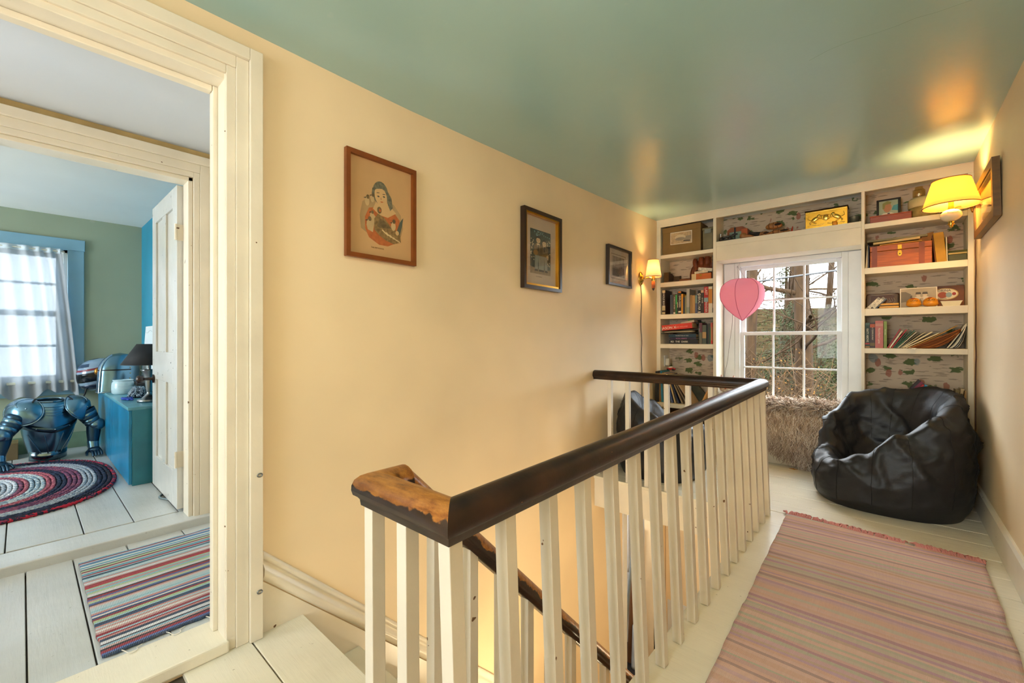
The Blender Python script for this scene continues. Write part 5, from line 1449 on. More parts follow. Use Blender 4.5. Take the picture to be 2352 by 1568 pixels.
def interp(tab, a):
    a = a % 360
    for (a0, v0), (a1, v1) in zip(tab, tab[1:]):
        if a0 <= a <= a1:
            f = (a - a0) / (a1 - a0); f = f * f * (3 - 2 * f); return v0 + (v1 - v0) * f
    return tab[0][1]


def beanbag(label, c, rx, ry, rim, cav, cavz, wr, seed, nseam, bulge=1.0, cavo=(0, 0), rimr=.80):
    t = thing('bean_bag', label, 'bean bag', (c[0], c[1], 0))
    def surf(a, s, off=0.0):
        ph = a * 360; th = a * 2 * PI
        H = interp(rim, ph)
        # footprint: rounded square
        q_ = (abs(math.cos(th)) ** 2.5 + abs(math.sin(th)) ** 2.5) ** (-1 / 2.5)
        Rr = Vector((math.cos(th) * rx * q_, math.sin(th) * ry * q_, 0))
        cz = min(cavz, H * .6)
        ctl = [(.90, 0), (.985, .16 * H), (1.0, .42 * H), (.965, .70 * H), (.885, .92 * H), (.79, H), (.68, .955 * H), (.57, cz + (H - cz) * .66), (.44, cz + (H - cz) * .30), (.26, cz + (H - cz) * .07), (0, cz)]
        f = s * (len(ctl) - 1); i = min(int(f), len(ctl) - 2); f -= i
        q0, q1, q2_, q3 = ctl[max(0, i - 1)], ctl[i], ctl[i + 1], ctl[min(len(ctl) - 1, i + 2)]
        k, z = [.5 * (2 * b1 + (c1 - a1) * f + (2 * a1 - 5 * b1 + 4 * c1 - d1_) * f * f + (3 * b1 - a1 - 3 * c1 + d1_) * f ** 3) for a1, b1, c1, d1_ in zip(q0, q1, q2_, q3)]
        p = Rr * max(0, k); p.z = z
        p = p + Vector((cavo[0], cavo[1], 0)) * max(0, s - .5) * 2
        w = wr * (.2 + .8 * min(1, max(0, p.z / .28)))
        d = noise.multi_fractal((p.x * 4.5 + seed, p.y * 4.5, p.z * 5.5), .8, 2.2, 3) - .8
        rdg = 1 - abs(noise.noise((p.x * 5 + seed * 2 + p.z * 3, p.y * 5 - p.z * 2, p.z * 4))) * 2.2
        rdg2 = 1 - abs(noise.noise((p.x * 11 + seed * 3 - p.z * 6, p.y * 11 + p.z * 5, p.z * 9))) * 2.4
        n_ = Vector((math.cos(th), math.sin(th), .6)).normalized()
        fall = 1 if s < .6 else max(0, 1 - (s - .6) / .4) ** .5
        lo = min(1, p.z / .06)
        p = p + n_ * (w * (.45 * d + .60 * max(0, rdg) ** 2.5 + .16 * max(0, rdg2) ** 2) * fall * lo + off)
        return Vector((c[0] + p.x, c[1] + p.y, max(.002, p.z)))
    NU = 150
    MB().grid(NU, 96, lambda a, s: surf(a, s * .998), close=True).build('cover', M_BAG, t, weld=True)
    for k in range(nseam):
        a = k / nseam + .01
        MB().tube([surf(a, .10 + .68 * i / 60, .0008) for i in range(61)], .0017, 5).build('seam', P('#08080a', .6), t)
    return t


beanbag('big black nylon bean bag slumped in the corner by the right wall', (-.020, 3.762), .392, .402,
        [(0, .70), (45, .715), (90, .70), (125, .665), (150, .52), (175, .31), (200, .265), (225, .262), (250, .34), (280, .47), (315, .60), (340, .66), (360, .70)],
        None, .15, .05, 3.1, 14, cavo=(-.035, .03))
beanbag('smaller black bean bag behind the far railing at the left wall', (-1.385, 3.43), .315, .37,
        [(0, .40), (45, .38), (90, .34), (135, .52), (180, .62), (225, .60), (270, .51), (315, .40), (360, .40)],
        None, .2, .035, 8.3, 10)

# ---------------------------------------------------------------- sheepskin over the bench
sh = thing('sheepskin', 'shaggy beige sheepskin hanging over the window bench', 'sheepskin', (-.56, 4.26, .12))
def m_wool():
    t = NT('wool'); oi = t.n('ShaderNodeNewGeometry')
    r_ = t.ramp(oi.outputs['Random Per Island'], [(0, lin('#96795f')), (.35, lin('#c4a98f')), (.7, lin('#dcc8b4')), (1, lin('#efe3d6'))])
    t.col(r_); t.set(Roughness=.8, Sheen__Weight=.4); return t.mat
M_WOOL = m_wool()
rw = random.Random(9)
def skin_pt(a, s):
    """a across (0..1), s from window (0) over the edge and down (1)"""
    x = -.950 + .770 * a
    low = .15 + .05 * math.sin(a * 9) + (.10 if a < .12 else 0) - (.07 * math.exp(-((a - .62) / .09) ** 2)) + .10 * max(0, a - .8) * 3
    if s < .38:
        f = s / .38; y = 4.395 - .15 * f; z = .455 + .035 * math.sin(f * PI) + .03 * (1 - f)
    else:
        f = (s - .38) / .62; y = 4.245 - .05 * math.sin(f * PI * .9); z = .455 + (low - .455) * f + .02 * math.sin(min(1, f * 3) * PI)
    return Vector((x, y, z))
MB().grid(24, 24, lambda a, s: skin_pt(a, s)).build('hide', P('#a88f78', .9, var=.2), sh, thick=.01)
b = MB()
for k in range(5400):
    a, s = rw.random(), rw.random() ** .9
    p = skin_pt(a, s); e = .01
    nrm = (skin_pt(min(1, a + e), s) - p).cross(skin_pt(a, min(1, s + e)) - p)
    if nrm.length < 1e-9: continue
    nrm.normalize()
    if nrm.y > 0 and s > .38 or (s < .38 and nrm.z < 0): nrm = -nrm
    flow = Vector((rw.uniform(-.4, .4) + .45 * noise.noise((a * 9, s * 5, 2)), -.25, -1 if s > .34 else -.25 + rw.uniform(-.2, .5))).normalized()
    side = flow.cross(nrm).normalized(); L = rw.uniform(.08, .16); ph = rw.random() * 6.28; amp = rw.uniform(.003, .007); fq = rw.uniform(10, 19)
    pts = []
    for i in range(11):
        t_ = i / 10
        pts.append(p + nrm * (.006 + .024 * math.sin(min(1, t_ * 1.3) * PI * .62)) + flow * L * t_ * (.75) + side * amp * math.sin(ph + fq * t_) * (.3 + t_))
    b.tube(pts, [.0030, .0044, .0046, .0044, .0042, .0040, .0038, .0034, .0028, .0020, .0007], 3, caps=False)
o = b.build('wool_locks', M_WOOL, sh, recalc=False); o['kind'] = 'stuff'

# ---------------------------------------------------------------- cat on the bench
ct = thing('cat', 'pale grey and brown tabby cat sitting at the left end of the window bench', 'cat', (-1.11, 4.30, .449))
def m_cat():
    t = NT('cat_fur'); v = t.coord()
    st_ = t.ramp(t.noise(t.coord((1, 1, 2.2)), 14, 3, .6).outputs[0], [(.38, lin('#8a705a')), (.5, lin('#b9a48f')), (.62, lin('#d9cdc0'))])
    sp = t.n('ShaderNodeSeparateXYZ'); t.l(t.coord(), sp.inputs[0])
    t.col(st_); t.set(Roughness=.85, Sheen__Weight=.5); t.bump(t.noise(v, 160, 2).outputs[0], .5, .004); return t.mat
hc = Vector((-1.112, 4.235, .628))
b = MB()
b.ball((-1.085, 4.325, .535), .085, .075, .082).ball((-1.10, 4.285, .545), .065, .06, .085).ball((-1.06, 4.335, .515), .095, .065, .06)
b.ball(hc, .062, .058, .054).ball(hc + Vector((0, -.045, -.016)), .030, .026, .024).ball(hc + Vector((-.035, -.02, -.012)), .03, .03, .028).ball(hc + Vector((.035, -.02, -.012)), .03, .03, .028)
b.ball(hc + Vector((0, .02, -.055)), .045, .04, .05)
for s in (-1, 1):
    b.tube([hc + Vector((s * .036, .0, .03)), hc + Vector((s * .048, .0, .075)), hc + Vector((s * .056, .002, .114))], [.029, .019, .005], 8)
    b.ball((-1.105 + s * .035, 4.235, .498), .022, .026, .045).ball((-1.105 + s * .035, 4.225, .465), .02, .03, .013)
    b.ball((-1.07 + s * .07, 4.31, .478), .03, .05, .024)
b.tube(rail_path([(-1.03, 4.37, .474), (-.995, 4.35, .474), (-.985, 4.30, .474), (-1.01, 4.25, .474)], 6), [.02] * 16 + [.018, .016, .012], 8)
b.build('body', m_cat(), ct, remesh=.006)
b = MB()
for s in (-1, 1): b.ball(hc + Vector((s * .026, -.052, .010)), .010, .006, .009, 12, 8)
b.build('eyes', P('#7f8a4a', .15), ct)
b = MB()
for s in (-1, 1): b.ball(hc + Vector((s * .026, -.0575, .010)), .003, .003, .007, 8, 6)
b.build('pupils', P('#080808', .1), ct)
MB().ball(hc + Vector((0, -.071, -.008)), .0075, .005, .006, 10, 8).build('nose', P('#a4573f', .4), ct)
b = MB()
for s in (-1, 1):
    for k in range(4): b.tube([hc + Vector((s * .02, -.066, -.018 - .004 * k)), hc + Vector((s * .05, -.075, -.014 - .008 * k)), hc + Vector((s * .08, -.065, -.012 - .014 * k))], .0006, 4)
b.build('whiskers', P('#f0ece6', .4), ct)
for s in (-1, 1):
    MB().tube([hc + Vector((s * .038, -.018, .045)), hc + Vector((s * .048, -.014, .075)), hc + Vector((s * .055, -.005, .103))], [.014, .011, .002], 6).build('inner_ear', P('#c98f80', .7), ct)

# ---------------------------------------------------------------- floor bits
cl_ = onZ(1862, 1078, .004)
b = MB(); b.tube(rail_path([cl_ + Vector((.04, .03, .003)), cl_ + Vector((-.03, .05, .004)), cl_ + Vector((-.05, 0, .004)), cl_ + Vector((.0, -.03, .004)), cl_ + Vector((.06, -.02, .004)), cl_ + Vector((.05, .01, .006)), cl_ + Vector((.01, .02, .004))], 6), .004, 6)
tag(b.build('cord_loop', M_DARK, None), 'small loop of black cord on the floor left of the big bean bag', 'cord')
lf = onZ(1822, 1077, .001)
b = MB(); b.prism([(lf.x + p[0], lf.y + p[1]) for p in [(-.03, 0), (-.012, .012), (0, .022), (.008, .01), (.03, .006), (.014, -.006), (.012, -.02), (-.006, -.01)]], .001, .003, 'z')
tag(b.build('fallen_leaf', P('#b9823c', .6), None), 'small fallen brown leaf on the floor below the sheepskin', 'leaf')


# ---------------------------------------------------------------- rugs
def m_stripes(name, axis, scale, cols, wob, wscale, cross, cross_scale, seed=0, bump=.6, tint='#d9b9a5', tf=.35):
    t = NT(name); c = t.n('ShaderNodeTexCoord'); sp = t.n('ShaderNodeSeparateXYZ'); t.l(c.outputs['Object'], sp.inputs[0])
    main, other = (sp.outputs[1], sp.outputs[0]) if axis == 'y' else (sp.outputs[0], sp.outputs[1])
    nz = t.noise(t.coord((2.0, 9, 1) if axis == 'y' else (9, 2.0, 1)), wscale, 3)
    w_ = t.math('ADD', main, t.math('MULTIPLY', t.math('SUBTRACT', nz.outputs[0], .5), wob))
    vo = t.n('ShaderNodeTexVoronoi', _voronoi_dimensions='1D', Scale=scale); t.l(t.math('ADD', w_, seed), vo.inputs['W'])
    se = t.n('ShaderNodeSeparateColor'); t.l(vo.outputs['Color'], se.inputs[0])
    n = len(cols)
    col = t.ramp(se.outputs[0], [(i / n, lin(k)) for i, k in enumerate(cols)], 'CONSTANT')
    fine = t.n('ShaderNodeTexWave', _wave_type='BANDS', _bands_direction='Y' if axis == 'y' else 'X', Scale=cross_scale, Distortion=1.5); fine.inputs['Detail'].default_value = 1
    t.l(t.coord(), fine.inputs['Vector'])
    wv = t.n('ShaderNodeTexWave', _wave_type='BANDS', _bands_direction='X' if axis == 'y' else 'Y', Scale=cross_scale * 1.25, Distortion=2.5); t.l(t.coord(), wv.inputs['Vector'])
    weave = t.math('MULTIPLY', fine.outputs['Fac'], wv.outputs['Fac'])
    dark = t.mix(t.math('MULTIPLY', weave, cross), col, (.16, .10, .08))
    tint = t.mix(t.math('MULTIPLY', t.noise(t.coord((1, 6, 1) if axis == 'y' else (6, 1, 1)), 11, 3).outputs[0], tf), dark, lin(tint))
    t.col(tint); t.set(Roughness=.9); t.bump(t.math('ADD', fine.outputs['Fac'], wv.outputs['Fac']), bump, .003); return t.mat


PINKS = ['#f0cabc', '#e3bcc2', '#efc6b8', '#dfc8b8', '#d3a8bc', '#f2cfc0', '#d9bba6', '#dccdbc', '#cb9aa8', '#ebbfac', '#bf9c96', '#efc8be', '#d9b2c6', '#e0b294', '#cfcab4', '#e2bab6', '#f0c9bc', '#e8beb8']
pr_ = thing('pink_rug', 'pink and mauve striped flat-woven rug with a fringed end on the hall floor', 'rug', (-.06, 1.5, 0))
ce = [(-.468, 3.035), (.330, 2.955), (.318, .5), (-.405, .5)]
def rugpt(a, s):
    y = ce[0][1] * (1 - a) + ce[1][1] * a; y = y + (.5 - y) * s
    xl_ = ce[0][0] + (-.40 - ce[0][0]) * s; xr_ = ce[1][0] + (.30 - ce[1][0]) * s
    xl_ += .006 * noise.noise((0, y * 9, 1)); xr_ += .008 * noise.noise((3, y * 7, 1))
    x = xl_ + (xr_ - xl_) * a
    return (x, y, .008 + .0030 * noise.noise((x * 3, y * 16, .5)) + .0022 * noise.noise((x * 1.5 + 4, y * 30, 2)))
MB().grid(40, 260, rugpt).build('weave', m_stripes('pink_stripes', 'y', 62, PINKS, .022, 1.6, .16, 75), pr_, thick=.006)
b = MB(); rf = random.Random(3)
for k in range(150):
    a = k / 149
    if .655 < a < .705 or rf.random() < .08: continue
    p = Vector(rugpt(a, 0)); L = rf.uniform(.04, .075); dx = rf.uniform(-.02, .015)
    b.tube([p, p + Vector((dx * .4, L * .35, .008)), p + Vector((dx * 1.2, L * .7, .005)), p + Vector((dx * 1.6 + rf.uniform(-.012, .012), L, -.003))], [.0045, .0055, .005, .0025], 5, caps=False)
o = b.build('fringe', P('#c8837b', .9, var=.15), pr_); o['kind'] = 'stuff'

RAGS = ['#d5dade', '#17395a', '#c79a96', '#93bfd0', '#e6e2e0', '#10132a', '#97122e', '#bfd3da', '#cf8f88', '#5fa6c0', '#dccbc6', '#1b4670', '#b4cb9c', '#b01f34', '#e0dfe4', '#4463a4', '#0c1020', '#9ecbd8', '#c9a9a6', '#ddd9dc', '#16203c', '#8a1830']
rg = thing('rag_rug', 'rag rug with narrow blue red and white stripes in the vestibule', 'rug', (-2.3, .4, .04))
def ragpt(a, s):
    y = .168 + (.74 - .168) * a; x = -2.735 + (2.735 - 1.873) * s
    return (x + .008 * noise.noise((x * 2, y * 30, 3)) * (1 if s in (0, 1) else 1), y + .006 * noise.noise((x * 14, y, 1)), .047 + .002 * noise.noise((x * 30, y * 6, 1)))
MB().grid(40, 150, ragpt).build('weave', m_stripes('rag_stripes', 'x', 84, RAGS, .010, 2.0, .45, 60, seed=12.9, tint='#c3d0d8', tf=.12), rg, thick=.008)
b = MB()
for k in range(5):
    p = Vector(ragpt(.08 + .2 * k, 1)); b.tube(rail_path([p, p + Vector((.015, .004, .003)), p + Vector((.032, .016, -.003)), p + Vector((.03, .034, -.003)), p + Vector((.014, .036, -.003)), p + Vector((.006, .05, -.003))], 8), .0014, 5)
o = b.build('loose_threads', P('#ddd6c8', .9), rg)

# ---------------------------------------------------------------- bedroom: curtain, dresser and what stands on it
def m_sheer():
    t = NT('sheer_curtain'); t.t.nodes.remove(t.b)
    a = t.n('ShaderNodeBsdfTransparent'); a.inputs[0].default_value = (.92, .95, .98, 1)
    tl = t.n('ShaderNodeBsdfTranslucent'); tl.inputs[0].default_value = (.048, .056, .068, 1); d = t.n('ShaderNodeBsdfDiffuse'); d.inputs[0].default_value = (.8, .86, .92, 1)
    m1 = t.n('ShaderNodeMixShader'); m1.inputs[0].default_value = .45; t.l(tl.outputs[0], m1.inputs[1]); t.l(d.outputs[0], m1.inputs[2])
    m2 = t.n('ShaderNodeMixShader'); m2.inputs[0].default_value = .968; t.l(a.outputs[0], m2.inputs[1]); t.l(m1.outputs[0], m2.inputs[2]); t.l(m2.outputs[0], t.out.inputs[0]); return t.mat


cu = thing('sheer_curtain', 'sheer white curtain hanging over the bedroom window', 'curtain', (XF + .06, -.4, .6))
def cpt(a, s):
    z = 1.845 - s * (1.845 - (.585 + .03 * math.sin(a * 23) + .02 * math.sin(a * 61)))
    yr = .225 + .115 * s ** .8; y = -1.0 + (yr + 1.0) * a
    return (XF + .055 + (.012 + .006 * s) * math.sin(a * 95 + 2 * math.sin(a * 13)), y, z)
MB().grid(260, 14, cpt).build('cloth', m_sheer(), cu, recalc=False)
MB().tube([(XF + .055, -1.02, 1.835), (XF + .055, .25, 1.835)], .005, 8).build('rod', P('#d9d4c2', .5), cu)
b = MB(); b.grid(260, 1, lambda a, s: Vector(cpt(a, .0)) + Vector((.002, 0, -.045 * s + .012)))
b.build('heading', P('#cfdbe3', .7), cu, thick=.002)

M_TEALP = P('#2d7f92', .32, var=.22, vs=5, bump=.1, bs=14)
dr = thing('dresser', 'low teal painted chest along the bedroom wall', 'chest', (-4.6, .62, ZB))
X0, X1, Y0, Y1, DT = -5.50, -3.78, .465, .775, .607
MB().box(X0, X1 - .001, Y0 + .018, Y1, ZB, DT - .02).build('body', M_TEALP, dr)
for k in range(2):
    xa = X0 + (X1 - X0) * k / 2
    MB().box(xa + .004, xa + (X1 - X0) / 2 - .004, Y0, Y0 + .018, ZB + .01, DT - .024).build('front_panel', P('#1c7ea8', .28, var=.3, vs=4, bump=.1, bs=10), dr, bevel=.003)
MB().box(X0, X1 + .004, Y0 - .004, Y1, DT - .02, DT).build('top', P('#5d9fb0', .3, var=.15), dr, bevel=.003)

# table lamp with a black shade
p = onZ(343, 922, DT)
lm = thing('table_lamp', 'brushed metal table lamp with a flared black shade on the teal chest', 'lamp', (p.x, p.y, DT))
M_NICK = P('#8f9498', .28, 1.0, var=.06)
MB().lathe([(0, 0), (.068, 0), (.070, .018), (.052, .024), (.026, .048), (.017, .06), (.015, .07)], 32, p).build('base', M_NICK, lm)
MB().lathe([(.015, .07), (.022, .10), (.026, .15), (.034, .20), (.048, .228), (.050, .234), (.016, .236)], 32, p).build('vase_stem', M_NICK, lm)
MB().lathe([(.010, .236), (.010, .285), (.016, .29), (.016, .33)], 14, p).build('neck', M_NICK, lm)
s = MB().lathe([(.158, .272), (.070, .418)], 40, p); s.f = s.f[:40]; s.m = s.m[:40]; s.s = s.s[:40]
s.build('shade', P('#1b1d22', .75, var=.1), lm, thick=.002)
MB().tube([(p.x + .158 * math.cos(2 * PI * i / 40), p.y + .158 * math.sin(2 * PI * i / 40), DT + .272) for i in range(41)], .002, 5).build('shade_rim', P('#26282c', .6), lm)

def onD(u, v): return onZ(u, v, DT)
# frosted jar
p = onD(283, 904)
jr = thing('glass_jar', 'frosted white glass jar in front of the steel helm', 'jar', p)
MB().lathe([(0, 0), (.062, 0), (.072, .012), (.074, .04), (.072, .09), (.066, .102), (.060, .106), (.066, .110), (.066, .118), (.058, .118), (.055, .108), (.06, .09), (.06, .015), (0, .012)], 30, p).build('body', P('#b9d3dc', .25, var=.04, spec=.6), jr)
for z in (.045, .058, .071): MB().tube([(p.x + .0735 * math.cos(2 * PI * i / 30), p.y + .0735 * math.sin(2 * PI * i / 30), p.z + z) for i in range(31)], .0015, 5).build('raised_ring', P('#c9dfe6', .25), jr)

# great helm
M_ARM = P('#7196ac', .27, .95, var=.2, vs=6)
M_ARMD = P('#3f586b', .32, .92, var=.2, vs=6)
M_BRZ = P('#b7803a', .3, .9)
hx, hy = -5.13, .575
hm = thing('steel_helm', 'blued steel great helm with a brass catch standing on the teal chest', 'helmet', (hx, hy, DT))
Mh = Matrix.Translation((hx, hy, DT)) @ Matrix.Rotation(math.radians(-50), 4, 'Z')
def helm(a, s):
    th = a * 2 * PI; z = .335 * s
    k = 1.0 if s < .5 else max(0.0, 1 - ((s - .5) / .5) ** 2.3) ** .5
    keel = 1 + .13 * max(0, math.cos(th)) ** 6 * (1 - .4 * s)
    return Vector((.150 * k * keel * math.cos(th) + .02 * (1 - s), .125 * k * math.sin(th), z))
MB(Mh).grid(48, 30, helm, close=True).build('skull', M_ARM, hm, weld=True)
b = MB(Mh)
b.grid(20, 1, lambda a, c: helm((a - .5) * .46, .55 + .028 * c) * 1.012)
b.build('eye_slit', P('#07090b', .5), hm)
b = MB(Mh); b.tube([helm(0, s_ / 20) + Vector((.004, 0, 0)) for s_ in range(20)], .007, 8).build('keel_band', P('#9fb0ba', .2, 1.0), hm)
b = MB(Mh); b.tube([helm(-.25, s_ / 16 * .9) * 1.01 for s_ in range(17)], .0065, 8); b.build('edge_band', P('#a9966a', .25, 1.0), hm)
b = MB(Mh); b.tube([helm(i / 40, 0.012) * 1.01 for i in range(41)], .005, 6); b.build('lower_rim', P('#9fb0ba', .25, 1.0), hm)
pc = Mh @ (helm(-.12, .52) * 1.02)
b = MB().ball(pc, .018, .018, .028, 14, 10).ball(pc + Vector((.02, .01, -.012)), .012, .012, .014, 12, 8); b.build('brass_catch', M_BRZ, hm)
b = MB(Mh)
for s_ in (.07, .2, .34, .47, .62, .75):
    for a_ in (-.225, .225): b.ball(helm(a_, s_) * 1.01, .005, .005, .005, 8, 6)
b.build('rivets', P('#b9a06a', .3, 1.0), hm)

# motorcycle helmet behind it
mxh, myh, mzh = -5.40, .465, .748
mh = thing('motorcycle_helmet', 'white and dark motorcycle helmet with hanging chin strap at the far end of the chest', 'helmet', (mxh, myh, DT))
Mm = Matrix.Translation((mxh, myh, mzh)) @ Matrix.Rotation(math.radians(-80), 4, 'Z') @ Matrix.Rotation(math.radians(14), 4, 'Y')
def mhel(a, s):
    th = a * 2 * PI; ph = PI * (.06 + .80 * s)
    chin = .03 * max(0, math.cos(th)) ** 2 * max(0, s - .5) * 2
    return Vector(((.15 + chin) * math.sin(ph) ** .85 * math.cos(th), .122 * math.sin(ph) ** .85 * math.sin(th), .142 * math.cos(ph)))
MB(Mm).grid(40, 24, mhel, close=True).build('shell', P('#8fa8c0', .2, .2, var=.25, vs=7, coat=.6), mh)
MB(Mm).grid(20, 6, lambda a, c: mhel((a - .5) * .5, .44 + .22 * c) * 1.012).build('visor', P('#1a2026', .08, .3), mh, thick=.003)
MB(Mm).grid(24, 4, lambda a, c: mhel((a - .5) * .62, .74 + .16 * c) * 1.02).build('chin_bar', P('#1d2b42', .2, .2, coat=.5), mh, thick=.006)
MB(Mm).grid(24, 3, lambda a, c: mhel((a - .5) * .9, .34 + .05 * c) * 1.008).build('stripe', P('#7a2436', .3), mh)
MB(Mm).grid(14, 3, lambda a, c: mhel((a - .5) * .3, .18 + .10 * c) * 1.01).build('badge', P('#26405c', .3), mh)
e = Vector((mxh + .05, myh - .08, .66))
MB().tube(rail_path([e, e + Vector((.02, -.02, -.08)), e + Vector((.0, -.04, -.13)), e + Vector((.01, -.045, -.19))], 5), .007, 6, flat=.4).build('chin_strap', P('#121316', .6), mh)

# chain mail heap, cloth gloves, wallet, mug and framed trinkets
p = onD(318, 911)
cm = thing('chain_mail', 'crumpled heap of shiny chain mail beside the table lamp', 'chain mail', p)
rm = random.Random(4)
MB().grid(24, 10, lambda a, s: (p.x + (.10 * (1 - s * .55)) * math.cos(2 * PI * a) * (1 + .15 * math.sin(5 * 2 * PI * a)), p.y + .065 * (1 - s * .6) * math.sin(2 * PI * a), p.z + .07 * s ** .8 + .008 * math.sin(a * 40) * s), close=True).build('heap', P('#1c2a3a', .4, .8), cm, thick=.004)
b = MB()
for k in range(420):
    a, s_ = rm.random() * 2 * PI, rm.random()
    c_ = Vector((p.x + .103 * (1 - s_ * .55) * math.cos(a) * (1 + .15 * math.sin(5 * a)), p.y + .068 * (1 - s_ * .6) * math.sin(a), p.z + .072 * s_ ** .8 + .004))
    Mx = Euler((rm.uniform(0, 3), rm.uniform(0, 3), rm.uniform(0, 3))).to_matrix()
    b.tube([c_ + Mx @ Vector((.0055 * math.cos(2 * PI * i / 7), .0055 * math.sin(2 * PI * i / 7), 0)) for i in range(8)], .0014, 4, caps=False)
o = b.build('rings', P('#aab9c6', .2, 1.0), cm); o['kind'] = 'stuff'
p = onD(290, 918)
gv = thing('blue_gloves', 'bright blue cloth gloves lying at the edge of the teal chest', 'gloves', p)
b = MB()
b.ball(p + Vector((0, 0, .010)), .05, .03, .010)
for (dx, dy, a) in ((-.06, -.012, .2), (-.055, .012, -.2), (-.05, .03, -.6), (.05, .005, 0), (.06, .02, .3)):
    b.ball(p + Vector((dx, dy, .008)), .032, .010, .008, M=Matrix.Rotation(a, 3, 'Z'))
b.build('cloth', P('#1c3ea8', .7, var=.2), gv, remesh=.004)
p = onD(318, 903)
wa = thing('leather_wallet', 'dark brown wallet resting on the chain mail heap', 'wallet', (p.x, p.y, DT + .06))
MB(Matrix.Translation((p.x, p.y, DT + .088)) @ Matrix.Rotation(.1, 4, 'Y')).box(-.05, .05, -.02, .04, -.02, .008).build('body', P('#2a2422', .4), wa, bevel=.005)
MB(Matrix.Translation((p.x, p.y, DT + .088)) @ Matrix.Rotation(.1, 4, 'Y')).box(-.05, .05, -.0215, -.02, -.008, -.004).build('fold', P('#4b423c', .4), wa)
p = onD(355, 911)
mg = thing('black_mug', 'tall black cup with a pale rim behind the table lamp', 'cup', p)
MB().lathe([(0, 0), (.034, 0), (.036, .10), (.032, .10), (.030, .01), (0, .008)], 24, p).build('body', P('#121417', .25), mg)
MB().tube([(p.x + .035 * math.cos(2 * PI * i / 24), p.y + .035 * math.sin(2 * PI * i / 24), p.z + .10) for i in range(25)], .0025, 6).build('rim', P('#a9bccb', .25), mg)
MB().tube(rail_path([(p.x - .034, p.y - .01, p.z + .08), (p.x - .05, p.y - .03, p.z + .07), (p.x - .05, p.y - .03, p.z + .04), (p.x - .034, p.y - .01, p.z + .03)], 5), .004, 6).build('handle', P('#121417', .25), mg)
p = onD(305, 903)
pl_ = MB(Matrix.Translation((p.x - .02, p.y + .06, DT)) @ Matrix.Rotation(-.15, 4, 'X')).prism([(-.05, 0), (.055, 0), (.06, .13), (.03, .165), (-.02, .168), (-.05, .13)], 0, .02, 'y').build('slate_plaque', P('#2d4652', .5), None, bevel=.004)
tag(pl_, 'blue-grey slab standing behind the chain mail', 'plaque')
p = onD(322, 893)
fl_ = thing('patterned_box', 'dark box with red and green flower pattern behind the lamp stem', 'box', (p.x, p.y + .07, DT))
MB().box(p.x - .045, p.x + .05, p.y + .05, p.y + .12, DT, DT + .155).build('body', P('#241418', .4, var=.3, vs=50), fl_, bevel=.003)
b = MB(); rm = random.Random(8)
for k in range(16): b.ball((p.x + rm.uniform(-.035, .04), p.y + .049, DT + rm.uniform(.01, .145)), .009, .002, .009, 8, 6, m=k % 3)
b.build('flowers', [P('#7d2a2e', .5), P('#4c6a4a', .5), P('#a98f6a', .5)], fl_)
M_CARD = P('#dfe7ea', .5, var=.03)
yc = YT - .012
cdw = thing('white_card', 'tall white card leaning against the teal wall behind the lamp', 'card', (-5.05, .72, DT))
xa, xb = onY(326, 800, .74).x, onY(366, 800, .74).x
zt_ = onY(340, 749, .76).z
MB().hexa([(xa, .73, DT), (xb, .73, DT), (xb, .735, DT), (xa, .735, DT), (xa, .768, zt_), (xa + (xb - xa) * .72, .768, zt_), (xa + (xb - xa) * .72, .772, zt_), (xa, .772, zt_)]).build('sheet', M_CARD, cdw)
b = MB(); b.tube([(xa + .02 + .06 * i, .765 - .001, zt_ - .05 - .012 * math.sin(i * 1.3)) for i in range(6)], .001, 4).build('drawn_line', P('#8a98a0', .6), cdw)
# cord behind the door
p = onZ(376, 1142, ZB)
b = MB(); b.tube(rail_path([(p.x - .32, p.y + .16, ZB + .25), (p.x - .27, p.y + .10, ZB + .02), (p.x - .12, p.y + .05, ZB + .006), (p.x, p.y - .02, ZB + .006), (p.x + .16, p.y + .06, ZB + .006), (p.x + .2, p.y + .16, ZB + .006)], 6), .006, 7)
tag(b.build('floor_cable', P('#6f7f85', .5), None), 'grey electric cord looping out from behind the open door', 'cord')

# ---------------------------------------------------------------- steel armour slumped on the floor under the window
ax, ay = -5.12, .135
am = thing('suit_of_armor', 'blued steel breastplate with pauldrons and arms resting on the bedroom floor', 'armor', (ax, ay, ZB))
Ma = Matrix.Translation((ax, ay, ZB + .022)) @ Matrix.Rotation(math.radians(12), 4, 'Z') @ Matrix.Rotation(math.radians(7), 4, 'Y')
# local frame: x towards the hall (front), y to the right in the picture
def torso(a, s):
    th = a * 2 * PI; z = .04 + .45 * s
    rx_ = .095 + .04 * math.sin(min(1, s * 1.15) * PI * .8) - .012 * (1 - s); ry_ = .100 + .062 * math.sin(min(1, s * 1.05) * PI * .62)
    if s > .82:
        u = (s - .82) / .18; rx_ *= 1 - .42 * u ** 2; ry_ *= 1 - .44 * u ** 2; z -= .02 * u ** 2
    keel = .018 * max(0, math.cos(th)) ** 8 * (1 - abs(s - .45))
    return Vector(((rx_ + keel) * math.cos(th), ry_ * math.sin(th), z))
MB(Ma).grid(56, 30, torso, close=True).build('breastplate', M_ARM, am, thick=.004)
MB(Ma).tube([torso(i / 48, 1.0) for i in range(49)], .009, 8).build('neck_roll', P('#6d8798', .2, .95), am)
b = MB(Ma)
for k in range(4): b.tube([torso((i / 16 - .5) * (.34 - .05 * k), .93 - .05 * k - .05 * math.cos((i / 16 - .5) * PI)) * 1.012 for i in range(17)], .004, 6)
b.build('gorget_plates', M_ARM, am)
b = MB(Ma)
b.grid(30, 1, lambda a, c: torso((a - .5) * .55, .42 + .09 * c + .10 * abs(a - .5) * 2) * 1.03)
b.build('belt_plate', P('#4d6473', .25, .95), am, thick=.005)
b = MB(Ma)
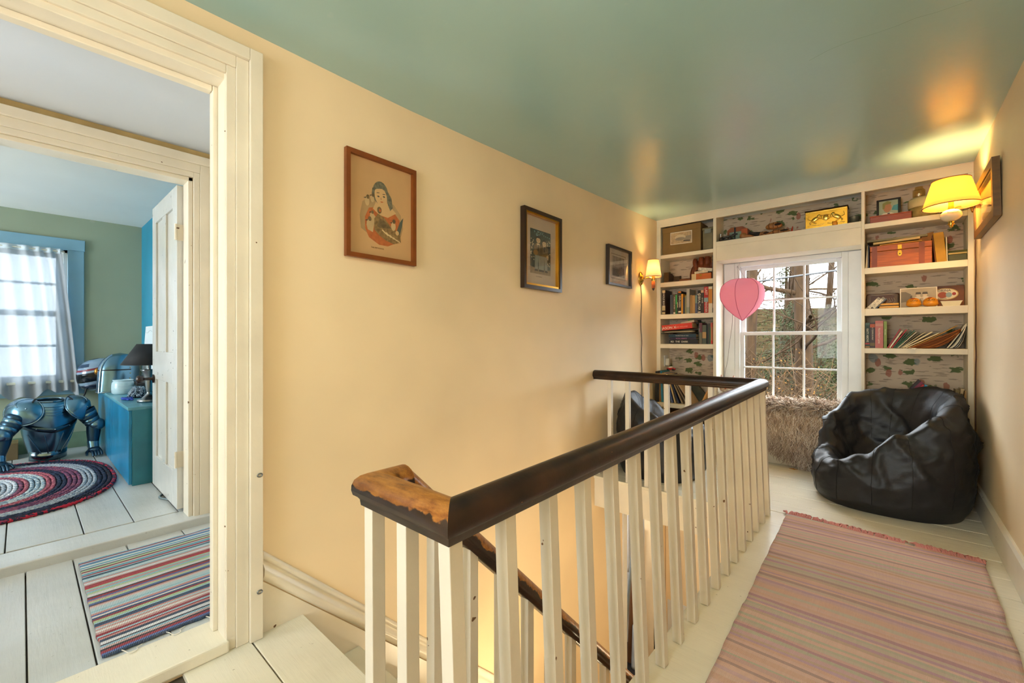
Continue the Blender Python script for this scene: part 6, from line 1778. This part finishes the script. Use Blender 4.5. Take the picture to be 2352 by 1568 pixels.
for a_ in (-.17, -.06, .06, .17): b.tube([torso(a_ * (1 - .55 * (i / 10)), .40 - .38 * i / 10) * 1.02 for i in range(11)], .0045, 6)
b.build('fluting', P('#7f97a6', .2, 1.0), am)
MB(Ma).grid(30, 1, lambda a, c: Vector((torso((a - .5) * .42, .0).x * 1.12, torso((a - .5) * .42, 0).y * 1.1, .0 + .075 * c))).build('waist_plate', P('#8195a0', .16, 1.0, var=.25, vs=4), am, thick=.004)
b = MB(Ma)
for a_, s_ in ((-.10, .5), (.10, .5), (-.2, .56), (.2, .56), (0, .48)): b.ball(torso(a_, s_) * 1.035, .006, .006, .006, 8, 6)
b.build('rivets', P('#b9c3c8', .2, 1.0), am)
for s in (-1, 1):
    Ms = Ma @ Matrix.Translation((.055, s * .150, .405)) @ Matrix.Rotation(-s * math.radians(42), 4, 'X') @ Matrix.Rotation(math.radians(32), 4, 'Y')
    def paul(a, c, e=0.0):
        th = a * 2 * PI; r = c
        return Vector((.132 * r * math.cos(th), .102 * r * math.sin(th), .075 * (1 - r ** 2.2) + e))
    p_ = MB(Ms).grid(36, 12, paul, close=True).build('pauldron', M_ARM, am, thick=.004, weld=True)
    MB(Ms).tube([paul(i / 36, 1.0) for i in range(37)], .0055, 6).build('rim', P('#7f97a6', .2, 1.0), p_)
    b = MB(Ms)
    for k in (-.19, -.06, .07, .20): b.tube([paul(.5 + k * (i / 12), .95 * i / 12 + .02, .002) for i in range(13)], .004, 6)
    b.ball(paul(.1, .4, .003), .007, .007, .005, 8, 6)
    b.build('fluting', P('#8fa6b4', .2, 1.0), p_)
    # overlapping arm lames down to the elbow, forearm and gauntlet
    P0 = Vector((.075, s * .185, .375)); P1 = Vector((.10, s * (.255 if s < 0 else .243), .26)); P2 = Vector((.13, s * (.285 if s < 0 else .235), .10))
    for k in range(5):
        f0, f1 = k / 5, (k + 1.35) / 5
        c0, c1 = P0.lerp(P1, f0), P0.lerp(P1, f1)
        MB(Ma).tube([c0, c0.lerp(c1, .5), c1], [.068 - .004 * k, .066 - .004 * k, .061 - .004 * k], 22, caps=False).build('arm_lame', M_ARM if k % 2 else M_ARMD, am, thick=.003)
    MB(Ma).ball(P1 + Vector((.01, s * .015, -.005)), .056, .056, .052, 20, 14).build('elbow_cop', M_ARM, am)
    MB(Ma).tube([P1, P1.lerp(P2, .4), P2], [.047, .045, .034], 20).build('forearm', M_ARMD, am)
    MB(Ma).tube([P2 + Vector((-.006, 0, .02)), P2 + Vector((.02, 0, -.035))], [.037, .034], 16).build('cuff', M_ARM, am)
    b = MB(Ma)
    for k in range(5): b.ball(P1.lerp(P2, .15 + .18 * k) + Vector((.044 - .003 * k, 0, .0)), .005, .005, .005, 8, 6)
    b.build('rivets', P('#b9c3c8', .2, 1.0), am)
    g_ = MB(Ma)
    g_.ball(P2 + Vector((.03, 0, -.045)), .05, .04, .03)
    for k in range(4): g_.tube([P2 + Vector((.06, -.026 + .017 * k, -.045)), P2 + Vector((.095, -.028 + .018 * k, -.055)), P2 + Vector((.115, -.028 + .018 * k, -.075))], [.011, .010, .008], 8)
    g_.tube([P2 + Vector((.03, -s * .03, -.045)), P2 + Vector((.06, -s * .055, -.055)), P2 + Vector((.085, -s * .06, -.07))], [.012, .010, .008], 8)
    g_.build('gauntlet', M_ARMD, am)
b = MB(Ma)
for s in (-1, 1): b.tube([(.05, s * .09, .50), (.08, s * .115, .475), (.10, s * .13, .45)], .008, 6, flat=.4)
b.build('strap', P('#1a1c20', .5), am)
bxm = thing('cardboard_box', 'small brown cardboard box on the floor behind the left arm of the armor', 'box', (-5.40, -.11, ZB))
MB().box(-5.5, -5.32, -.16, -.02, ZB, ZB + .13).build('body', P('#6b5a3c', .7), bxm, bevel=.003)
MB().box(-5.5, -5.32, -.16, -.02, ZB + .13, ZB + .136).build('flap', P('#76653f', .7), bxm)

# ---------------------------------------------------------------- braided oval rug: one braid per ring, plaited strands
br_ = thing('braided_rug', 'oval braided rug in rings of navy mauve red and grey on the bedroom floor', 'rug', (-4.45, -.18, ZB))
def m_braid(c1, c2, c3):
    t = NT('braided_wool'); g_ = t.n('ShaderNodeNewGeometry'); v = t.coord()
    k = t.noise(v, 38, 1); c = t.ramp(k.outputs[0], [(.0, lin(c1)), (.46, lin(c2)), (.58, lin(c3))], 'CONSTANT')
    t.col(c); t.set(Roughness=.95); t.bump(t.noise(v, 120, 2).outputs[0], .4, .003); return t.mat
NAVY = m_braid('#141a2e', '#1c2740', '#263350'); MAUV = m_braid('#5c3350', '#7a4460', '#8a4a5c'); GREY = m_braid('#8d949c', '#a9aeb4', '#7f8fa0'); ROSE = m_braid('#a0485a', '#b06a70', '#8a3a50')
BLUG = m_braid('#7e93a2', '#a9b6bc', '#c9ccca'); REDN = m_braid('#b02038', '#1c2238', '#8a2a48'); WHIT = m_braid('#c9ccd2', '#b4bac4', '#d9d6d6'); BLK = m_braid('#101420', '#2a2236', '#1a1e30')
rings = [REDN, BLK, NAVY, NAVY, GREY, GREY, GREY, MAUV, MAUV, MAUV, NAVY, NAVY, ROSE, ROSE, BLUG, BLUG, BLUG, ROSE, MAUV, WHIT, WHIT, GREY, WHIT, WHIT]
AX, AY, pw = .775, .632, .0245
for i, m_ in enumerate(rings):
    ry_, rx_ = AY - pw * i, AX - pw * i
    if rx_ < .02: break
    n = max(24, int((rx_ + ry_) * PI / .013)); pts = []
    b = MB()
    for s_ in range(3):
        pts = []
        for j in range(n + 1):
            a = 2 * PI * j / n; ph = a * round(n / 7) + s_ * 2 * PI / 3
            rr_ = .0062 * math.sin(ph); zz = .0085 + .0042 * math.sin(2 * ph)
            ca, sa = math.cos(a), math.sin(a); e_ = 2 / 2.5
            pts.append((-4.28 + (rx_ + rr_) * math.copysign(abs(ca) ** e_, ca), -.195 + (ry_ + rr_) * math.copysign(abs(sa) ** e_, sa), ZB + zz))
        b.tube(pts, .0072, 5, caps=False)
    b.build('braid_ring', m_, br_, recalc=False)

# ---------------------------------------------------------------- closet seen below through the balusters, switch plate
b = MB()
sw = thing('switch_plate', 'metal switch plate with two toggles on the stairwell wall', 'switch', (wl(3.31), 3.31, -1.28))
MB().box(wl(3.31), wl(3.31) + .006, 3.262, 3.358, -1.30, -1.18).build('plate', P('#8fa3a8', .25, .8), sw, bevel=.002)
for y in (3.29, 3.33): MB().box(wl(3.31) + .006, wl(3.31) + .022, y - .006, y + .006, -1.25, -1.225).build('toggle', P('#3a2a1c', .4), sw, bevel=.002)
cw = thing('white_coat', 'white coat hanging in the closet below the landing', 'coat', (-2.06, 4.24, -1.4))
MB().grid(40, 16, lambda a, s: (-2.13 + .13 * a * (.8 + .2 * s) + .012 * math.sin(a * 22), 4.20 + .10 * a - .012 * math.sin(a * 22 + s), -.44 - .95 * s)).build('cloth', P('#d5d8dd', .8, var=.06), cw, thick=.006)
MB().tube([(-2.13, 4.20, -.43), (-2.07, 4.25, -.39), (-2.0, 4.30, -.43)], .008, 6).build('hanger', P('#3b2a1a', .5), cw)
for (nm, lab, cat, p0, p1, r_, col) in (
    ('cardboard_tube', 'long brown cardboard tube leaning in the closet below', 'tube', (-2.01, 4.13, -2.245), (-1.94, 4.09, -.85), .030, '#8a6040'),
    ('teal_pole', 'teal pole leaning beside the brown tube in the closet below', 'pole', (-1.99, 4.215, -2.245), (-1.90, 4.16, -1.35), .012, '#2f7b78'),
    ('grey_pole', 'grey metal pole leaning in the closet below', 'pole', (-2.05, 4.05, -2.245), (-1.93, 4.01, -1.05), .014, '#8d979c')):
    t = thing(nm, lab, cat, p0)
    MB().tube([p0, p1], r_, 14).build('shaft', P(col, .5), t)
    MB().tube([p1, Vector(p1) + (Vector(p1) - Vector(p0)).normalized() * .02], r_ * 1.15, 14).build('end_cap', P('#2a2622', .5), t)
bg_ = thing('white_sack', 'limp white sack standing on the closet floor below', 'sack', (-1.92, 4.085, -2.245))
MB().grid(28, 14, lambda a, s: (-1.925 + (.042 - .012 * s) * math.cos(2 * PI * a) + .005 * math.sin(a * 40), 4.085 + (.042 - .012 * s) * math.sin(2 * PI * a) + .004 * math.cos(a * 33), -2.245 + .42 * s), close=True).build('cloth', P('#c9d2dc', .7, var=.08), bg_, thick=.006)
MB().tube(rail_path([(-1.90, 4.085, -1.83), (-1.895, 4.085, -1.78), (-1.92, 4.09, -1.75), (-1.945, 4.085, -1.83)], 5), .005, 6).build('handle', P('#c9d2dc', .7), bg_)

# wall hooks and eye by the doorway
for (nm, u, v, lab) in (('hook_eye', 597, 1359, 'lower steel screw eye on the door casing'), ('hook_eye', 597, 1091, 'upper steel screw eye on the door casing')):
    p = onX(u, v, -1.662)
    t = MB().tube([p + Vector((0, .008 * math.cos(a), .006 * math.sin(a))) for a in [2 * PI * i / 12 for i in range(13)]], .0022, 6).tube([p + Vector((0, .008, 0)), p + Vector((-.012, .012, 0))], .0022, 6)
    tag(t.build(nm, M_STEEL, None), lab, 'hook')
p = onX(868, 1302, wl(1.05) + .006)
t = MB().tube([p + Vector((.012 * math.cos(a), 0, .010 * math.sin(a))) for a in [2 * PI * i / 12 for i in range(13)]], .0024, 6)
tag(t.build('wall_ring', M_STEEL, None), 'small steel ring screwed to the stair wall behind the first baluster', 'hook')

# ---------------------------------------------------------------- outdoors: bank, woods, brush and overhead wires
def ground_z(x, y): return -1.7 + (.10 * (y - 5) if y < 8 else .3 + .15 * (y - 8)) + .25 * noise.noise((x * .3, y * .3, 0))
g = MB().grid(40, 40, lambda a, c: (-26 + 44 * a, 4.9 + 36 * c, ground_z(-26 + 44 * a, 4.9 + 36 * c)))
struct(g.build('ground', P('#221b10', .95, var=.5, vs=1.5, spec=.0)))
g = MB().grid(16, 16, lambda a, c: (-40 + 33.5 * a, -14 + 18.5 * c, -2.6 + .2 * noise.noise((a * 6, c * 6, 1))))
struct(g.build('ground_side', P('#6b6652', .95, var=.3, vs=1.5)))
struct(MB().box(-6, .6, 4.55, 4.9, -2.75, -1.6).build('terrace', P('#5a4a34', .95)))
ro = random.Random(21)
M_BARK = P('#291b0d', .9, spec=.1, var=.35, vs=8, bump=.5, bs=14, stretch=(3, 3, .6))
M_BARK2 = P('#332413', .9, spec=.1, var=.3, vs=8, bump=.5, bs=14, stretch=(3, 3, .6))
M_NEEDLE = [P('#26280b', .8, spec=.15, var=.3, vs=3), P('#322f0e', .8, spec=.15, var=.3, vs=3), P('#1d210a', .8, spec=.15, var=.3, vs=3)]
M_TWIG = P('#35230f', .85, var=.45, vs=3, spec=.15)


def grow(b, p, d, L, r, lev, spread, up=.12, seg=4):
    pts = [p]; rs = [r]
    for i in range(seg):
        d = (d + Vector((ro.uniform(-1, 1), ro.uniform(-1, 1), ro.uniform(-.6, .8) + up)) * .30).normalized()
        p = p + d * L / seg; pts.append(p); rs.append(max(.006, r * (1 - .42 * (i + 1) / seg)))
    b.tube(pts, rs, 7 if lev > 2 else (5 if lev > 1 else 3), caps=False)
    if lev <= 0: return
    for k in range(ro.choice((2, 3, 3)) if lev > 1 else 3):
        i = ro.randint(max(1, seg // 2), seg)
        nd = (d + Vector((ro.uniform(-1, 1), ro.uniform(-1, 1), ro.uniform(-.3, .7))) * spread).normalized()
        grow(b, pts[i], nd, L * ro.uniform(.5, .75), rs[i] * ro.uniform(.5, .72), lev - 1, spread, up)


def bare_tree(x, y, h, r, lab, lean=(0, 0), lev=4, bark=None, group=None):
    z = ground_z(x, y) - .1
    t = thing('bare_tree', lab, 'tree', (x, y, z), group)
    b = MB(); p = Vector((x, y, z)); d = Vector((lean[0], lean[1], 1)).normalized(); pts, rs = [p], [r]
    n = 7
    for i in range(n):
        d = (d + Vector((ro.uniform(-1, 1), ro.uniform(-1, 1), .6)) * .07).normalized(); p = p + d * h / n; pts.append(p); rs.append(r * (1 - .6 * (i + 1) / n))
    b.tube(pts, rs, 9, caps=False); b.build('trunk', bark or M_BARK, t, recalc=False)
    b = MB()
    for i in range(2, n + 1):
        for k in range(3):
            a = ro.uniform(0, 2 * PI); grow(b, pts[i], Vector((math.cos(a), math.sin(a), ro.uniform(.1, .9))).normalized(), h * ro.uniform(.14, .27), rs[i] * (.40 if k == 0 else .22), lev - 2, .8)
    b.build('branches', bark or M_BARK, t, recalc=False)
    return t


def evergreen(x, y, h, w, lab, mi, n=5600):
    h *= .85
    z = ground_z(x, y) - .1
    t = thing('evergreen', lab, 'tree', (x, y, z), 'evergreens beyond the window')
    MB().tube([(x, y, z), (x, y, z + h * .5), (x, y, z + h)], [w * .06, w * .045, .02], 8, caps=False).build('trunk', M_BARK, t, recalc=False)
    b = MB(); vs, fs = [], []
    br = MB()
    nb = 46
    for k in range(nb):
        f = .06 + .92 * k / nb; a = k * 2.4 + ro.uniform(-.3, .3); L = w * (1.05 - f) * ro.uniform(.75, 1.1)
        p0 = Vector((x, y, z + h * f)); dv = Vector((math.cos(a), math.sin(a), -.18)); br.tube([p0, p0 + dv * L * .5 + Vector((0, 0, .03)), p0 + dv * L], [.018, .012, .004], 4, caps=False)
        for i in range(n // nb):
            s_ = ro.random() ** .6; c = p0 + dv * L * s_ + Vector((ro.gauss(0, .10), ro.gauss(0, .10), ro.gauss(-.03, .05))) * (.6 + w * .25)
            e = Vector((ro.uniform(-1, 1), ro.uniform(-1, 1), ro.uniform(-.8, .25))).normalized() * ro.uniform(.035, .085); q_ = e.orthogonal().normalized() * ro.uniform(.007, .015)
            i0 = len(vs); vs += [c - q_, c + e * .5 - q_ * 1.2, c + e, c + e * .5 + q_ * 1.2]; fs.append((i0, i0 + 1, i0 + 2, i0 + 3))
    br.build('branches', M_BARK, t, recalc=False)
    b.add(vs, fs); o = b.build('needles', M_NEEDLE[mi], t, recalc=False); o['kind'] = 'stuff'
    return t


def brush(x, y, h, n, lab, mat=None):
    z = ground_z(x, y) - .05
    t = thing('dry_shrub', lab, 'shrub', (x, y, z), 'dry brush below the window')
    b = MB()
    for k in range(n):
        p = Vector((x + ro.gauss(0, .35), y + ro.gauss(0, .3), z)); d = Vector((ro.uniform(-.6, .6), ro.uniform(-.6, .6), 1)).normalized(); pts = [p]
        L = h * ro.uniform(.6, 1.15)
        for i in range(7):
            d = (d + Vector((ro.uniform(-1, 1), ro.uniform(-1, 1), ro.uniform(-.75, .45))) * .42).normalized(); p = p + d * L / 7; pts.append(p)
        b.tube(pts, [.011 * (1 - .1 * i) for i in range(8)], 4, caps=False)
        for m_ in range(3):
            i = ro.randint(3, 6); dd = Vector((ro.uniform(-1, 1), ro.uniform(-1, 1), ro.uniform(-.3, .8))).normalized()
            b.tube([pts[i], pts[i] + dd * .12 * h, pts[i] + (dd + Vector((0, 0, .3))) * .22 * h], [.007, .005, .002], 3, caps=False)
    o = b.build('stems', mat or M_TWIG, t, recalc=False); o['kind'] = 'stuff'
    b = MB()
    for k in range(n):
        c = Vector((x + ro.gauss(0, .4), y + ro.gauss(0, .35), z + ro.uniform(.2, 1) * h * .9)); e = Vector((ro.uniform(-1, 1), ro.uniform(-1, 1), ro.uniform(-1, 1))).normalized() * .017; q_ = e.orthogonal() * .5
        b.add([c - e, c + q_, c + e, c - q_], [(0, 1, 2, 3)])
    o = b.build('withered_leaves', P('#523510', .8, var=.4, spec=.1), t, recalc=False); o['kind'] = 'stuff'


bare_tree(-1.18, 9.6, 7.5, .17, 'thick forked bare tree in the right window panes', (.02, 0), 5, M_BARK)
bare_tree(-2.05, 9.0, 7.0, .11, 'leaning bare tree left of the thick forked one', (.10, 0), 5, M_BARK)
bare_tree(-3.4, 12.5, 9, .15, 'grey bare tree farther back in the middle panes', (.02, 0), 4, M_BARK2)
bare_tree(-4.3, 11.5, 9, .12, 'slim grey bare tree at the left of the window view', (-.02, 0), 4, M_BARK2)
for i in range(9):
    x, y = [(-6.2, 15), (-5.0, 17), (-3.9, 16), (-2.6, 18), (-1.6, 15.5), (-.4, 14.0), (-2.2, 13), (-7.2, 18), (-.9, 18.5)][i]
    bare_tree(x, y, 10, ro.uniform(.09, .16), 'thin bare tree in the far woods', (ro.uniform(-.05, .05), 0), 4, M_BARK2 if i % 2 else M_BARK, 'far bare trees')
for i, (x, y, h, w) in enumerate(((-2.9, 10.8, 3.6, 1.25), (-4.2, 13.5, 4.4, 1.5), (-1.7, 12.2, 3.4, 1.4), (-.7, 10.6, 2.7, 1.1), (-3.4, 9.4, 2.3, .9), (-5.6, 15, 5, 1.7), (-2.4, 15.5, 4.6, 1.8), (-.9, 14.5, 3.8, 1.6), (-5.4, 12.5, 3.2, 1.3))):
    evergreen(x, y, h, w, ['dark hemlock standing in the middle window panes', 'broad hemlock behind the bare trees', 'bushy hemlock between the two big bare trunks', 'low hemlock at the right edge of the window view', 'young hemlock at the lower left of the window view',
                           'tall hemlock far left in the woods', 'tall hemlock far behind the middle panes', 'hemlock far behind the right panes', 'hemlock at the left edge of the woods'][i], i % 3)
for i, (x, y, h) in enumerate(((-1.8, 7.1, 2.3), (-1.25, 7.0, 2.25), (-.7, 7.0, 2.3), (-2.3, 7.4, 2.3), (-1.5, 7.6, 2.5), (-.75, 7.2, 2.3), (-2.9, 8.2, 2.3), (-2.1, 8.6, 2.4), (-1.2, 8.8, 2.5))):
    brush(x, y, h, 95, 'tangled dry orange-brown brush outside the window, %s clump' % ['front left', 'front middle', 'front right', 'middle left', 'central', 'middle right', 'rear left', 'rear middle', 'rear right'][i])
for i, (z0, z1) in enumerate(((2.34, 2.66), (2.08, 2.28))):
    pts = [(-6 + 9 * k / 20, 7.6, z0 - .25 + (z1 - z0 + .35) * (k / 20) - .5 * (k / 20) * (1 - k / 20)) for k in range(21)]
    o = MB().tube(pts, .014, 6).build('overhead_wire', M_DARK, None)
    tag(o, ['upper overhead wire crossing outside the window', 'lower overhead wire crossing outside the window'][i], 'wire')
hs = thing('neighbour_house', 'pale gabled house faintly seen through the bedroom curtain', 'house', (-17, -3.0, -2.6))
MB().box(-20, -15, -5.4, -1.2, -2.6, .9).build('walls', P('#b9b9b4', .8), hs)
MB().prism([(-5.8, .8), (-.8, .8), (-3.3, 2.7)], -20.3, -14.8, 'x').build('roof', P('#8f9296', .8), hs)
for y in (-4.4, -2.6): MB().box(-15.01, -14.96, y, y + .8, -.8, .3).build('window', P('#5c6670', .3), hs)
b = None
